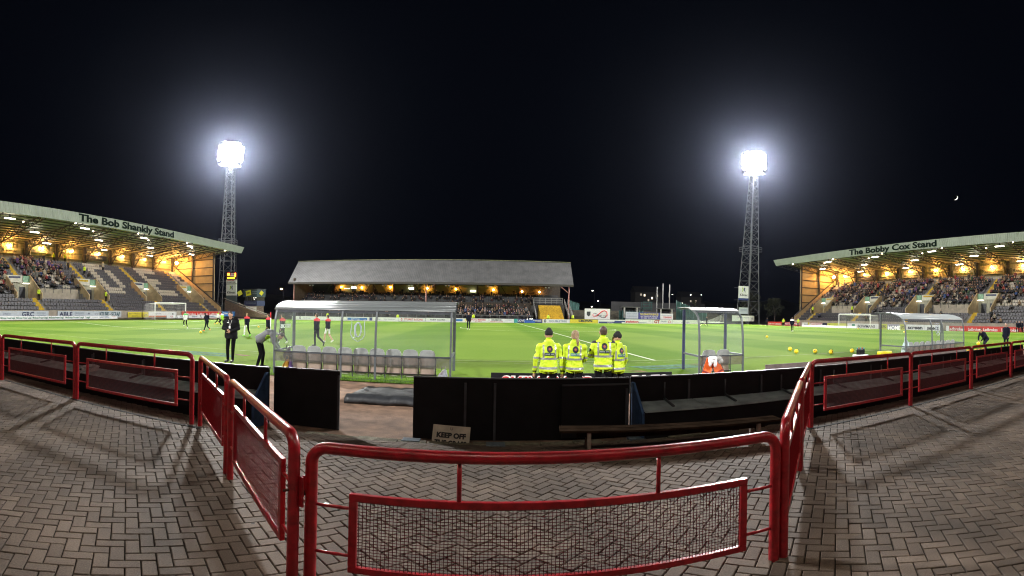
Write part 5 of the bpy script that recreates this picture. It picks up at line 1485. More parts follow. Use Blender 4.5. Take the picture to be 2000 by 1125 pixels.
hexa(2.5, 4.4, 5.95, mat('dark_teal_band', (.02, .045, .06), .6, 0, .25), 'upper_band', 1.06)
hexa(2.5, 5.95, 6.1, navy_steel, 'roof', 1.12)
fy = hy-2.5*.8*math.sin(math.radians(55))*1.06-.03
for x, s, rot in ((hx-.55, .62, .2), (hx-3.0, .55, .5), (hx+2.4, .42, .9)):
    yy = fy if abs(x-hx) < 1.5 else hy-.9
    q = MB(); c, s_ = math.cos(rot), math.sin(rot)
    q.obox((x, yy-.05 if abs(x-hx) < 1.5 else hy-1.35, 5.2), (s*c, 0, s*s_), (0, .02, 0), (-s*s_*.9, 0, s*c*.9)); q.build('yellow_sign', mat('bright_yellow_sign', (.6, .58, .02), .5, 0, .05), hut)
text('WIN', .5, (hx-.55, fy-.09, 5.2), (1, 0, .2), (-.2, 0, 1), dk, hut, .8, .02)
for z, s in ((5.5, 'STADIUM'), (5.1, 'CONTROL')): text(s, .3, (hx+.95, fy-.02, z), (1, 0, 0), (0, 0, 1), grey_ink, hut, 1.2, .0)
text('www.dundeefc.co.uk', .34, (hx, fy+.08, 3.05), (1, 0, 0), (0, 0, 1), grey_ink, hut, 2.4, 0)
q = MB(); q.box(hx-1.2, hx+1.3, fy+.1, fy+.25, .9, 2.3); q.build('white_notice', white_b, hut)
for x in (hx-.95, hx+.1, hx+1.0):
    q = MB(); q.box(x-.04, x+.04, fy+.06, fy+.14, 3.55, 4.4); q.build('window_post', alu, hut)
for x, z in ((hx+.7, 4.15), (hx+1.2, 4.2), (hx+.85, 3.85)):
    q = MB(); q.ell((x, fy+.12, z), (.16, .05, .1), None, 8, 5); q.build('window_light', emit('room_light', (1, .98, .9), 1.6), hut)
ww = thing('ramp_wall', 'low sloping ramp wall with a rail, running down from the control room', 'wall', (-46, 82, 0))
q = MB(); q.prism([(-53.5, 0), (-43, 0), (-43, .4), (-53.5, 3.6)], 0, (0, 83.2, 0), (1, 0, 0), (0, 0, 1), (0, .3, 0)); q.build('wall', brick, ww)
q = MB(); q.bar((-53.5, 83.1, 4.0), (-43, 83.1, .75), .12, .12); q.build('rail', mat('pale_rail', (.3, .27, .25), .6, 0, .1), ww)
# ================================================================ THE FAR RIGHT CORNER
q = MB()
for i in range(10): q.box(19.8, 60, 96+1.1*i, 97.12+1.1*i, -.4, .25+.28*i)
bank = mat('weedy_terracing', (.06, .055, .04), .95, 0, .45, 1.2)
structure(q.build('terrain_bank', bank))
GB_ = 'hoardings on the empty bank'
def bank_board(p0, p1, y, zt, zb, lab, bgm, texts, rects=()):
    return board('hoarding_board', lab, (y*tan_of(p0), y), (y*tan_of(p1), y), zb, zt-zb, bgm, texts, GB_, cat='hoarding', rects=rects, frame=None)
wb_ = bank_board(1142, 1191.5, 95.2, 3.05, .75, 'large white hoarding with a black crest and a looping red band', white_b, [('Emballie Lane', .64, .35, .14, .5, dk, 0)])
c0 = Vector((95.2*tan_of(1166.7), 95.16, 1.9))
q = MB(); q.prism([(-.42, .5), (.42, .5), (.38, -.25), (0, -.55), (-.38, -.25)][::-1], 0, c0+Vector((-1.95, 0, 0)), (1, 0, 0), (0, 0, 1), (0, -.02, 0)); q.build('crest', dk, wb_)
pts = [(-1.25, -.05), (-.95, .2), (-.55, .05), (0, -.35), (.7, -.75), (1.45, -.72), (1.9, -.2), (1.8, .5), (1.3, .75), (.7, .55), (.1, .05), (-.5, -.45), (-1.0, -.62), (-1.3, -.35), (-1.25, -.05)]
for k, mm in enumerate((red_ink, dk)):
    q = MB(); seg = pts[5:12] if k == 0 else pts[:6]+[]
    q.tube([c0+Vector((a+.3, -.03-.01*k, b)) for a, b in seg], .1 if k == 0 else .05, 6); q.build('loop_band', mm, wb_, True)
q = MB(); q.tube([c0+Vector((a+.3, -.03, b)) for a, b in pts[11:]], .07, 6); q.build('loop_band', red_ink, wb_, True)
bank_board(1222, 1246.5, 95.4, 2.5, 1.0, 'pale hoarding with faint writing below the left shelter on the bank', pale_b, [('BRIAN STORRIE', .5, .75, .2, .8, grey_ink, 0), ('PLUMBING & HEATING', .5, .35, .2, .8, grey_ink, 0)])
bank_board(1247, 1289, 95.4, 2.4, .95, 'blue hoarding with yellow MOTOR SERVICES lettering on the bank', mat('indigo_hoarding', (.05, .055, .24), .6, 0, .15), [('TAYLOR MOTOR SERVICES', .5, .72, .3, .85, yellow_ink, .01), ('ALL MAKES OF VEHICLE', .5, .4, .2, .8, white_ink, 0), ('01382 DUNDEE', .5, .15, .18, .8, white_ink, 0)])
bank_board(1290, 1314.5, 95.4, 2.25, .9, 'white hoarding with red writing below the right shelter on the bank', white_b, [('GARDENERS', .5, .7, .25, .8, grey_ink, 0), ('CLEANING', .55, .35, .3, .7, red_ink, .01)])
def bank_shelter(lab, p0, p1, y, z0, z1):
    x0, x1 = y*tan_of(p0), y*tan_of(p1)
    t = thing('shelter', lab, 'shelter', ((x0+x1)/2, y, z0), 'small shelters on the empty bank')
    q = MB(); q.box(x0-.4, x1+.6, y-.5, y+1.5, z1, z1+.15); q.build('roof', mat('dull_tin', (.09, .09, .09), .6, .2, .2), t)
    q = MB(); q.box(x0, x1, y+1.2, y+1.3, 0, z1); q.build('back_wall', wall_black, t)
    for x in (x0+.1, x1-.1):
        q = MB(); q.box(x-.14, x+.14, y-.4, y-.15, z0, z1); q.build('post', mat('off_white_post', (.36, .36, .34), .6, 0, .2), t)
wall_black = mat('unlit_wall', (.012, .012, .014), .9, 0, .3)
bank_shelter('dark open shelter with pale posts above the faint pale hoarding', 1218, 1244, 97.0, 1.2, 3.5)
bank_shelter('dark open shelter with pale posts above the red lettered hoarding', 1289, 1312, 97.0, 1.2, 3.3)
for i, (px, lab, h) in enumerate(((1282.5, 'leftmost of three tall pale poles on the bank', 8.7), (1294, 'middle one of three tall pale poles on the bank', 9.6), (1307, 'rightmost of three tall pale poles on the bank', 9.4))):
    y = 101; x = y*tan_of(px)
    q = MB(); q.tube([(x, y, 0), (x, y, h*.55), (x, y, h)], [.14, .13, .09], 8)
    t = thing('flag_pole', lab, 'pole', (x, y, 0), 'tall poles on the empty bank'); q.build('shaft', mat('pale_pole', (.22, .22, .22), .5, 0, .15), t, True)
    if i != 1:
        q = MB(); q.bar((x, y-.1, h*.6), (x-.35, y-.1, h*.72), .1, .1); q.bar((x-.35, y-.1, h*.72), (x-.1, y-.1, h*.85), .08, .08); q.build('tangled_halyard', mat('dark_rope', (.1, .1, .1), .8, 0, .2), t)
gn = mat('green_mesh_sheet', (.012, .05, .042), .8, 0, .35, .8)
pf = thing('camera_platform', 'green scaffold platform standing behind the empty bank', 'scaffold', (28, 112, 0))
x0, x1 = 112*tan_of(1257), 112*tan_of(1272)
for x in (x0, x1):
    for y in (112, 113.6):
        q = MB(); q.bar((x, y, 0), (x, y, 5.4), .1, .1); q.build('scaffold_pole', gn, pf)
for z in (3.9, 4.6, 5.3):
    q = MB(); q.box(x0-.3, x1+.3, 111.9, 112.0, z-.09, z+.09); q.build('guard_board', gn, pf)
q = MB(); q.box(x0-.2, x1+.2, 112, 113.6, 3.4, 3.6); q.build('deck', gn, pf)
def net_fence(lab, p0, p1, z0, z1):
    t = thing('netting_fence', lab, 'fence', (p0[0], p0[1], 0), 'green netting fences')
    a, b = Vector(p0+(0,)), Vector(p1+(0,))
    q = MB(); q.add([a+Vector((0, 0, -.3)), b+Vector((0, 0, -.3)), b+Vector((0, 0, z1)), a+Vector((0, 0, z0))], [(0, 1, 2, 3)])
    o = q.build('netting', gn, t); so = o.modifiers.new('thick', 'SOLIDIFY'); so.thickness = .05
    n = 7
    for k in range(n+1):
        p = a.lerp(b, k/n); q = MB(); q.tube([p+Vector((0, -.1, -.3)), p+Vector((0, -.1, z0+(z1-z0)*k/n+.15))], .05, 6); q.build('fence_post', mat('teal_post', (.03, .10, .09), .5, .1, .2), t, True)
net_fence('dark green netting fence between the old stand and the white hoarding', (20.5, 108), (24.0, 112), 5.2, 4.4)
net_fence('low green netting fence behind the blue motor hoarding', (30.3, 98), (36, 98), 2.75, 2.7)
net_fence('green netting fence running down beside the small shelter', (44.5, 98), (50.5, 94), 5.4, 2.4)
fw = thing('boundary_wall', 'dim concrete boundary wall behind the empty bank', 'wall', (60, 124, 0))
q = MB(); q.box(36, 66, 124, 124.3, -.4, 5.6); q.build('wall', mat('dim_concrete', (.035, .035, .036), .9, 0, .25, .6), fw)
# houses on the hillside and street lamps beyond
warm = emit('lit_window', (1, .85, .6), 2.2); lampo = emit('street_lamp_bulb', (1, .48, .1), 160); lampw = emit('white_street_lamp', (1, .93, .8), 14)
def house(lab, px, y, w_, z0, wins):
    x = y*tan_of(px)
    t = thing('house', lab, 'house', (x, y, z0), 'dark houses on the hillside')
    q = MB(); q.box(x-w_, x+w_, y, y+8, z0-8, z0+5.5); q.build('wall', mat('night_render', (.05, .047, .045), .9, 0, .2), t)
    q = MB(); q.add([(x-w_-.4, y-.4, z0+5.5), (x+w_+.4, y-.4, z0+5.5), (x+w_+.4, y+8.4, z0+5.5), (x-w_-.4, y+8.4, z0+5.5), (x-w_-.4, y+4, z0+9), (x+w_+.4, y+4, z0+9)], [(0, 1, 5, 4), (2, 3, 4, 5), (0, 4, 3), (1, 2, 5), (3, 2, 1, 0)]); q.build('roof', mat('night_slate', (.02, .02, .024), .8, 0, .2), t)
    for dx, dz, e_ in wins:
        q = MB(); q.box(x+dx-.45, x+dx+.45, y-.06, y-.003, z0+dz-.6, z0+dz+.6); q.build('window', e_, t)
dimw = emit('dim_window', (.9, .8, .6), .5)
house('dark house with a row of lit windows above the three poles', 1266, 240, 8, 9.5, [(-4.5, 4, dimw), (-2.4, 3.7, warm), (2.2, 2.2, warm), (5.4, 3.6, dimw), (0, 1, dimw)])
house('dark house behind the small shelter with one dim window', 1350, 250, 7, 8, [(-.5, 3, dimw), (3, 3, warm)])
def street_lamp(lab, px, py, y, e_, r=.22):
    x = y*tan_of(px); z = EYE+(HY+F*ROLL*math.sin((px-1000)/F)-py)/F*math.hypot(x, y)
    t = thing('street_lamp', lab, 'street lamp', (x, y, 0), 'street lamps beyond the ground')
    q = MB(); q.tube([(x+.9, y+.1, -.4), (x+.9, y+.1, z), (x+.2, y+.05, z+.3)], .08, 6); q.build('post', navy_steel, t, True)
    q = MB(); q.ell((x, y, z), (r*1.6, r, r*.7), None, 8, 5); q.build('bulb', e_, t)
street_lamp('orange street lamp between the control room and the old stand', 548.5, 564.5, 135, lampo)
street_lamp('small white lamp high above the white hoarding', 1156.5, 567.5, 200, lampw, .2)
street_lamp('small white lamp in the dark above the pale shelter', 1168, 588, 200, lampw, .2)
street_lamp('small white lamp just over the top of the white hoarding', 1155.5, 599, 190, lampw, .2)
street_lamp('small white lamp right of the three poles', 1312.5, 575, 200, lampw, .14)
street_lamp('small white lamp above the small shelter roof', 1348.5, 576, 210, lampw, .2)
street_lamp('small white lamp between the small shelter and the right-hand pylon', 1369, 576, 210, lampw, .14)
street_lamp('faint white lamp left of the white hoarding', 1332, 592, 210, lampw, .12)
# trees in the dark
leafm = mat('night_foliage', (.045, .05, .022), .8, 0, .4, .5); barkm = mat('tree_bark', (.05, .04, .03), .9, 0, .3, 2)
def tree(lab, x, y, h, w_, seed, z0=0):
    R = random.Random(seed)
    t = thing('tree', lab, 'tree', (x, y, z0), 'trees beyond the right-hand corner')
    q = MB(); q.tube([(x, y, z0-.5), (x+.1, y, z0+h*.3), (x-.1, y+.1, z0+h*.7)], [.26, .2, .08], 8)
    for k in range(7):
        a = R.uniform(0, 6.28); b0 = z0+h*R.uniform(.25, .6)
        q.tube([(x, y, b0), (x+w_*.35*math.cos(a), y+w_*.35*math.sin(a), b0+h*.15), (x+w_*.6*math.cos(a), y+w_*.6*math.sin(a), b0+h*.3)], [.09, .06, .02], 6)
    q.build('trunk', barkm, t, True)
    q = MB()
    cl = []
    for k in range(26):
        a, rr = R.uniform(0, 6.28), w_*math.sqrt(R.random())
        z = z0+h*R.uniform(.35, 1); f_ = 1-abs((z-z0)/h-.6)*1.5
        cl.append((x+rr*f_*math.cos(a), y+rr*f_*math.sin(a), z, R.uniform(.4, .9)*w_*.4))
    for cx_, cy_, cz_, cr_ in cl:
        for j in range(95):
            v = Vector((R.gauss(0, 1), R.gauss(0, 1), R.gauss(0, .8))).normalized()*cr_*R.uniform(.5, 1.05)
            p = Vector((cx_, cy_, cz_))+v
            u = Vector((R.gauss(0, 1), R.gauss(0, 1), R.gauss(0, 1))).normalized(); w2 = u.orthogonal().normalized()
            s = R.uniform(.09, .2)
            q.add([p-u*s, p+w2*s*.55, p+u*s, p-w2*s*.55], [(0, 1, 2, 3)])
    q.build('crown', leafm, t)
tree('dark rounded tree left of the right-hand stand', 82, 122, 9.5, 4.2, 1)
tree('dim tree close beside the end wall of the right-hand stand', 78, 104, 7.0, 3.2, 2)
tree('low scrubby tree right of the pylon foot', 70, 108, 4.2, 2.8, 3)
tree('small pale tree standing above the green fence behind the small shelter', 124*tan_of(1352)*.985, 121, 6.6, 1.3, 4)
# the crescent moon
mx_, my_, mz_ = ray(1866, 386)
md = Vector((mx_, my_, mz_)).normalized(); mp = Vector((0, 0, EYE))+md*1900
rt = md.cross(Vector((0, 0, 1))).normalized(); uu = rt.cross(md)
Ls = (md*.62+rt*.62-uu*.42).normalized()
q = MB(); q.ell(mp, (10, 10, 10), None, 48, 32)
cent = [sum((Vector(q.v[i]) for i in f), Vector())/len(f)-mp for f in q.f]
q.m = [1 if c.dot(Ls) > 0 else 0 for c in cent]
tag(q.build('moon', [mat('moon_night_side', (.002, .002, .002), 1, 0, 0), emit('moon_lit_side', (1, .97, .9), 2.2)], None, True), 'thin crescent moon low in the sky above the right-hand stand', 'moon')
# ================================================================ PEOPLE
skin = mat('skin', (.42, .24, .165), .55, 0, .08, 30); hair_br = mat('brown_hair', (.045, .026, .015), .6, 0, .3, 60); hair_bl = mat('blonde_hair', (.22, .145, .075), .6, 0, .45, 50, .4, 90)
hair_dk = mat('dark_hair', (.012, .009, .008), .5, 0, .3, 60); wool = mat('black_wool', (.008, .008, .009), .95, 0, .3, 90, .6, 200)
hiviz = mat('fluorescent_yellow_cloth', (.43, .58, .010), .65, 0, .15, 5, .6, 9); tape = mat('reflective_tape', (.28, .29, .30), .35, .3, .1, 20)
blk_c = mat('black_trouser_cloth', (.0035, .0035, .0045), .95, 0, .3, 6, .3, 20, spec=.08); blk_j = mat('black_jacket_cloth', (.0035, .004, .005), .8, 0, .3, 5, .6, 12, spec=.15)
navy_c = mat('navy_kit_cloth', (.005, .006, .016), .85, 0, .25, 6, spec=.15); red_c = mat('red_kit_cloth', (.55, .02, .03), .7, 0, .1, 6); white_c = mat('white_kit_cloth', (.7, .7, .7), .7, 0, .05, 6)
grey_c = mat('grey_jacket_cloth', (.10, .105, .11), .7, 0, .2, 6, .3, 20); lime_c = mat('lime_green_cloth', (.32, .62, .03), .7, 0, .05, 6); green_c = mat('green_bib_cloth', (.10, .42, .08), .7, 0, .1, 6)
shoe_bk = mat('black_shoe', (.01, .01, .01), .4, 0, .1); shoe_wh = mat('white_boot', (.7, .7, .68), .4, 0, .05); shoe_gr = mat('neon_green_boot', (.25, .8, .05), .4, 0, .05); shoe_or = mat('orange_boot', (.8, .18, .02), .4, 0, .05)
badge_d = mat('dark_badge', (.012, .012, .02), .6, 0, 0); badge_r = mat('red_badge_centre', (.24, .05, .05), .6, 0, 0); panel_d = mat('dark_back_panel', (.012, .035, .035), .6, 0, .1); panel_t = mat('teal_back_panel', (.02, .17, .15), .6, 0, .1); dash_m = mat('pale_panel_lettering', (.3, .34, .33), .6, 0, 0)
V3 = Vector
STAND = dict(pelvis=(0, 0, .96), chest=(0, .005, 1.28), neck=(0, -.01, 1.50), head=(0, .02, 1.665), Ls=(-.185, -.005, 1.43), Rs=(.185, -.005, 1.43),
             Le=(-.235, -.02, 1.15), Re=(.235, -.02, 1.15), Lw=(-.245, .05, .90), Rw=(.245, .05, .90), Lh=(-.095, 0, .93), Rh=(.095, 0, .93),
             Lk=(-.11, .02, .50), Rk=(.11, .02, .50), La=(-.12, -.02, .09), Ra=(.12, -.02, .09), Lt=(-.14, .17, .045), Rt=(.14, .17, .045))
def body_parts(J, bulk=1.0, coat=None, fingers=True, hat=None, hair='short', female=False, hood=False, hem=None):
    """closed primitives and the zone each belongs to; later fused into one surface"""
    G = {k: V3(v) for k, v in J.items()}
    parts = []
    def cap(z, a, b, r0, r1): parts.append((z, 'c', V3(a), V3(b), r0, r1))
    def ell(z, c, r, up=None, fw=None):
        parts.append((z, 'e', V3(c), r, up, fw))
    B = bulk
    lat = (G['Rs']-G['Ls']).normalized()
    # trunk: sections from hem to neck
    sp = (G['chest']-G['pelvis']).normalized(); sp2 = (G['neck']-G['chest']).normalized()
    hl = hem if hem is not None else .04
    secs = [(G['pelvis']-sp*hl, .165*B, .125*B), (G['pelvis']+sp*.02, .17*B, .125*B), (G['pelvis'].lerp(G['chest'], .5), (.145 if female else .16)*B, .11*B), (G['chest'], .178*B, .122*B),
            (G['chest'].lerp(G['neck'], .5), .178*B, .108*B), (G['chest'].lerp(G['neck'], .8), .13*B, .082*B), (G['neck'], .068, .066)]
    parts.append(('torso', 'l', secs, lat))
    for s in 'LR':
        S, E, W = G[s+'s'], G[s+'e'], G[s+'w']
        cap('torso', G['neck']+V3((0, 0, -.01)), S+V3((0, 0, -.012)), .062, .064*B)
        cap('torso', G['neck'].lerp(S, .35)+V3((0, 0, -.02)), S.lerp(G['chest'], .35), .075*B, .075*B)
        cap('arm', S, S.lerp(E, .2), .066*B, .062*B)
        cap('arm', S, E, .06*B, .047*B); cap('arm', E, W, .047*B, .036*B)
        d = (W-E).normalized()
        fwd = V3((0, 1, 0)) if abs(d.y) < .8 else V3((0, 0, -1))
        sd = d.cross(fwd).normalized(); pal = sd.cross(d).normalized()
        k = W+d*.045
        if fingers:
            cap('hand', W, W+d*.075, .026, .03)
            for i, (o, l) in enumerate(((-.026, .062), (-.009, .074), (.009, .07), (.025, .055))):
                a = W+d*.082+pal*o
                mid = a+d*l*.55+sd*.012*(1 if s == 'L' else -1)
                cap('hand', a, mid, .0095, .009); cap('hand', mid, mid+d*l*.4+sd*.022*(1 if s == 'L' else -1), .009, .0078)
            cap('hand', W+d*.03+pal*.02, W+d*.065+pal*.05, .012, .010); cap('hand', W+d*.065+pal*.05, W+d*.10+pal*.052, .010, .0085)
        else:
            cap('hand', W, W+d*.12, .034, .026)
        H, K, A, T = G[s+'h'], G[s+'k'], G[s+'a'], G[s+'t']
        cap('leg', H, K, .088, .062); cap('leg', K, A, .062, .046)
        cap('calf', K.lerp(A, .15), K.lerp(A, .5), .058, .054)
        cap('shoe', A+V3((0, 0, -.03)), T, .048, .04); cap('shoe', A+V3((0, 0, -.03)), A+(A-T)*.25+V3((0, 0, -.03)), .046, .04)
    cap('neck', G['neck']-sp2*.03, G['head']-V3((0, 0, .06)), .056, .052)
    hd = G['head']; nf = V3(J.get('look', (0, 1, 0))).normalized(); hu = V3(J.get('hup', (0, 0, 1))).normalized(); hr = nf.cross(hu).normalized(); hu = hr.cross(nf)
    def hp(x, y, z): return hd+hr*x+nf*y+hu*z
    R = Matrix((hr, nf, hu)).transposed()
    parts.append(('head', 'e', hp(0, .0, .01), (.074, .092, .108), R)); parts.append(('head', 'e', hp(0, .035, -.06), (.055, .055, .055), R))
    parts.append(('head', 'e', hp(0, .098, -.012), (.014, .02, .024), R)); parts.append(('lips', 'e', hp(0, .088, -.055), (.024, .010, .009), R))
    for s in (-1, 1):
        parts.append(('head', 'e', hp(s*.076, -.005, -.008), (.011, .02, .03), R)); parts.append(('eye', 'e', hp(s*.031, .083, .012), (.014, .010, .008), R))
        parts.append(('head', 'e', hp(s*.03, .083, .03), (.022, .012, .008), R))
    if hat:
        parts.append(('hat', 'e', hp(0, -.008, .05), (.088, .104, .088), R)); parts.append(('hat', 'e', hp(0, -.012, .10), (.06, .07, .065), R))
    elif hair == 'pony':
        parts.append(('hair', 'e', hp(0, -.02, .03), (.084, .098, .105), R)); parts.append(('hair', 'e', hp(0, -.06, -.03), (.066, .06, .075), R))
        cap('hair', hp(.03, -.105, -.02), hp(.05, -.125, -.10), .032, .03); cap('hair', hp(.05, -.125, -.10), hp(.045, -.12, -.19), .03, .014)
    elif hair != 'bald':
        parts.append(('hair', 'e', hp(0, -.022, .04), (.08, .092, .09), R)); parts.append(('hair', 'e', hp(0, -.05, -.01), (.068, .058, .07), R))
    if coat == 'collar':
        c = G['neck']
        parts.append(('torso', 'l', [(c-sp2*.07, .14, .11), (c-sp2*.01, .112, .105), (c+sp2*.045, .094, .1), (c+sp2*.07, .088, .094)], lat))
    if hood: parts.append(('torso', 'e', G['neck']+V3((0, -.09, 0)), (.1, .06, .07), None))
    return parts
def to_mb(parts, seg=12):
    m = MB()
    for p in parts:
        if p[1] == 'c': m.cap(p[2], p[3], p[4], p[5], seg)
        elif p[1] == 'e':
            R = p[4] if isinstance(p[4], Matrix) else None
            m.ell(p[2], p[3], R, 14, 10)
        else:
            secs, lat = p[2], p[3]
            vs = []; n = 16
            for i, (c, rx, ry) in enumerate(secs):
                a = secs[max(0, i-1)][0]; b = secs[min(len(secs)-1, i+1)][0]
                ax = (b-a).normalized(); l2 = (lat-ax*lat.dot(ax)).normalized(); f = ax.cross(l2)
                for k in range(n):
                    t = 2*math.pi*k/n; ct, st = math.cos(t), math.sin(t)
                    ct = math.copysign(abs(ct)**.85, ct); st = math.copysign(abs(st)**.85, st)
                    vs.append(c+l2*rx*ct+f*ry*st)
            q = len(secs)
            fs = [(i*n+k, i*n+(k+1) % n, (i+1)*n+(k+1) % n, (i+1)*n+k) for i in range(q-1) for k in range(n)]
            fs += [tuple(range(n-1, -1, -1)), tuple((q-1)*n+k for k in range(n))]
            m.add(vs, fs)
    return m
def zones(parts, P):
    """nearest primitive of every point, and how far along it the point lies"""
    best = np.full(len(P), 1e9); zi = np.zeros(len(P), int); tt = np.zeros(len(P))
    for i, p in enumerate(parts):
        if p[1] == 'c':
            a, b = np.array(p[2]), np.array(p[3]); d = b-a; L2 = max(1e-9, d@d)
            t = np.clip((P-a)@d/L2, 0, 1); q = a+t[:, None]*d
            dist = np.linalg.norm(P-q, axis=1)-(p[4]+(p[5]-p[4])*t)
        elif p[1] == 'e':
            q = P-np.array(p[2])
            if isinstance(p[4], Matrix): q = q@np.array(p[4])
            r = np.array(p[3]); k = np.linalg.norm(q/r, axis=1); dist = (k-1)*r.min(); t = np.zeros(len(P))
        else:
            secs, lat = p[2], np.array(p[3])
            dist = np.full(len(P), 1e9); t = np.zeros(len(P)); n = len(secs)
            for j in range(n-1):
                a, b = np.array(secs[j][0]), np.array(secs[j+1][0]); d = b-a; L2 = max(1e-9, d@d)
                u = np.clip((P-a)@d/L2, 0, 1); c = a+u[:, None]*d
                rx = secs[j][1]+(secs[j+1][1]-secs[j][1])*u; ry = secs[j][2]+(secs[j+1][2]-secs[j][2])*u
                q = P-c; x = q@lat; ax = d/math.sqrt(L2); z = q@ax; y = np.sqrt(np.maximum(0, (q*q).sum(1)-x*x-z*z))
                dd = np.sqrt((x/rx)**2+(y/ry)**2+(z/.06)**2); dd = (dd-1)*np.minimum(rx, ry)
                w_ = dd < dist; dist[w_] = dd[w_]; t[w_] = (j+u[w_])/(n-1)
        w_ = dist < best
        best[w_] = dist[w_]; zi[w_] = i; tt[w_] = t[w_]
    return [parts[i][0] for i in zi], tt
def fuse(parts, voxel, smooth=3):
    m = to_mb(parts)
    me = m.mesh('tmp_body', skin)
    o = bpy.data.objects.new('tmp_body', me); C.objects.link(o)
    r = o.modifiers.new('r', 'REMESH'); r.mode = 'VOXEL'; r.voxel_size = voxel
    s = o.modifiers.new('s', 'SMOOTH'); s.factor = .5; s.iterations = smooth
    dg = bpy.context.evaluated_depsgraph_get()
    out = bpy.data.meshes.new_from_object(o.evaluated_get(dg))
    bpy.data.objects.remove(o); bpy.data.meshes.remove(me)
    return out
def paint(me, parts, outfit):
    n = len(me.polygons)
    P = np.zeros(n*3, np.float32); me.polygons.foreach_get('center', P); P = P.reshape(-1, 3).astype(float)
    Nn = np.zeros(n*3, np.float32); me.polygons.foreach_get('normal', Nn); Nn = Nn.reshape(-1, 3)
    zs, tt = zones(parts, P)
    names, idx, mats = {}, np.zeros(n, np.int32), []
    for i in range(n):
        f = outfit.get(zs[i], skin)
        mm = f(P[i], tt[i], Nn[i]) if callable(f) else f
        if mm.name not in names: names[mm.name] = len(mats); mats.append(mm)
        idx[i] = names[mm.name]
    me.materials.clear()
    for mm in mats: me.materials.append(mm)
    me.polygons.foreach_set('material_index', idx); me.polygons.foreach_set('use_smooth', [True]*n); me.update()
from mathutils import noise as mnoise
def crease(me, amt, seed):
    """folds in a loose jacket"""
    o = V3((seed*3.1, seed*1.7, 0))
    vs = [(v, v.co.copy(), v.normal.copy()) for v in me.vertices if .72 < v.co.z < 1.46]
    for v, p, nn_ in vs:
        k = mnoise.noise(V3((p.x*7, p.y*7, p.z*11+2*p.x))+o)+.6*abs(mnoise.noise(V3((p.x*13+p.z*9, p.y*13, p.z*15-p.x*7))+o))
        v.co = p+nn_*amt*(k-.2)
    me.update()
def person(label, x, y, z, facing, pose, outfit, h=1.8, voxel=.018, group=None, lean=None, folds=0., seed=1, **kw):
    """facing: compass angle in degrees, 0 looks across the pitch (+y), 90 to the right (+x)"""
    J = dict(STAND); J.update(pose)
    parts = body_parts(J, **kw)
    base = dict(torso=navy_c, arm=navy_c, hand=skin, leg=blk_c, calf=blk_c, shoe=shoe_bk, neck=skin, head=skin, lips=mat('lips', (.3, .11, .09), .5, 0, 0), eye=mat('dark_eye', (.02, .015, .012), .3, 0, 0), hair=hair_br, hat=wool)
    base.update(outfit)
    me = fuse(parts, voxel)
    paint(me, parts, base)
    if folds: crease(me, folds, seed)
    me.name = 'person'
    o = bpy.data.objects.new('person', me); C.objects.link(o)
    s = h/1.79
    o.location = (x, y, z); o.rotation_euler = (0, 0, math.radians(-facing)); o.scale = (s, s, s)
    return tag(o, label, 'person', group)
def child(o, m, name, mats, smooth=True):
    """a part given in the person's own frame"""
    c = m.build(name, mats, None, smooth); c.parent = o
    return c
# ---- the four stewards behind the hoarding
def steward_outfit(bandw, badge=(0, 1.375), panel=1.255, teal=False, epaulette=False, arm_badge=True):
    def torso(p, t, n):
        x, y, z = p
        if z > 1.47: return hiviz
        if abs(z-1.18) < .024 or abs(z-.985) < .024: return tape
        if 1.18 < z < 1.50 and .108 < abs(x) < .142: return tape
        if epaulette and z > 1.455 and abs(x) > .08: return badge_d
        return hiviz
    def arm(p, t, n):
        x, y, z = p
        if epaulette and z > 1.452: return badge_d
        if abs(z-1.2) < .022 or abs(z-1.0) < .02: return tape
        if z < .925: return blk_c if z > .9 else hiviz
        if x < 0 and n[0] < -.3 and arm_badge and math.hypot(y+.01, z-1.31) < .035: return badge_d
        return hiviz
    return dict(torso=torso, arm=arm, hand=skin, leg=blk_c, calf=blk_c, shoe=shoe_bk)
from mathutils.bvhtree import BVHTree
def decals(o, bx_, bz, pz, pm):
    """round crest and lettered panel sewn on the back, following the cloth"""
    me = o.data
    bv = BVHTree.FromPolygons([v.co for v in me.vertices], [tuple(p.vertices) for p in me.polygons])
    def at(x, z, lift):
        h = bv.ray_cast(V3((x, -1, z)), V3((0, 1, 0)))
        y = h[0].y if h[0] is not None else -.15
        return V3((x, y-lift, z))
    def disc(r, lift, m_, nm):
        g = MB(); pts = [at(bx_, bz, lift)]; n = 20
        for k in (.5, 1):
            pts += [at(bx_+r*k*math.cos(a), bz+r*1.15*k*math.sin(a), lift) for a in [2*math.pi*i/n for i in range(n)]]
        fs = [(0, 1+(i+1) % n, 1+i) for i in range(n)]+[(1+i, 1+(i+1) % n, 1+n+(i+1) % n, 1+n+i) for i in range(n)]
        g.add(pts, fs); child(o, g, nm, m_)
    def patch(x0, x1, z0, z1, lift, m_, nm, n=8):
        g = MB()
        for i in range(n):
            a, b = x0+(x1-x0)*i/n, x0+(x1-x0)*(i+1)/n
            g.quad(at(a, z0, lift), at(b, z0, lift), at(b, z1, lift), at(a, z1, lift))
        child(o, g, nm, m_)
    disc(.062, .006, badge_d, 'crest'); disc(.024, .009, badge_r, 'crest_centre')
    patch(bx_-.105, bx_+.105, pz-.03, pz+.03, .006, pm, 'name_panel')
    g = MB()
    x = bx_-.09
    for i in range(11):
        if i != 6: g.quad(at(x, pz-.012, .009), at(x+.011, pz-.012, .009), at(x+.011, pz+.012, .009), at(x, pz+.012, .009))
        x += .0165
    child(o, g, 'panel_lettering', dash_m, False)
GS = 'stewards in fluorescent jackets behind the hoarding'
coat_kw = dict(bulk=1.16, coat='collar', hem=.05)
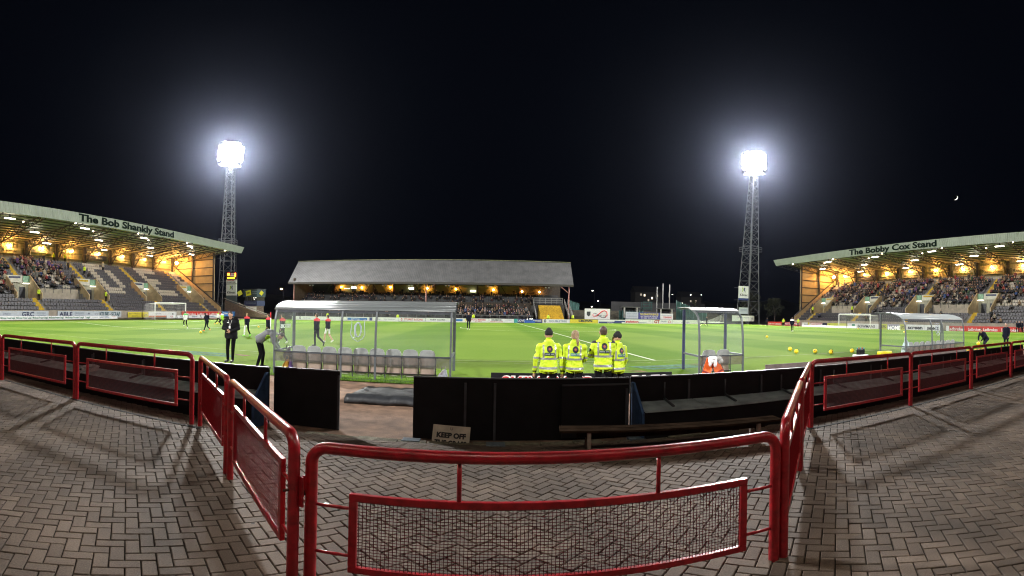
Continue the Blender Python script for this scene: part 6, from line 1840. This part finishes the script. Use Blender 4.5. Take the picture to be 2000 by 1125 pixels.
s1 = person('steward in fluorescent jacket and black woolly hat, arms held out, leftmost of four', 1.33, 9.05, -.3, -2,
       dict(Le=(-.275, -.03, 1.16), Re=(.275, -.03, 1.16), Lw=(-.29, .02, .90), Rw=(.29, .0, .88), Lk=(-.12, .02, .5), Rk=(.12, .02, .5)),
       dict(steward_outfit(.05), hat=wool, hair=hair_dk), 1.74, .0105, GS, folds=.016, seed=2, hat=True, **coat_kw)
s2 = person('steward in fluorescent jacket with a blonde ponytail', 1.86, 9.0, -.3, 14,
       dict(head=(.0, .02, 1.66), Le=(-.235, .0, 1.15), Re=(.22, .05, 1.17), Lw=(-.25, .03, .88), Rw=(.16, .2, 1.12), Lh=(-.09, 0, .93), look=(-.1, 1, .02)),
       dict(steward_outfit(.05, (.02, 1.375), 1.255, True), hair=hair_bl), 1.73, .0105, GS, folds=.016, seed=3, hair='pony', female=True, bulk=1.12, coat='collar', hem=.03)
s3 = person('tallest steward in fluorescent jacket, bare headed with short brown hair', 2.47, 9.05, -.3, 3,
       dict(head=(.0, .03, 1.67), Le=(-.27, .02, 1.19), Re=(.27, .02, 1.19), Lw=(-.16, .2, 1.16), Rw=(.16, .2, 1.16), look=(.05, 1, .03)),
       dict(steward_outfit(.05, epaulette=True), hair=hair_br), 1.81, .0105, GS, folds=.016, seed=4, **coat_kw)
s4 = person('shortest steward in fluorescent jacket, black hat and glasses, turning to the left', 2.80, 9.12, -.3, -22,
       dict(Le=(-.25, .03, 1.17), Re=(.25, .0, 1.15), Lw=(-.13, .2, 1.1), Rw=(.2, .12, .93), look=(-.75, .66, .0)),
       dict(steward_outfit(.05, (.03, 1.375), 1.255, True), hat=wool, hair=hair_dk), 1.68, .0105, GS, folds=.016, seed=5, hat=True, female=True, **coat_kw)
decals(s1, 0, 1.385, 1.28, panel_d); decals(s2, .02, 1.385, 1.28, panel_t); decals(s3, 0, 1.385, 1.28, panel_d); decals(s4, .02, 1.385, 1.28, panel_t)
g = MB()
lk = V3((-.75, .66, 0)).normalized(); rr = lk.cross(V3((0, 0, 1))).normalized(); hc = V3((0, .02, 1.665))
for s in (-1, 1):
    c = hc+lk*.098+rr*.033*s+V3((0, 0, .012))
    g.tube([c+rr*.024*math.cos(a)+V3((0, 0, .018*math.sin(a))) for a in [2*math.pi*i/12 for i in range(12)]], .004, 5, closed=True)
    g.tube([c+rr*.024*s, hc+rr*.082*s+V3((0, 0, .015))], .0035, 5)
child(s4, g, 'glasses', mat('black_frames', (.01, .01, .01), .4, 0, 0))
# ---- man in black by the touchline, writing on a pad
man = person('man in a black hooded jacket looking down with folded arms near the left dugout', -8.45, 13.6, -.16, 168,
       dict(neck=(0, .03, 1.49), head=(0, .10, 1.63), look=(-.1, .8, -.62), hup=(0, .6, .8), Le=(-.27, .03, 1.17), Re=(.27, .03, 1.17), Lw=(-.06, .24, 1.07), Rw=(.05, .25, 1.12), Lk=(-.09, .06, .5), Rk=(.12, .02, .5), La=(-.05, -.03, .09), Lt=(-.06, .16, .045)),
       dict(torso=blk_j, arm=blk_j, leg=blk_c, calf=blk_c, hair=hair_dk), 1.86, .0125, None, folds=.012, seed=9, bulk=1.34, hem=.14, hood=True)
g = MB(); g.tube([(-.06, .12, 1.45), (-.045, .165, 1.36), (-.015, .185, 1.24)], .0035, 5); g.tube([(.06, .12, 1.45), (.03, .165, 1.36), (-.01, .185, 1.24)], .0035, 5)
child(man, g, 'lanyard', white_c)
g = MB(); g.obox((-.01, .20, 1.215), (.03, 0, 0), (0, .005, 0), (0, 0, .042)); child(man, g, 'pass_card', white_c, False)
g = MB(); g.obox((.07, .158, 1.37), (.03, .004, 0), (-.001, .004, 0), (0, 0, .012)); child(man, g, 'chest_badge', white_c, False)
# ---- bent man by the dugout
def bent_torso(p, t, n):
    return lime_c if (p[2] < 1.1 and p[1] > .2) or n[2] < -.35 and p[1] > .15 else grey_c
bm2 = person('man bending forward in a grey and lime jacket at the end of the left dugout', -6.95, 13.1, -.2, 78,
       dict(pelvis=(0, -.08, .95), chest=(0, .22, 1.14), neck=(0, .47, 1.13), head=(0, .61, 1.07), look=(0, .35, -.93), hup=(0, .93, .35), Ls=(-.18, .38, 1.13), Rs=(.18, .38, 1.13), Le=(-.2, .42, .86), Re=(.2, .44, .86), Lw=(-.14, .55, .66), Rw=(.1, .58, .66), Lh=(-.095, -.1, .92), Rh=(.095, -.1, .92), Lk=(-.11, .02, .5), Rk=(.11, -.0, .5), La=(-.12, -.02, .09), Ra=(.12, -.12, .09), Rt=(.13, .07, .045)),
       dict(torso=bent_torso, arm=grey_c, leg=blk_c, calf=blk_c, hair=hair_dk), 1.82, .0125, None, bulk=1.28, hem=.06)
# ---- players warming up
def kit(shirt, shoulder, shorts=None, socks=None, boots=shoe_wh, sleeve=None):
    def torso(p, t, n):
        if shoulder and p[2] > 1.36: return shoulder
        return shirt
    def arm(p, t, n):
        if shoulder and p[2] > 1.38: return shoulder
        return sleeve or shirt
    return dict(torso=torso, arm=arm, leg=shorts or blk_c, calf=socks or blk_c, shoe=boots)
RUN = dict(pelvis=(0, 0, .95), chest=(0, .06, 1.27), neck=(0, .1, 1.49), head=(0, .16, 1.65), Le=(-.25, -.16, 1.2), Re=(.25, .06, 1.18), Lw=(-.2, .02, 1.02), Rw=(.15, .26, 1.22), Lk=(-.1, .30, .62), Rk=(.1, -.05, .50), La=(-.1, .1, .35), Ra=(.1, -.36, .22), Lt=(-.1, .27, .3), Rt=(.1, -.42, .08))
WALK = dict(Le=(-.24, -.1, 1.16), Re=(.24, .05, 1.16), Lw=(-.22, -.06, .92), Rw=(.2, .18, .95), Lk=(-.1, .16, .51), Rk=(.1, -.04, .5), La=(-.1, .2, .1), Ra=(.1, -.32, .16), Lt=(-.1, .4, .06), Rt=(.1, -.2, .045))
def place(px, py): return settle(px, py)
GP = 'players and coaches warming up on the pitch'
def player(label, px, py, facing, pose, outfit, h=1.8, vox=.02, **kw):
    x, y = place(px, py)
    return person(label, x, y, fall(x, y) if y > 17 else pitch_z(y), facing, pose, outfit, h, vox, GP, bulk=1.1, **kw)
player('player running in a white and green bib and black trousers, left of the other players', 362, 642, -55, RUN, dict(kit(white_c, green_c, blk_c, blk_c, shoe_wh), hair=hair_dk), 1.8, fingers=False)
KICK = dict(RUN, Rk=(.1, .1, .5), Ra=(.1, -.28, .3), Rt=(.1, -.35, .18), Lk=(-.1, .1, .5), La=(-.1, .3, .12), Lt=(-.1, .46, .1))
player('player in dark navy leaning over a football he is kicking', 404, 648, -70, dict(KICK, chest=(0, .14, 1.25), neck=(0, .24, 1.45), head=(0, .33, 1.58)), dict(kit(navy_c, None, navy_c, navy_c, shoe_or), hair=hair_dk), 1.78, fingers=False)
player('player in a yellow and white bib, rear one of the pair running together', 425, 634, 60, RUN, dict(kit(white_c, lime_c, blk_c, blk_c, shoe_or), hair=hair_bl), 1.78, fingers=False)
player('player in a green striped bib, front one of the pair running together', 434, 640, -80, RUN, dict(kit(lime_c, white_c, blk_c, blk_c, shoe_bk), hair=hair_dk), 1.8, fingers=False)
player('player in a red shouldered top with one grey leg and neon green boots', 482, 657, -65, WALK, dict(kit(navy_c, red_c, lambda p, t, n: white_c if p[0] < 0 else blk_c, lambda p, t, n: grey_c if p[0] < 0 else blk_c, shoe_gr), hair=hair_bl), 1.78, fingers=False)
pl = player('player in a red shouldered navy top in front of the slim red stick', 524, 664, -75, dict(WALK, Rw=(.2, .3, 1.2), Re=(.24, .12, 1.2)), dict(kit(navy_c, red_c, blk_c, blk_c, shoe_wh), hair=hair_br), 1.8, fingers=False)
player('player in a red shouldered top seen through the end glass of the left dugout', 551, 671, -75, dict(WALK), dict(kit(navy_c, red_c, blk_c, blk_c, shoe_wh), hair=hair_dk), 1.82, fingers=False)
gk = player('tall player in a long navy tracksuit and gloves, walking behind the left dugout glass', 618, 676, -75, dict(WALK, Lk=(-.1, .04, .5), La=(-.1, .02, .09), Lt=(-.1, .22, .045), Ra=(.1, -.42, .2), Rt=(.1, -.38, .06)), dict(kit(navy_c, red_c, navy_c, navy_c, shoe_bk), hand=shoe_bk, hair=hair_br), 1.88, fingers=False)
player('player in white shorts with bare legs walking behind the left dugout glass', 640, 669, -72, dict(WALK), dict(kit(navy_c, red_c, white_c, skin, shoe_wh), leg=lambda p, t, n: white_c if p[2] > .58 else skin, hair=hair_dk), 1.8, fingers=False)
x, y = place(528, 668)
z = fall(x, y)
st_ = thing('training_pole', 'slim white training pole with a red top behind a player left of the dugout', 'pole', (x, y, z))
q = MB(); q.tube([(x, y, z), (x, y, z+1.55)], .03, 8); q.build('shaft', white_p, st_, True)
q = MB(); q.tube([(x, y, z+1.55), (x, y, z+1.9)], .035, 8); q.build('red_tip', red_c, st_, True)
player('lone player in a navy tracksuit and white boots walking in the middle of the pitch', 915, 644, 175, dict(WALK), dict(kit(navy_c, None, navy_c, navy_c, shoe_wh), hair=hair_dk), 1.8, fingers=False)
player('small figure in dark clothes far off, seen through the small shelter', 1380, 637, 120, dict(WALK), dict(kit(navy_c, None, blk_c, blk_c, shoe_bk), hair=hair_dk), 1.75, .024, fingers=False)
player('figure in dark clothes standing inside the tipped-over goal', 1498, 637, 60, dict(WALK), dict(kit(navy_c, None, blk_c, blk_c, shoe_bk), hair=hair_dk), 1.75, .024, fingers=False)
player('goalkeeper in navy and white seen from behind, right of the tipped-over goal', 1547, 648, 40, dict(WALK), dict(kit(navy_c, white_c, navy_c, navy_c, shoe_wh), hair=hair_br), 1.82, fingers=False)
for lab, px, py in (('steward in fluorescent jacket standing between two red boards at the right-hand corner', 1530, 637), ('steward in fluorescent jacket standing by the white board right of the goalkeeper', 1566, 637.5)):
    x, y = place(px, py); x *= 59.3/max(59.3, x) if x > 59.3 else 1
    person(lab, x, y, -.1, -120, dict(Le=(-.28, -.02, 1.18), Lw=(-.2, .1, 1.0)), dict(torso=lambda p, t, n: tape if abs(p[2]-1.1) < .03 else hiviz, arm=hiviz, hat=wool, hair=hair_dk), 1.75, .024, 'stewards in front of the right-hand stand', fingers=False, **coat_kw)
co = person('coach in dark navy crouching to roll a yellow ball, right of the far dugout', 25.3, 12.6, -.26, -80,
       dict(pelvis=(0, -.1, .82), chest=(0, .16, 1.06), neck=(0, .33, 1.2), head=(0, .44, 1.31), look=(0, 1, -.2), Ls=(-.18, .26, 1.15), Rs=(.18, .26, 1.15), Le=(-.22, .36, .92), Re=(.22, .36, .92), Lw=(-.1, .5, .72), Rw=(.1, .5, .72), Lh=(-.1, -.12, .8), Rh=(.1, -.12, .8), Lk=(-.14, .24, .5), Rk=(.14, -.08, .42), La=(-.14, .12, .09), Ra=(.14, -.46, .14), Lt=(-.14, .3, .045), Rt=(.14, -.34, .045)),
       dict(torso=navy_c, arm=navy_c, leg=navy_c, calf=navy_c, hair=hair_br), 1.85, .016, GP, bulk=1.15, hood=True, hem=.1)
o = ball0.copy(); C.objects.link(o); o.location = (24.6, 12.7, .2); tag(o, 'yellow football held low in the hands of the crouching coach', 'football', 'yellow footballs')
person('man in a long dark coat standing at the right-hand edge by the touchline', 27.9, 12.3, -.28, -85, dict(Lw=(-.22, .08, .92), Rw=(.2, .12, .9)), dict(torso=navy_c, arm=navy_c, leg=navy_c, calf=navy_c, hair=hair_dk), 1.84, .016, GP, bulk=1.18, hem=.22)

# ================================================================ SPECTATORS
SIT = dict(pelvis=(0, -.05, .50), chest=(0, -.07, .82), neck=(0, -.05, 1.04), head=(0, .0, 1.20), Ls=(-.185, -.06, .97), Rs=(.185, -.06, .97), Le=(-.25, .02, .72), Re=(.25, .02, .72), Lw=(-.12, .24, .62), Rw=(.12, .24, .62), Lh=(-.1, -.03, .48), Rh=(.1, -.03, .48), Lk=(-.12, .40, .50), Rk=(.12, .40, .50), La=(-.12, .38, .1), Ra=(.12, .38, .1), Lt=(-.13, .54, .05), Rt=(.13, .54, .05))
def object_cloth(name, use_attr):
    m = bpy.data.materials.new(name); m.use_nodes = True
    nt = m.node_tree; b = nt.nodes['Principled BSDF']; b.inputs['Roughness'].default_value = .75
    if use_attr:
        a = nt.nodes.new('ShaderNodeAttribute'); a.attribute_name = 'cloth'; nt.links.new(a.outputs['Color'], b.inputs['Base Color'])
    else:
        a = nt.nodes.new('ShaderNodeObjectInfo'); nt.links.new(a.outputs['Color'], b.inputs['Base Color'])
    return m
cloth_o, cloth_a = object_cloth('spectator_coat', False), object_cloth('crowd_coat', True)
COATS = [('black', (.012, .012, .014)), ('black', (.018, .016, .016)), ('black', (.012, .013, .018)), ('navy', (.015, .018, .05)), ('navy', (.02, .025, .06)), ('dark brown', (.05, .03, .018)), ('dark brown', (.07, .045, .03)), ('grey', (.06, .06, .06)), ('grey', (.10, .096, .09)), ('black', (.014, .012, .012)), ('black', (.01, .011, .014)), ('dark brown', (.04, .028, .02)), ('navy', (.012, .014, .035)), ('black', (.02, .018, .018)), ('dark brown', (.03, .02, .015)), ('black', (.008, .008, .01)),
         ('red', (.2, .015, .015)), ('maroon', (.10, .015, .025)), ('blue', (.02, .05, .16)), ('tan', (.17, .11, .06)), ('cream', (.30, .26, .20)), ('dark green', (.02, .05, .025)), ('purple', (.07, .03, .12))]
def template(pose, **kw):
    J = dict(STAND); J.update(pose); parts = body_parts(J, fingers=False, **kw)
    me = fuse(parts, .042, 2)
    paint(me, parts, dict(torso=cloth_o, arm=cloth_o, hand=skin, leg=blk_c, calf=blk_c, shoe=shoe_bk, neck=skin, head=skin, lips=skin, eye=skin, hair=kw.get('hc', hair_dk) if False else hair_dk, hat=wool))
    me.name = 'person'
    return me
TEMPL = [template(SIT, bulk=1.2, hair='short'), template(dict(SIT, Lw=(-.05, .3, .9), Rw=(.06, .3, .88), Le=(-.26, .08, .72)), bulk=1.2, hat=True),
         template(dict(SIT, chest=(0, .04, .8), neck=(0, .13, 1.0), head=(0, .21, 1.14), Ls=(-.185, .1, .93), Rs=(.185, .1, .93), Le=(-.24, .2, .7), Re=(.24, .2, .7), Lw=(-.1, .4, .62), Rw=(.1, .4, .62)), bulk=1.2, hair='short'),
         template(dict(SIT, head=(.02, .0, 1.2), look=(.5, 1, 0), Rw=(.3, .2, .9)), bulk=1.12, hair='pony', female=True)]
TEMPL_S = [template(dict(Lw=(-.1, .24, 1.05), Rw=(.1, .24, 1.05)), bulk=1.2, hair='short', hem=.16), template({}, bulk=1.25, hat=True, hem=.2)]
for me in TEMPL+TEMPL_S:
    pass
R = random.Random(77)
ORD = ['first', 'second', 'third', 'fourth', 'fifth', 'sixth', 'seventh', 'eighth', 'ninth', 'tenth', 'eleventh', 'twelfth', 'thirteenth', 'fourteenth', 'fifteenth', 'sixteenth']
specs = []       # (x, y, z, rz, template, coat, side, row, block, y)
def fill(sx, dens):
    for (p, r, bi, y) in SEATPOS[sx]:
        if R.random() < dens(r, bi, y):
            stand_ = R.random() < .12
            me = R.choice(TEMPL_S if stand_ else TEMPL)
            rz = (-math.pi/2 if sx < 0 else math.pi/2)+R.gauss(0, .12)
            dx = .14 if not stand_ else .42
            specs.append((p[0]-sx*dx+sx*.1, p[1]+R.uniform(-.06, .06), p[2], rz, me, R.choice(COATS), sx, r, bi, y, stand_))
def dens_left(r, bi, y):
    if y > 50: return .012 if r > 3 and y < 56 else .0
    if r < 4: return .02
    if y > 44: return .10 if r > 8 else .05
    return .62 if r > 10 else .42 if r > 6 else .3
def clump(y, r): return .5+.5*math.sin(y*.9+r*.7)*math.sin(y*.37+2-r*.5)
def dens_right(r, bi, y):
    if r < 3: return .03
    if r < 5: return .10
    d = .80 if r > 10 else .66 if r > 7 else .5
    if y < 33 and r < 9: d = .26
    if y > 74: d *= .35
    return d*(.45+.8*clump(y, r))
fill(-1, dens_left); fill(1, dens_right)
def visible(s): return abs(math.atan2(s[0], s[1])-YAW) < 1.15
specs = [s for s in specs if visible(s) or R.random() < .3]
specs.sort(key=lambda s: (not visible(s), math.hypot(s[0], s[1])))
used = {}
PLACE = {-1: 'left-hand', 1: 'right-hand'}
left_sp = [s for s in specs if s[6] < 0]
N_IND = 285
indiv, rest = specs[:N_IND], specs[N_IND:]
for s in indiv:
    o = bpy.data.objects.new('person', s[4]); C.objects.link(o)
    o.location = s[:3]; o.rotation_euler = (0, 0, s[3]); k = R.uniform(.93, 1.06); o.scale = (k, k, k)
    o.color = s[5][1]+(1,)
    a = AISLES[min(len(AISLES)-1, max(0, s[8]-1))]
    seat = int(abs(s[9]-a)/.5)
    tag(o, '%s coat %s in row %d seat %d, %s block of the %s stand' % (s[5][0], 'spectator standing' if s[10] else 'spectator seated', s[7]+1, seat, ORD[min(15, s[8])], PLACE[s[6]]), 'spectator', 'spectators in the %s stand' % PLACE[s[6]])
# the rest of the crowd, and the crowd of the old stand in darkened coats, as one mass
far_specs = []
for (x, y, z) in FAR_SEATS:
    up_ = y > 101
    if up_ and x < 12 and R.random() < .34*(.3+.9*clump(x, y)) or (not up_) and x > -8 and R.random() < .55*(.3+1.0*clump(x*1.3, y)) or (not up_) and x <= -8 and R.random() < .22:
        far_specs.append((x, y, z, math.pi+R.gauss(0, .15), R.choice(TEMPL+TEMPL_S[:1]), (lambda c: (c[0], tuple(q*(.2 if up_ else .5) for q in c[1])))(R.choice(COATS))))  # coat colours scaled down to paint in the shade of the old stand
def merged(lst, label, grp):
    vs, fs, mi, col = [], [], [], []
    mats = []; base = 0
    cache = {}
    for s in lst:
        me = s[4]
        if me.as_pointer() not in cache:
            v = np.zeros(len(me.vertices)*3, np.float32); me.vertices.foreach_get('co', v)
            cache[me.as_pointer()] = (v.reshape(-1, 3), [tuple(p.vertices) for p in me.polygons], [me.materials[p.material_index] for p in me.polygons])
        v, f, mm = cache[me.as_pointer()]
        c, sn = math.cos(s[3]), math.sin(s[3]); k = R.uniform(.93, 1.06)
        X = np.stack([v[:, 0]*c-v[:, 1]*sn, v[:, 0]*sn+v[:, 1]*c, v[:, 2]], 1)*k+np.array(s[:3])
        vs.append(X); fs += [tuple(i+base for i in q) for q in f]; base += len(v)
        for q in mm:
            w_ = cloth_a if q is cloth_o else q
            if w_ not in mats: mats.append(w_)
            mi.append(mats.index(w_)); col += list(s[5][1])+[1.]
    me = bpy.data.meshes.new('crowd'); me.from_pydata(np.concatenate(vs).tolist(), [], fs)
    for q in mats: me.materials.append(q)
    me.polygons.foreach_set('material_index', mi); me.polygons.foreach_set('use_smooth', [True]*len(fs))
    a = me.attributes.new('cloth', 'FLOAT_COLOR', 'FACE'); a.data.foreach_set('color', col)
    o = bpy.data.objects.new('crowd', me); C.objects.link(o)
    return tag(o, label, 'crowd', kind='stuff')
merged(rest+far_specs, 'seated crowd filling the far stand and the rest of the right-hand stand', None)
# stewards in the stands
def stand_steward(label, sx, d, y, r, voxel=.03, facing=None):
    X0 = 51 if sx < 0 else 64
    person(label, sx*(X0+d), y, 1.0+.56*r, 90 if sx < 0 else -90, dict(Lw=(-.2, .1, .95)), dict(torso=hiviz, arm=hiviz, hair=hair_dk), 1.76, voxel, 'stewards in fluorescent jackets in the stands', fingers=False, **coat_kw)
stand_steward('steward in fluorescent jacket on the top row of the left-hand stand beside a column', -1, 12.2, 45.2, 15)
stand_steward('steward in fluorescent jacket at the head of a yellow stairway in the left-hand stand', -1, 12.2, 47.6, 15)
stand_steward('steward in fluorescent jacket standing on the stairway beside the big white letters', -1, 9.2, 49.6, 11)
stand_steward('steward in fluorescent jacket standing by the platform wall of the left-hand stand', -1, 3.2, 36.2, 3)
stand_steward('steward in fluorescent jacket sitting low in the empty seats of the left-hand stand', -1, 3.3, 49.3, 3)
stand_steward('steward in fluorescent jacket at the first passage mouth of the right-hand stand', 1, 3.0, 75.2, 3)
stand_steward('steward in yellow jacket at the second passage mouth of the right-hand stand', 1, 3.0, 63.2, 3)
for lab, px, y, z in (('steward in fluorescent jacket standing before the old stand beside the lone player', 924.5, 93.4, -.2), ('steward in fluorescent jacket at the foot of the wide yellow stairs', 1071, 93.4, -.1), ('steward in fluorescent jacket standing right of the old stand, by the railings', 1119, 94.6, .0), ('steward in fluorescent jacket seen above the long blue stripe board', 640, 93.4, -.5), ('steward in fluorescent jacket seen just under the dugout roof, right bay', 777, 93.4, -.5)):
    person(lab, y*tan_of(px), y, z, 180, {}, dict(torso=hiviz, arm=hiviz, hat=wool, hair=hair_dk), 1.78, .03, 'stewards along the far side', fingers=False, hat=True, **coat_kw)
for i, (px, yy) in enumerate(((1991, 33.5), (1997, 33.0), (1986, 34.0))):
    x = 60.6; person('person in dark clothes at the right-hand edge by the red boards, %s of three' % ['middle', 'right', 'left'][i], x, x/tan_of(px), -.1, -90+30*i, {}, dict(torso=navy_c, arm=navy_c, hair=hair_dk), 1.75, .03, 'people by the red boards at the right-hand edge', fingers=False, bulk=1.2, hem=.16)
# ================================================================ FINISH
bpy.context.view_layer.update()
for o, wdt in FIT:
    k = o.dimensions.x
    if k > 1e-4:
        M = o.matrix_basis.copy(); f = min(1.6, max(.3, wdt/k))
        o.matrix_basis = M @ Matrix.Diagonal((f, 1, 1, 1))
bpy.context.view_layer.update()
dg = bpy.context.evaluated_depsgraph_get()
for o in [o for o in C.objects if o.type == 'FONT']:       # lettering becomes plain mesh
    me = bpy.data.meshes.new_from_object(o.evaluated_get(dg))
    n = bpy.data.objects.new('lettering', me); C.objects.link(n)
    n.parent = o.parent; n.matrix_parent_inverse = o.matrix_parent_inverse; n.matrix_basis = o.matrix_basis
    nm = o.name; bpy.data.objects.remove(o); n.name = nm
for m in list(bpy.data.meshes):
    if m.users == 0: bpy.data.meshes.remove(m)
# thin night mist: lets the floodlights bloom
hz_ = MB(); hz_.box(-300, 300, -60, 480, -2.2, 62)
def haze_material():
    m = bpy.data.materials.new('night_haze'); m.use_nodes = True
    nt = m.node_tree; nt.nodes.clear()
    v = nt.nodes.new('ShaderNodeVolumePrincipled'); v.inputs['Density'].default_value = HAZE; v.inputs['Color'].default_value = (.62, .70, 1.0, 1); v.inputs['Anisotropy'].default_value = .93
    o = nt.nodes.new('ShaderNodeOutputMaterial'); nt.links.new(v.outputs[0], o.inputs['Volume'])
    return m
HAZE = .00008
if HAZE: tag(hz_.build('haze', haze_material()), kind='stuff')
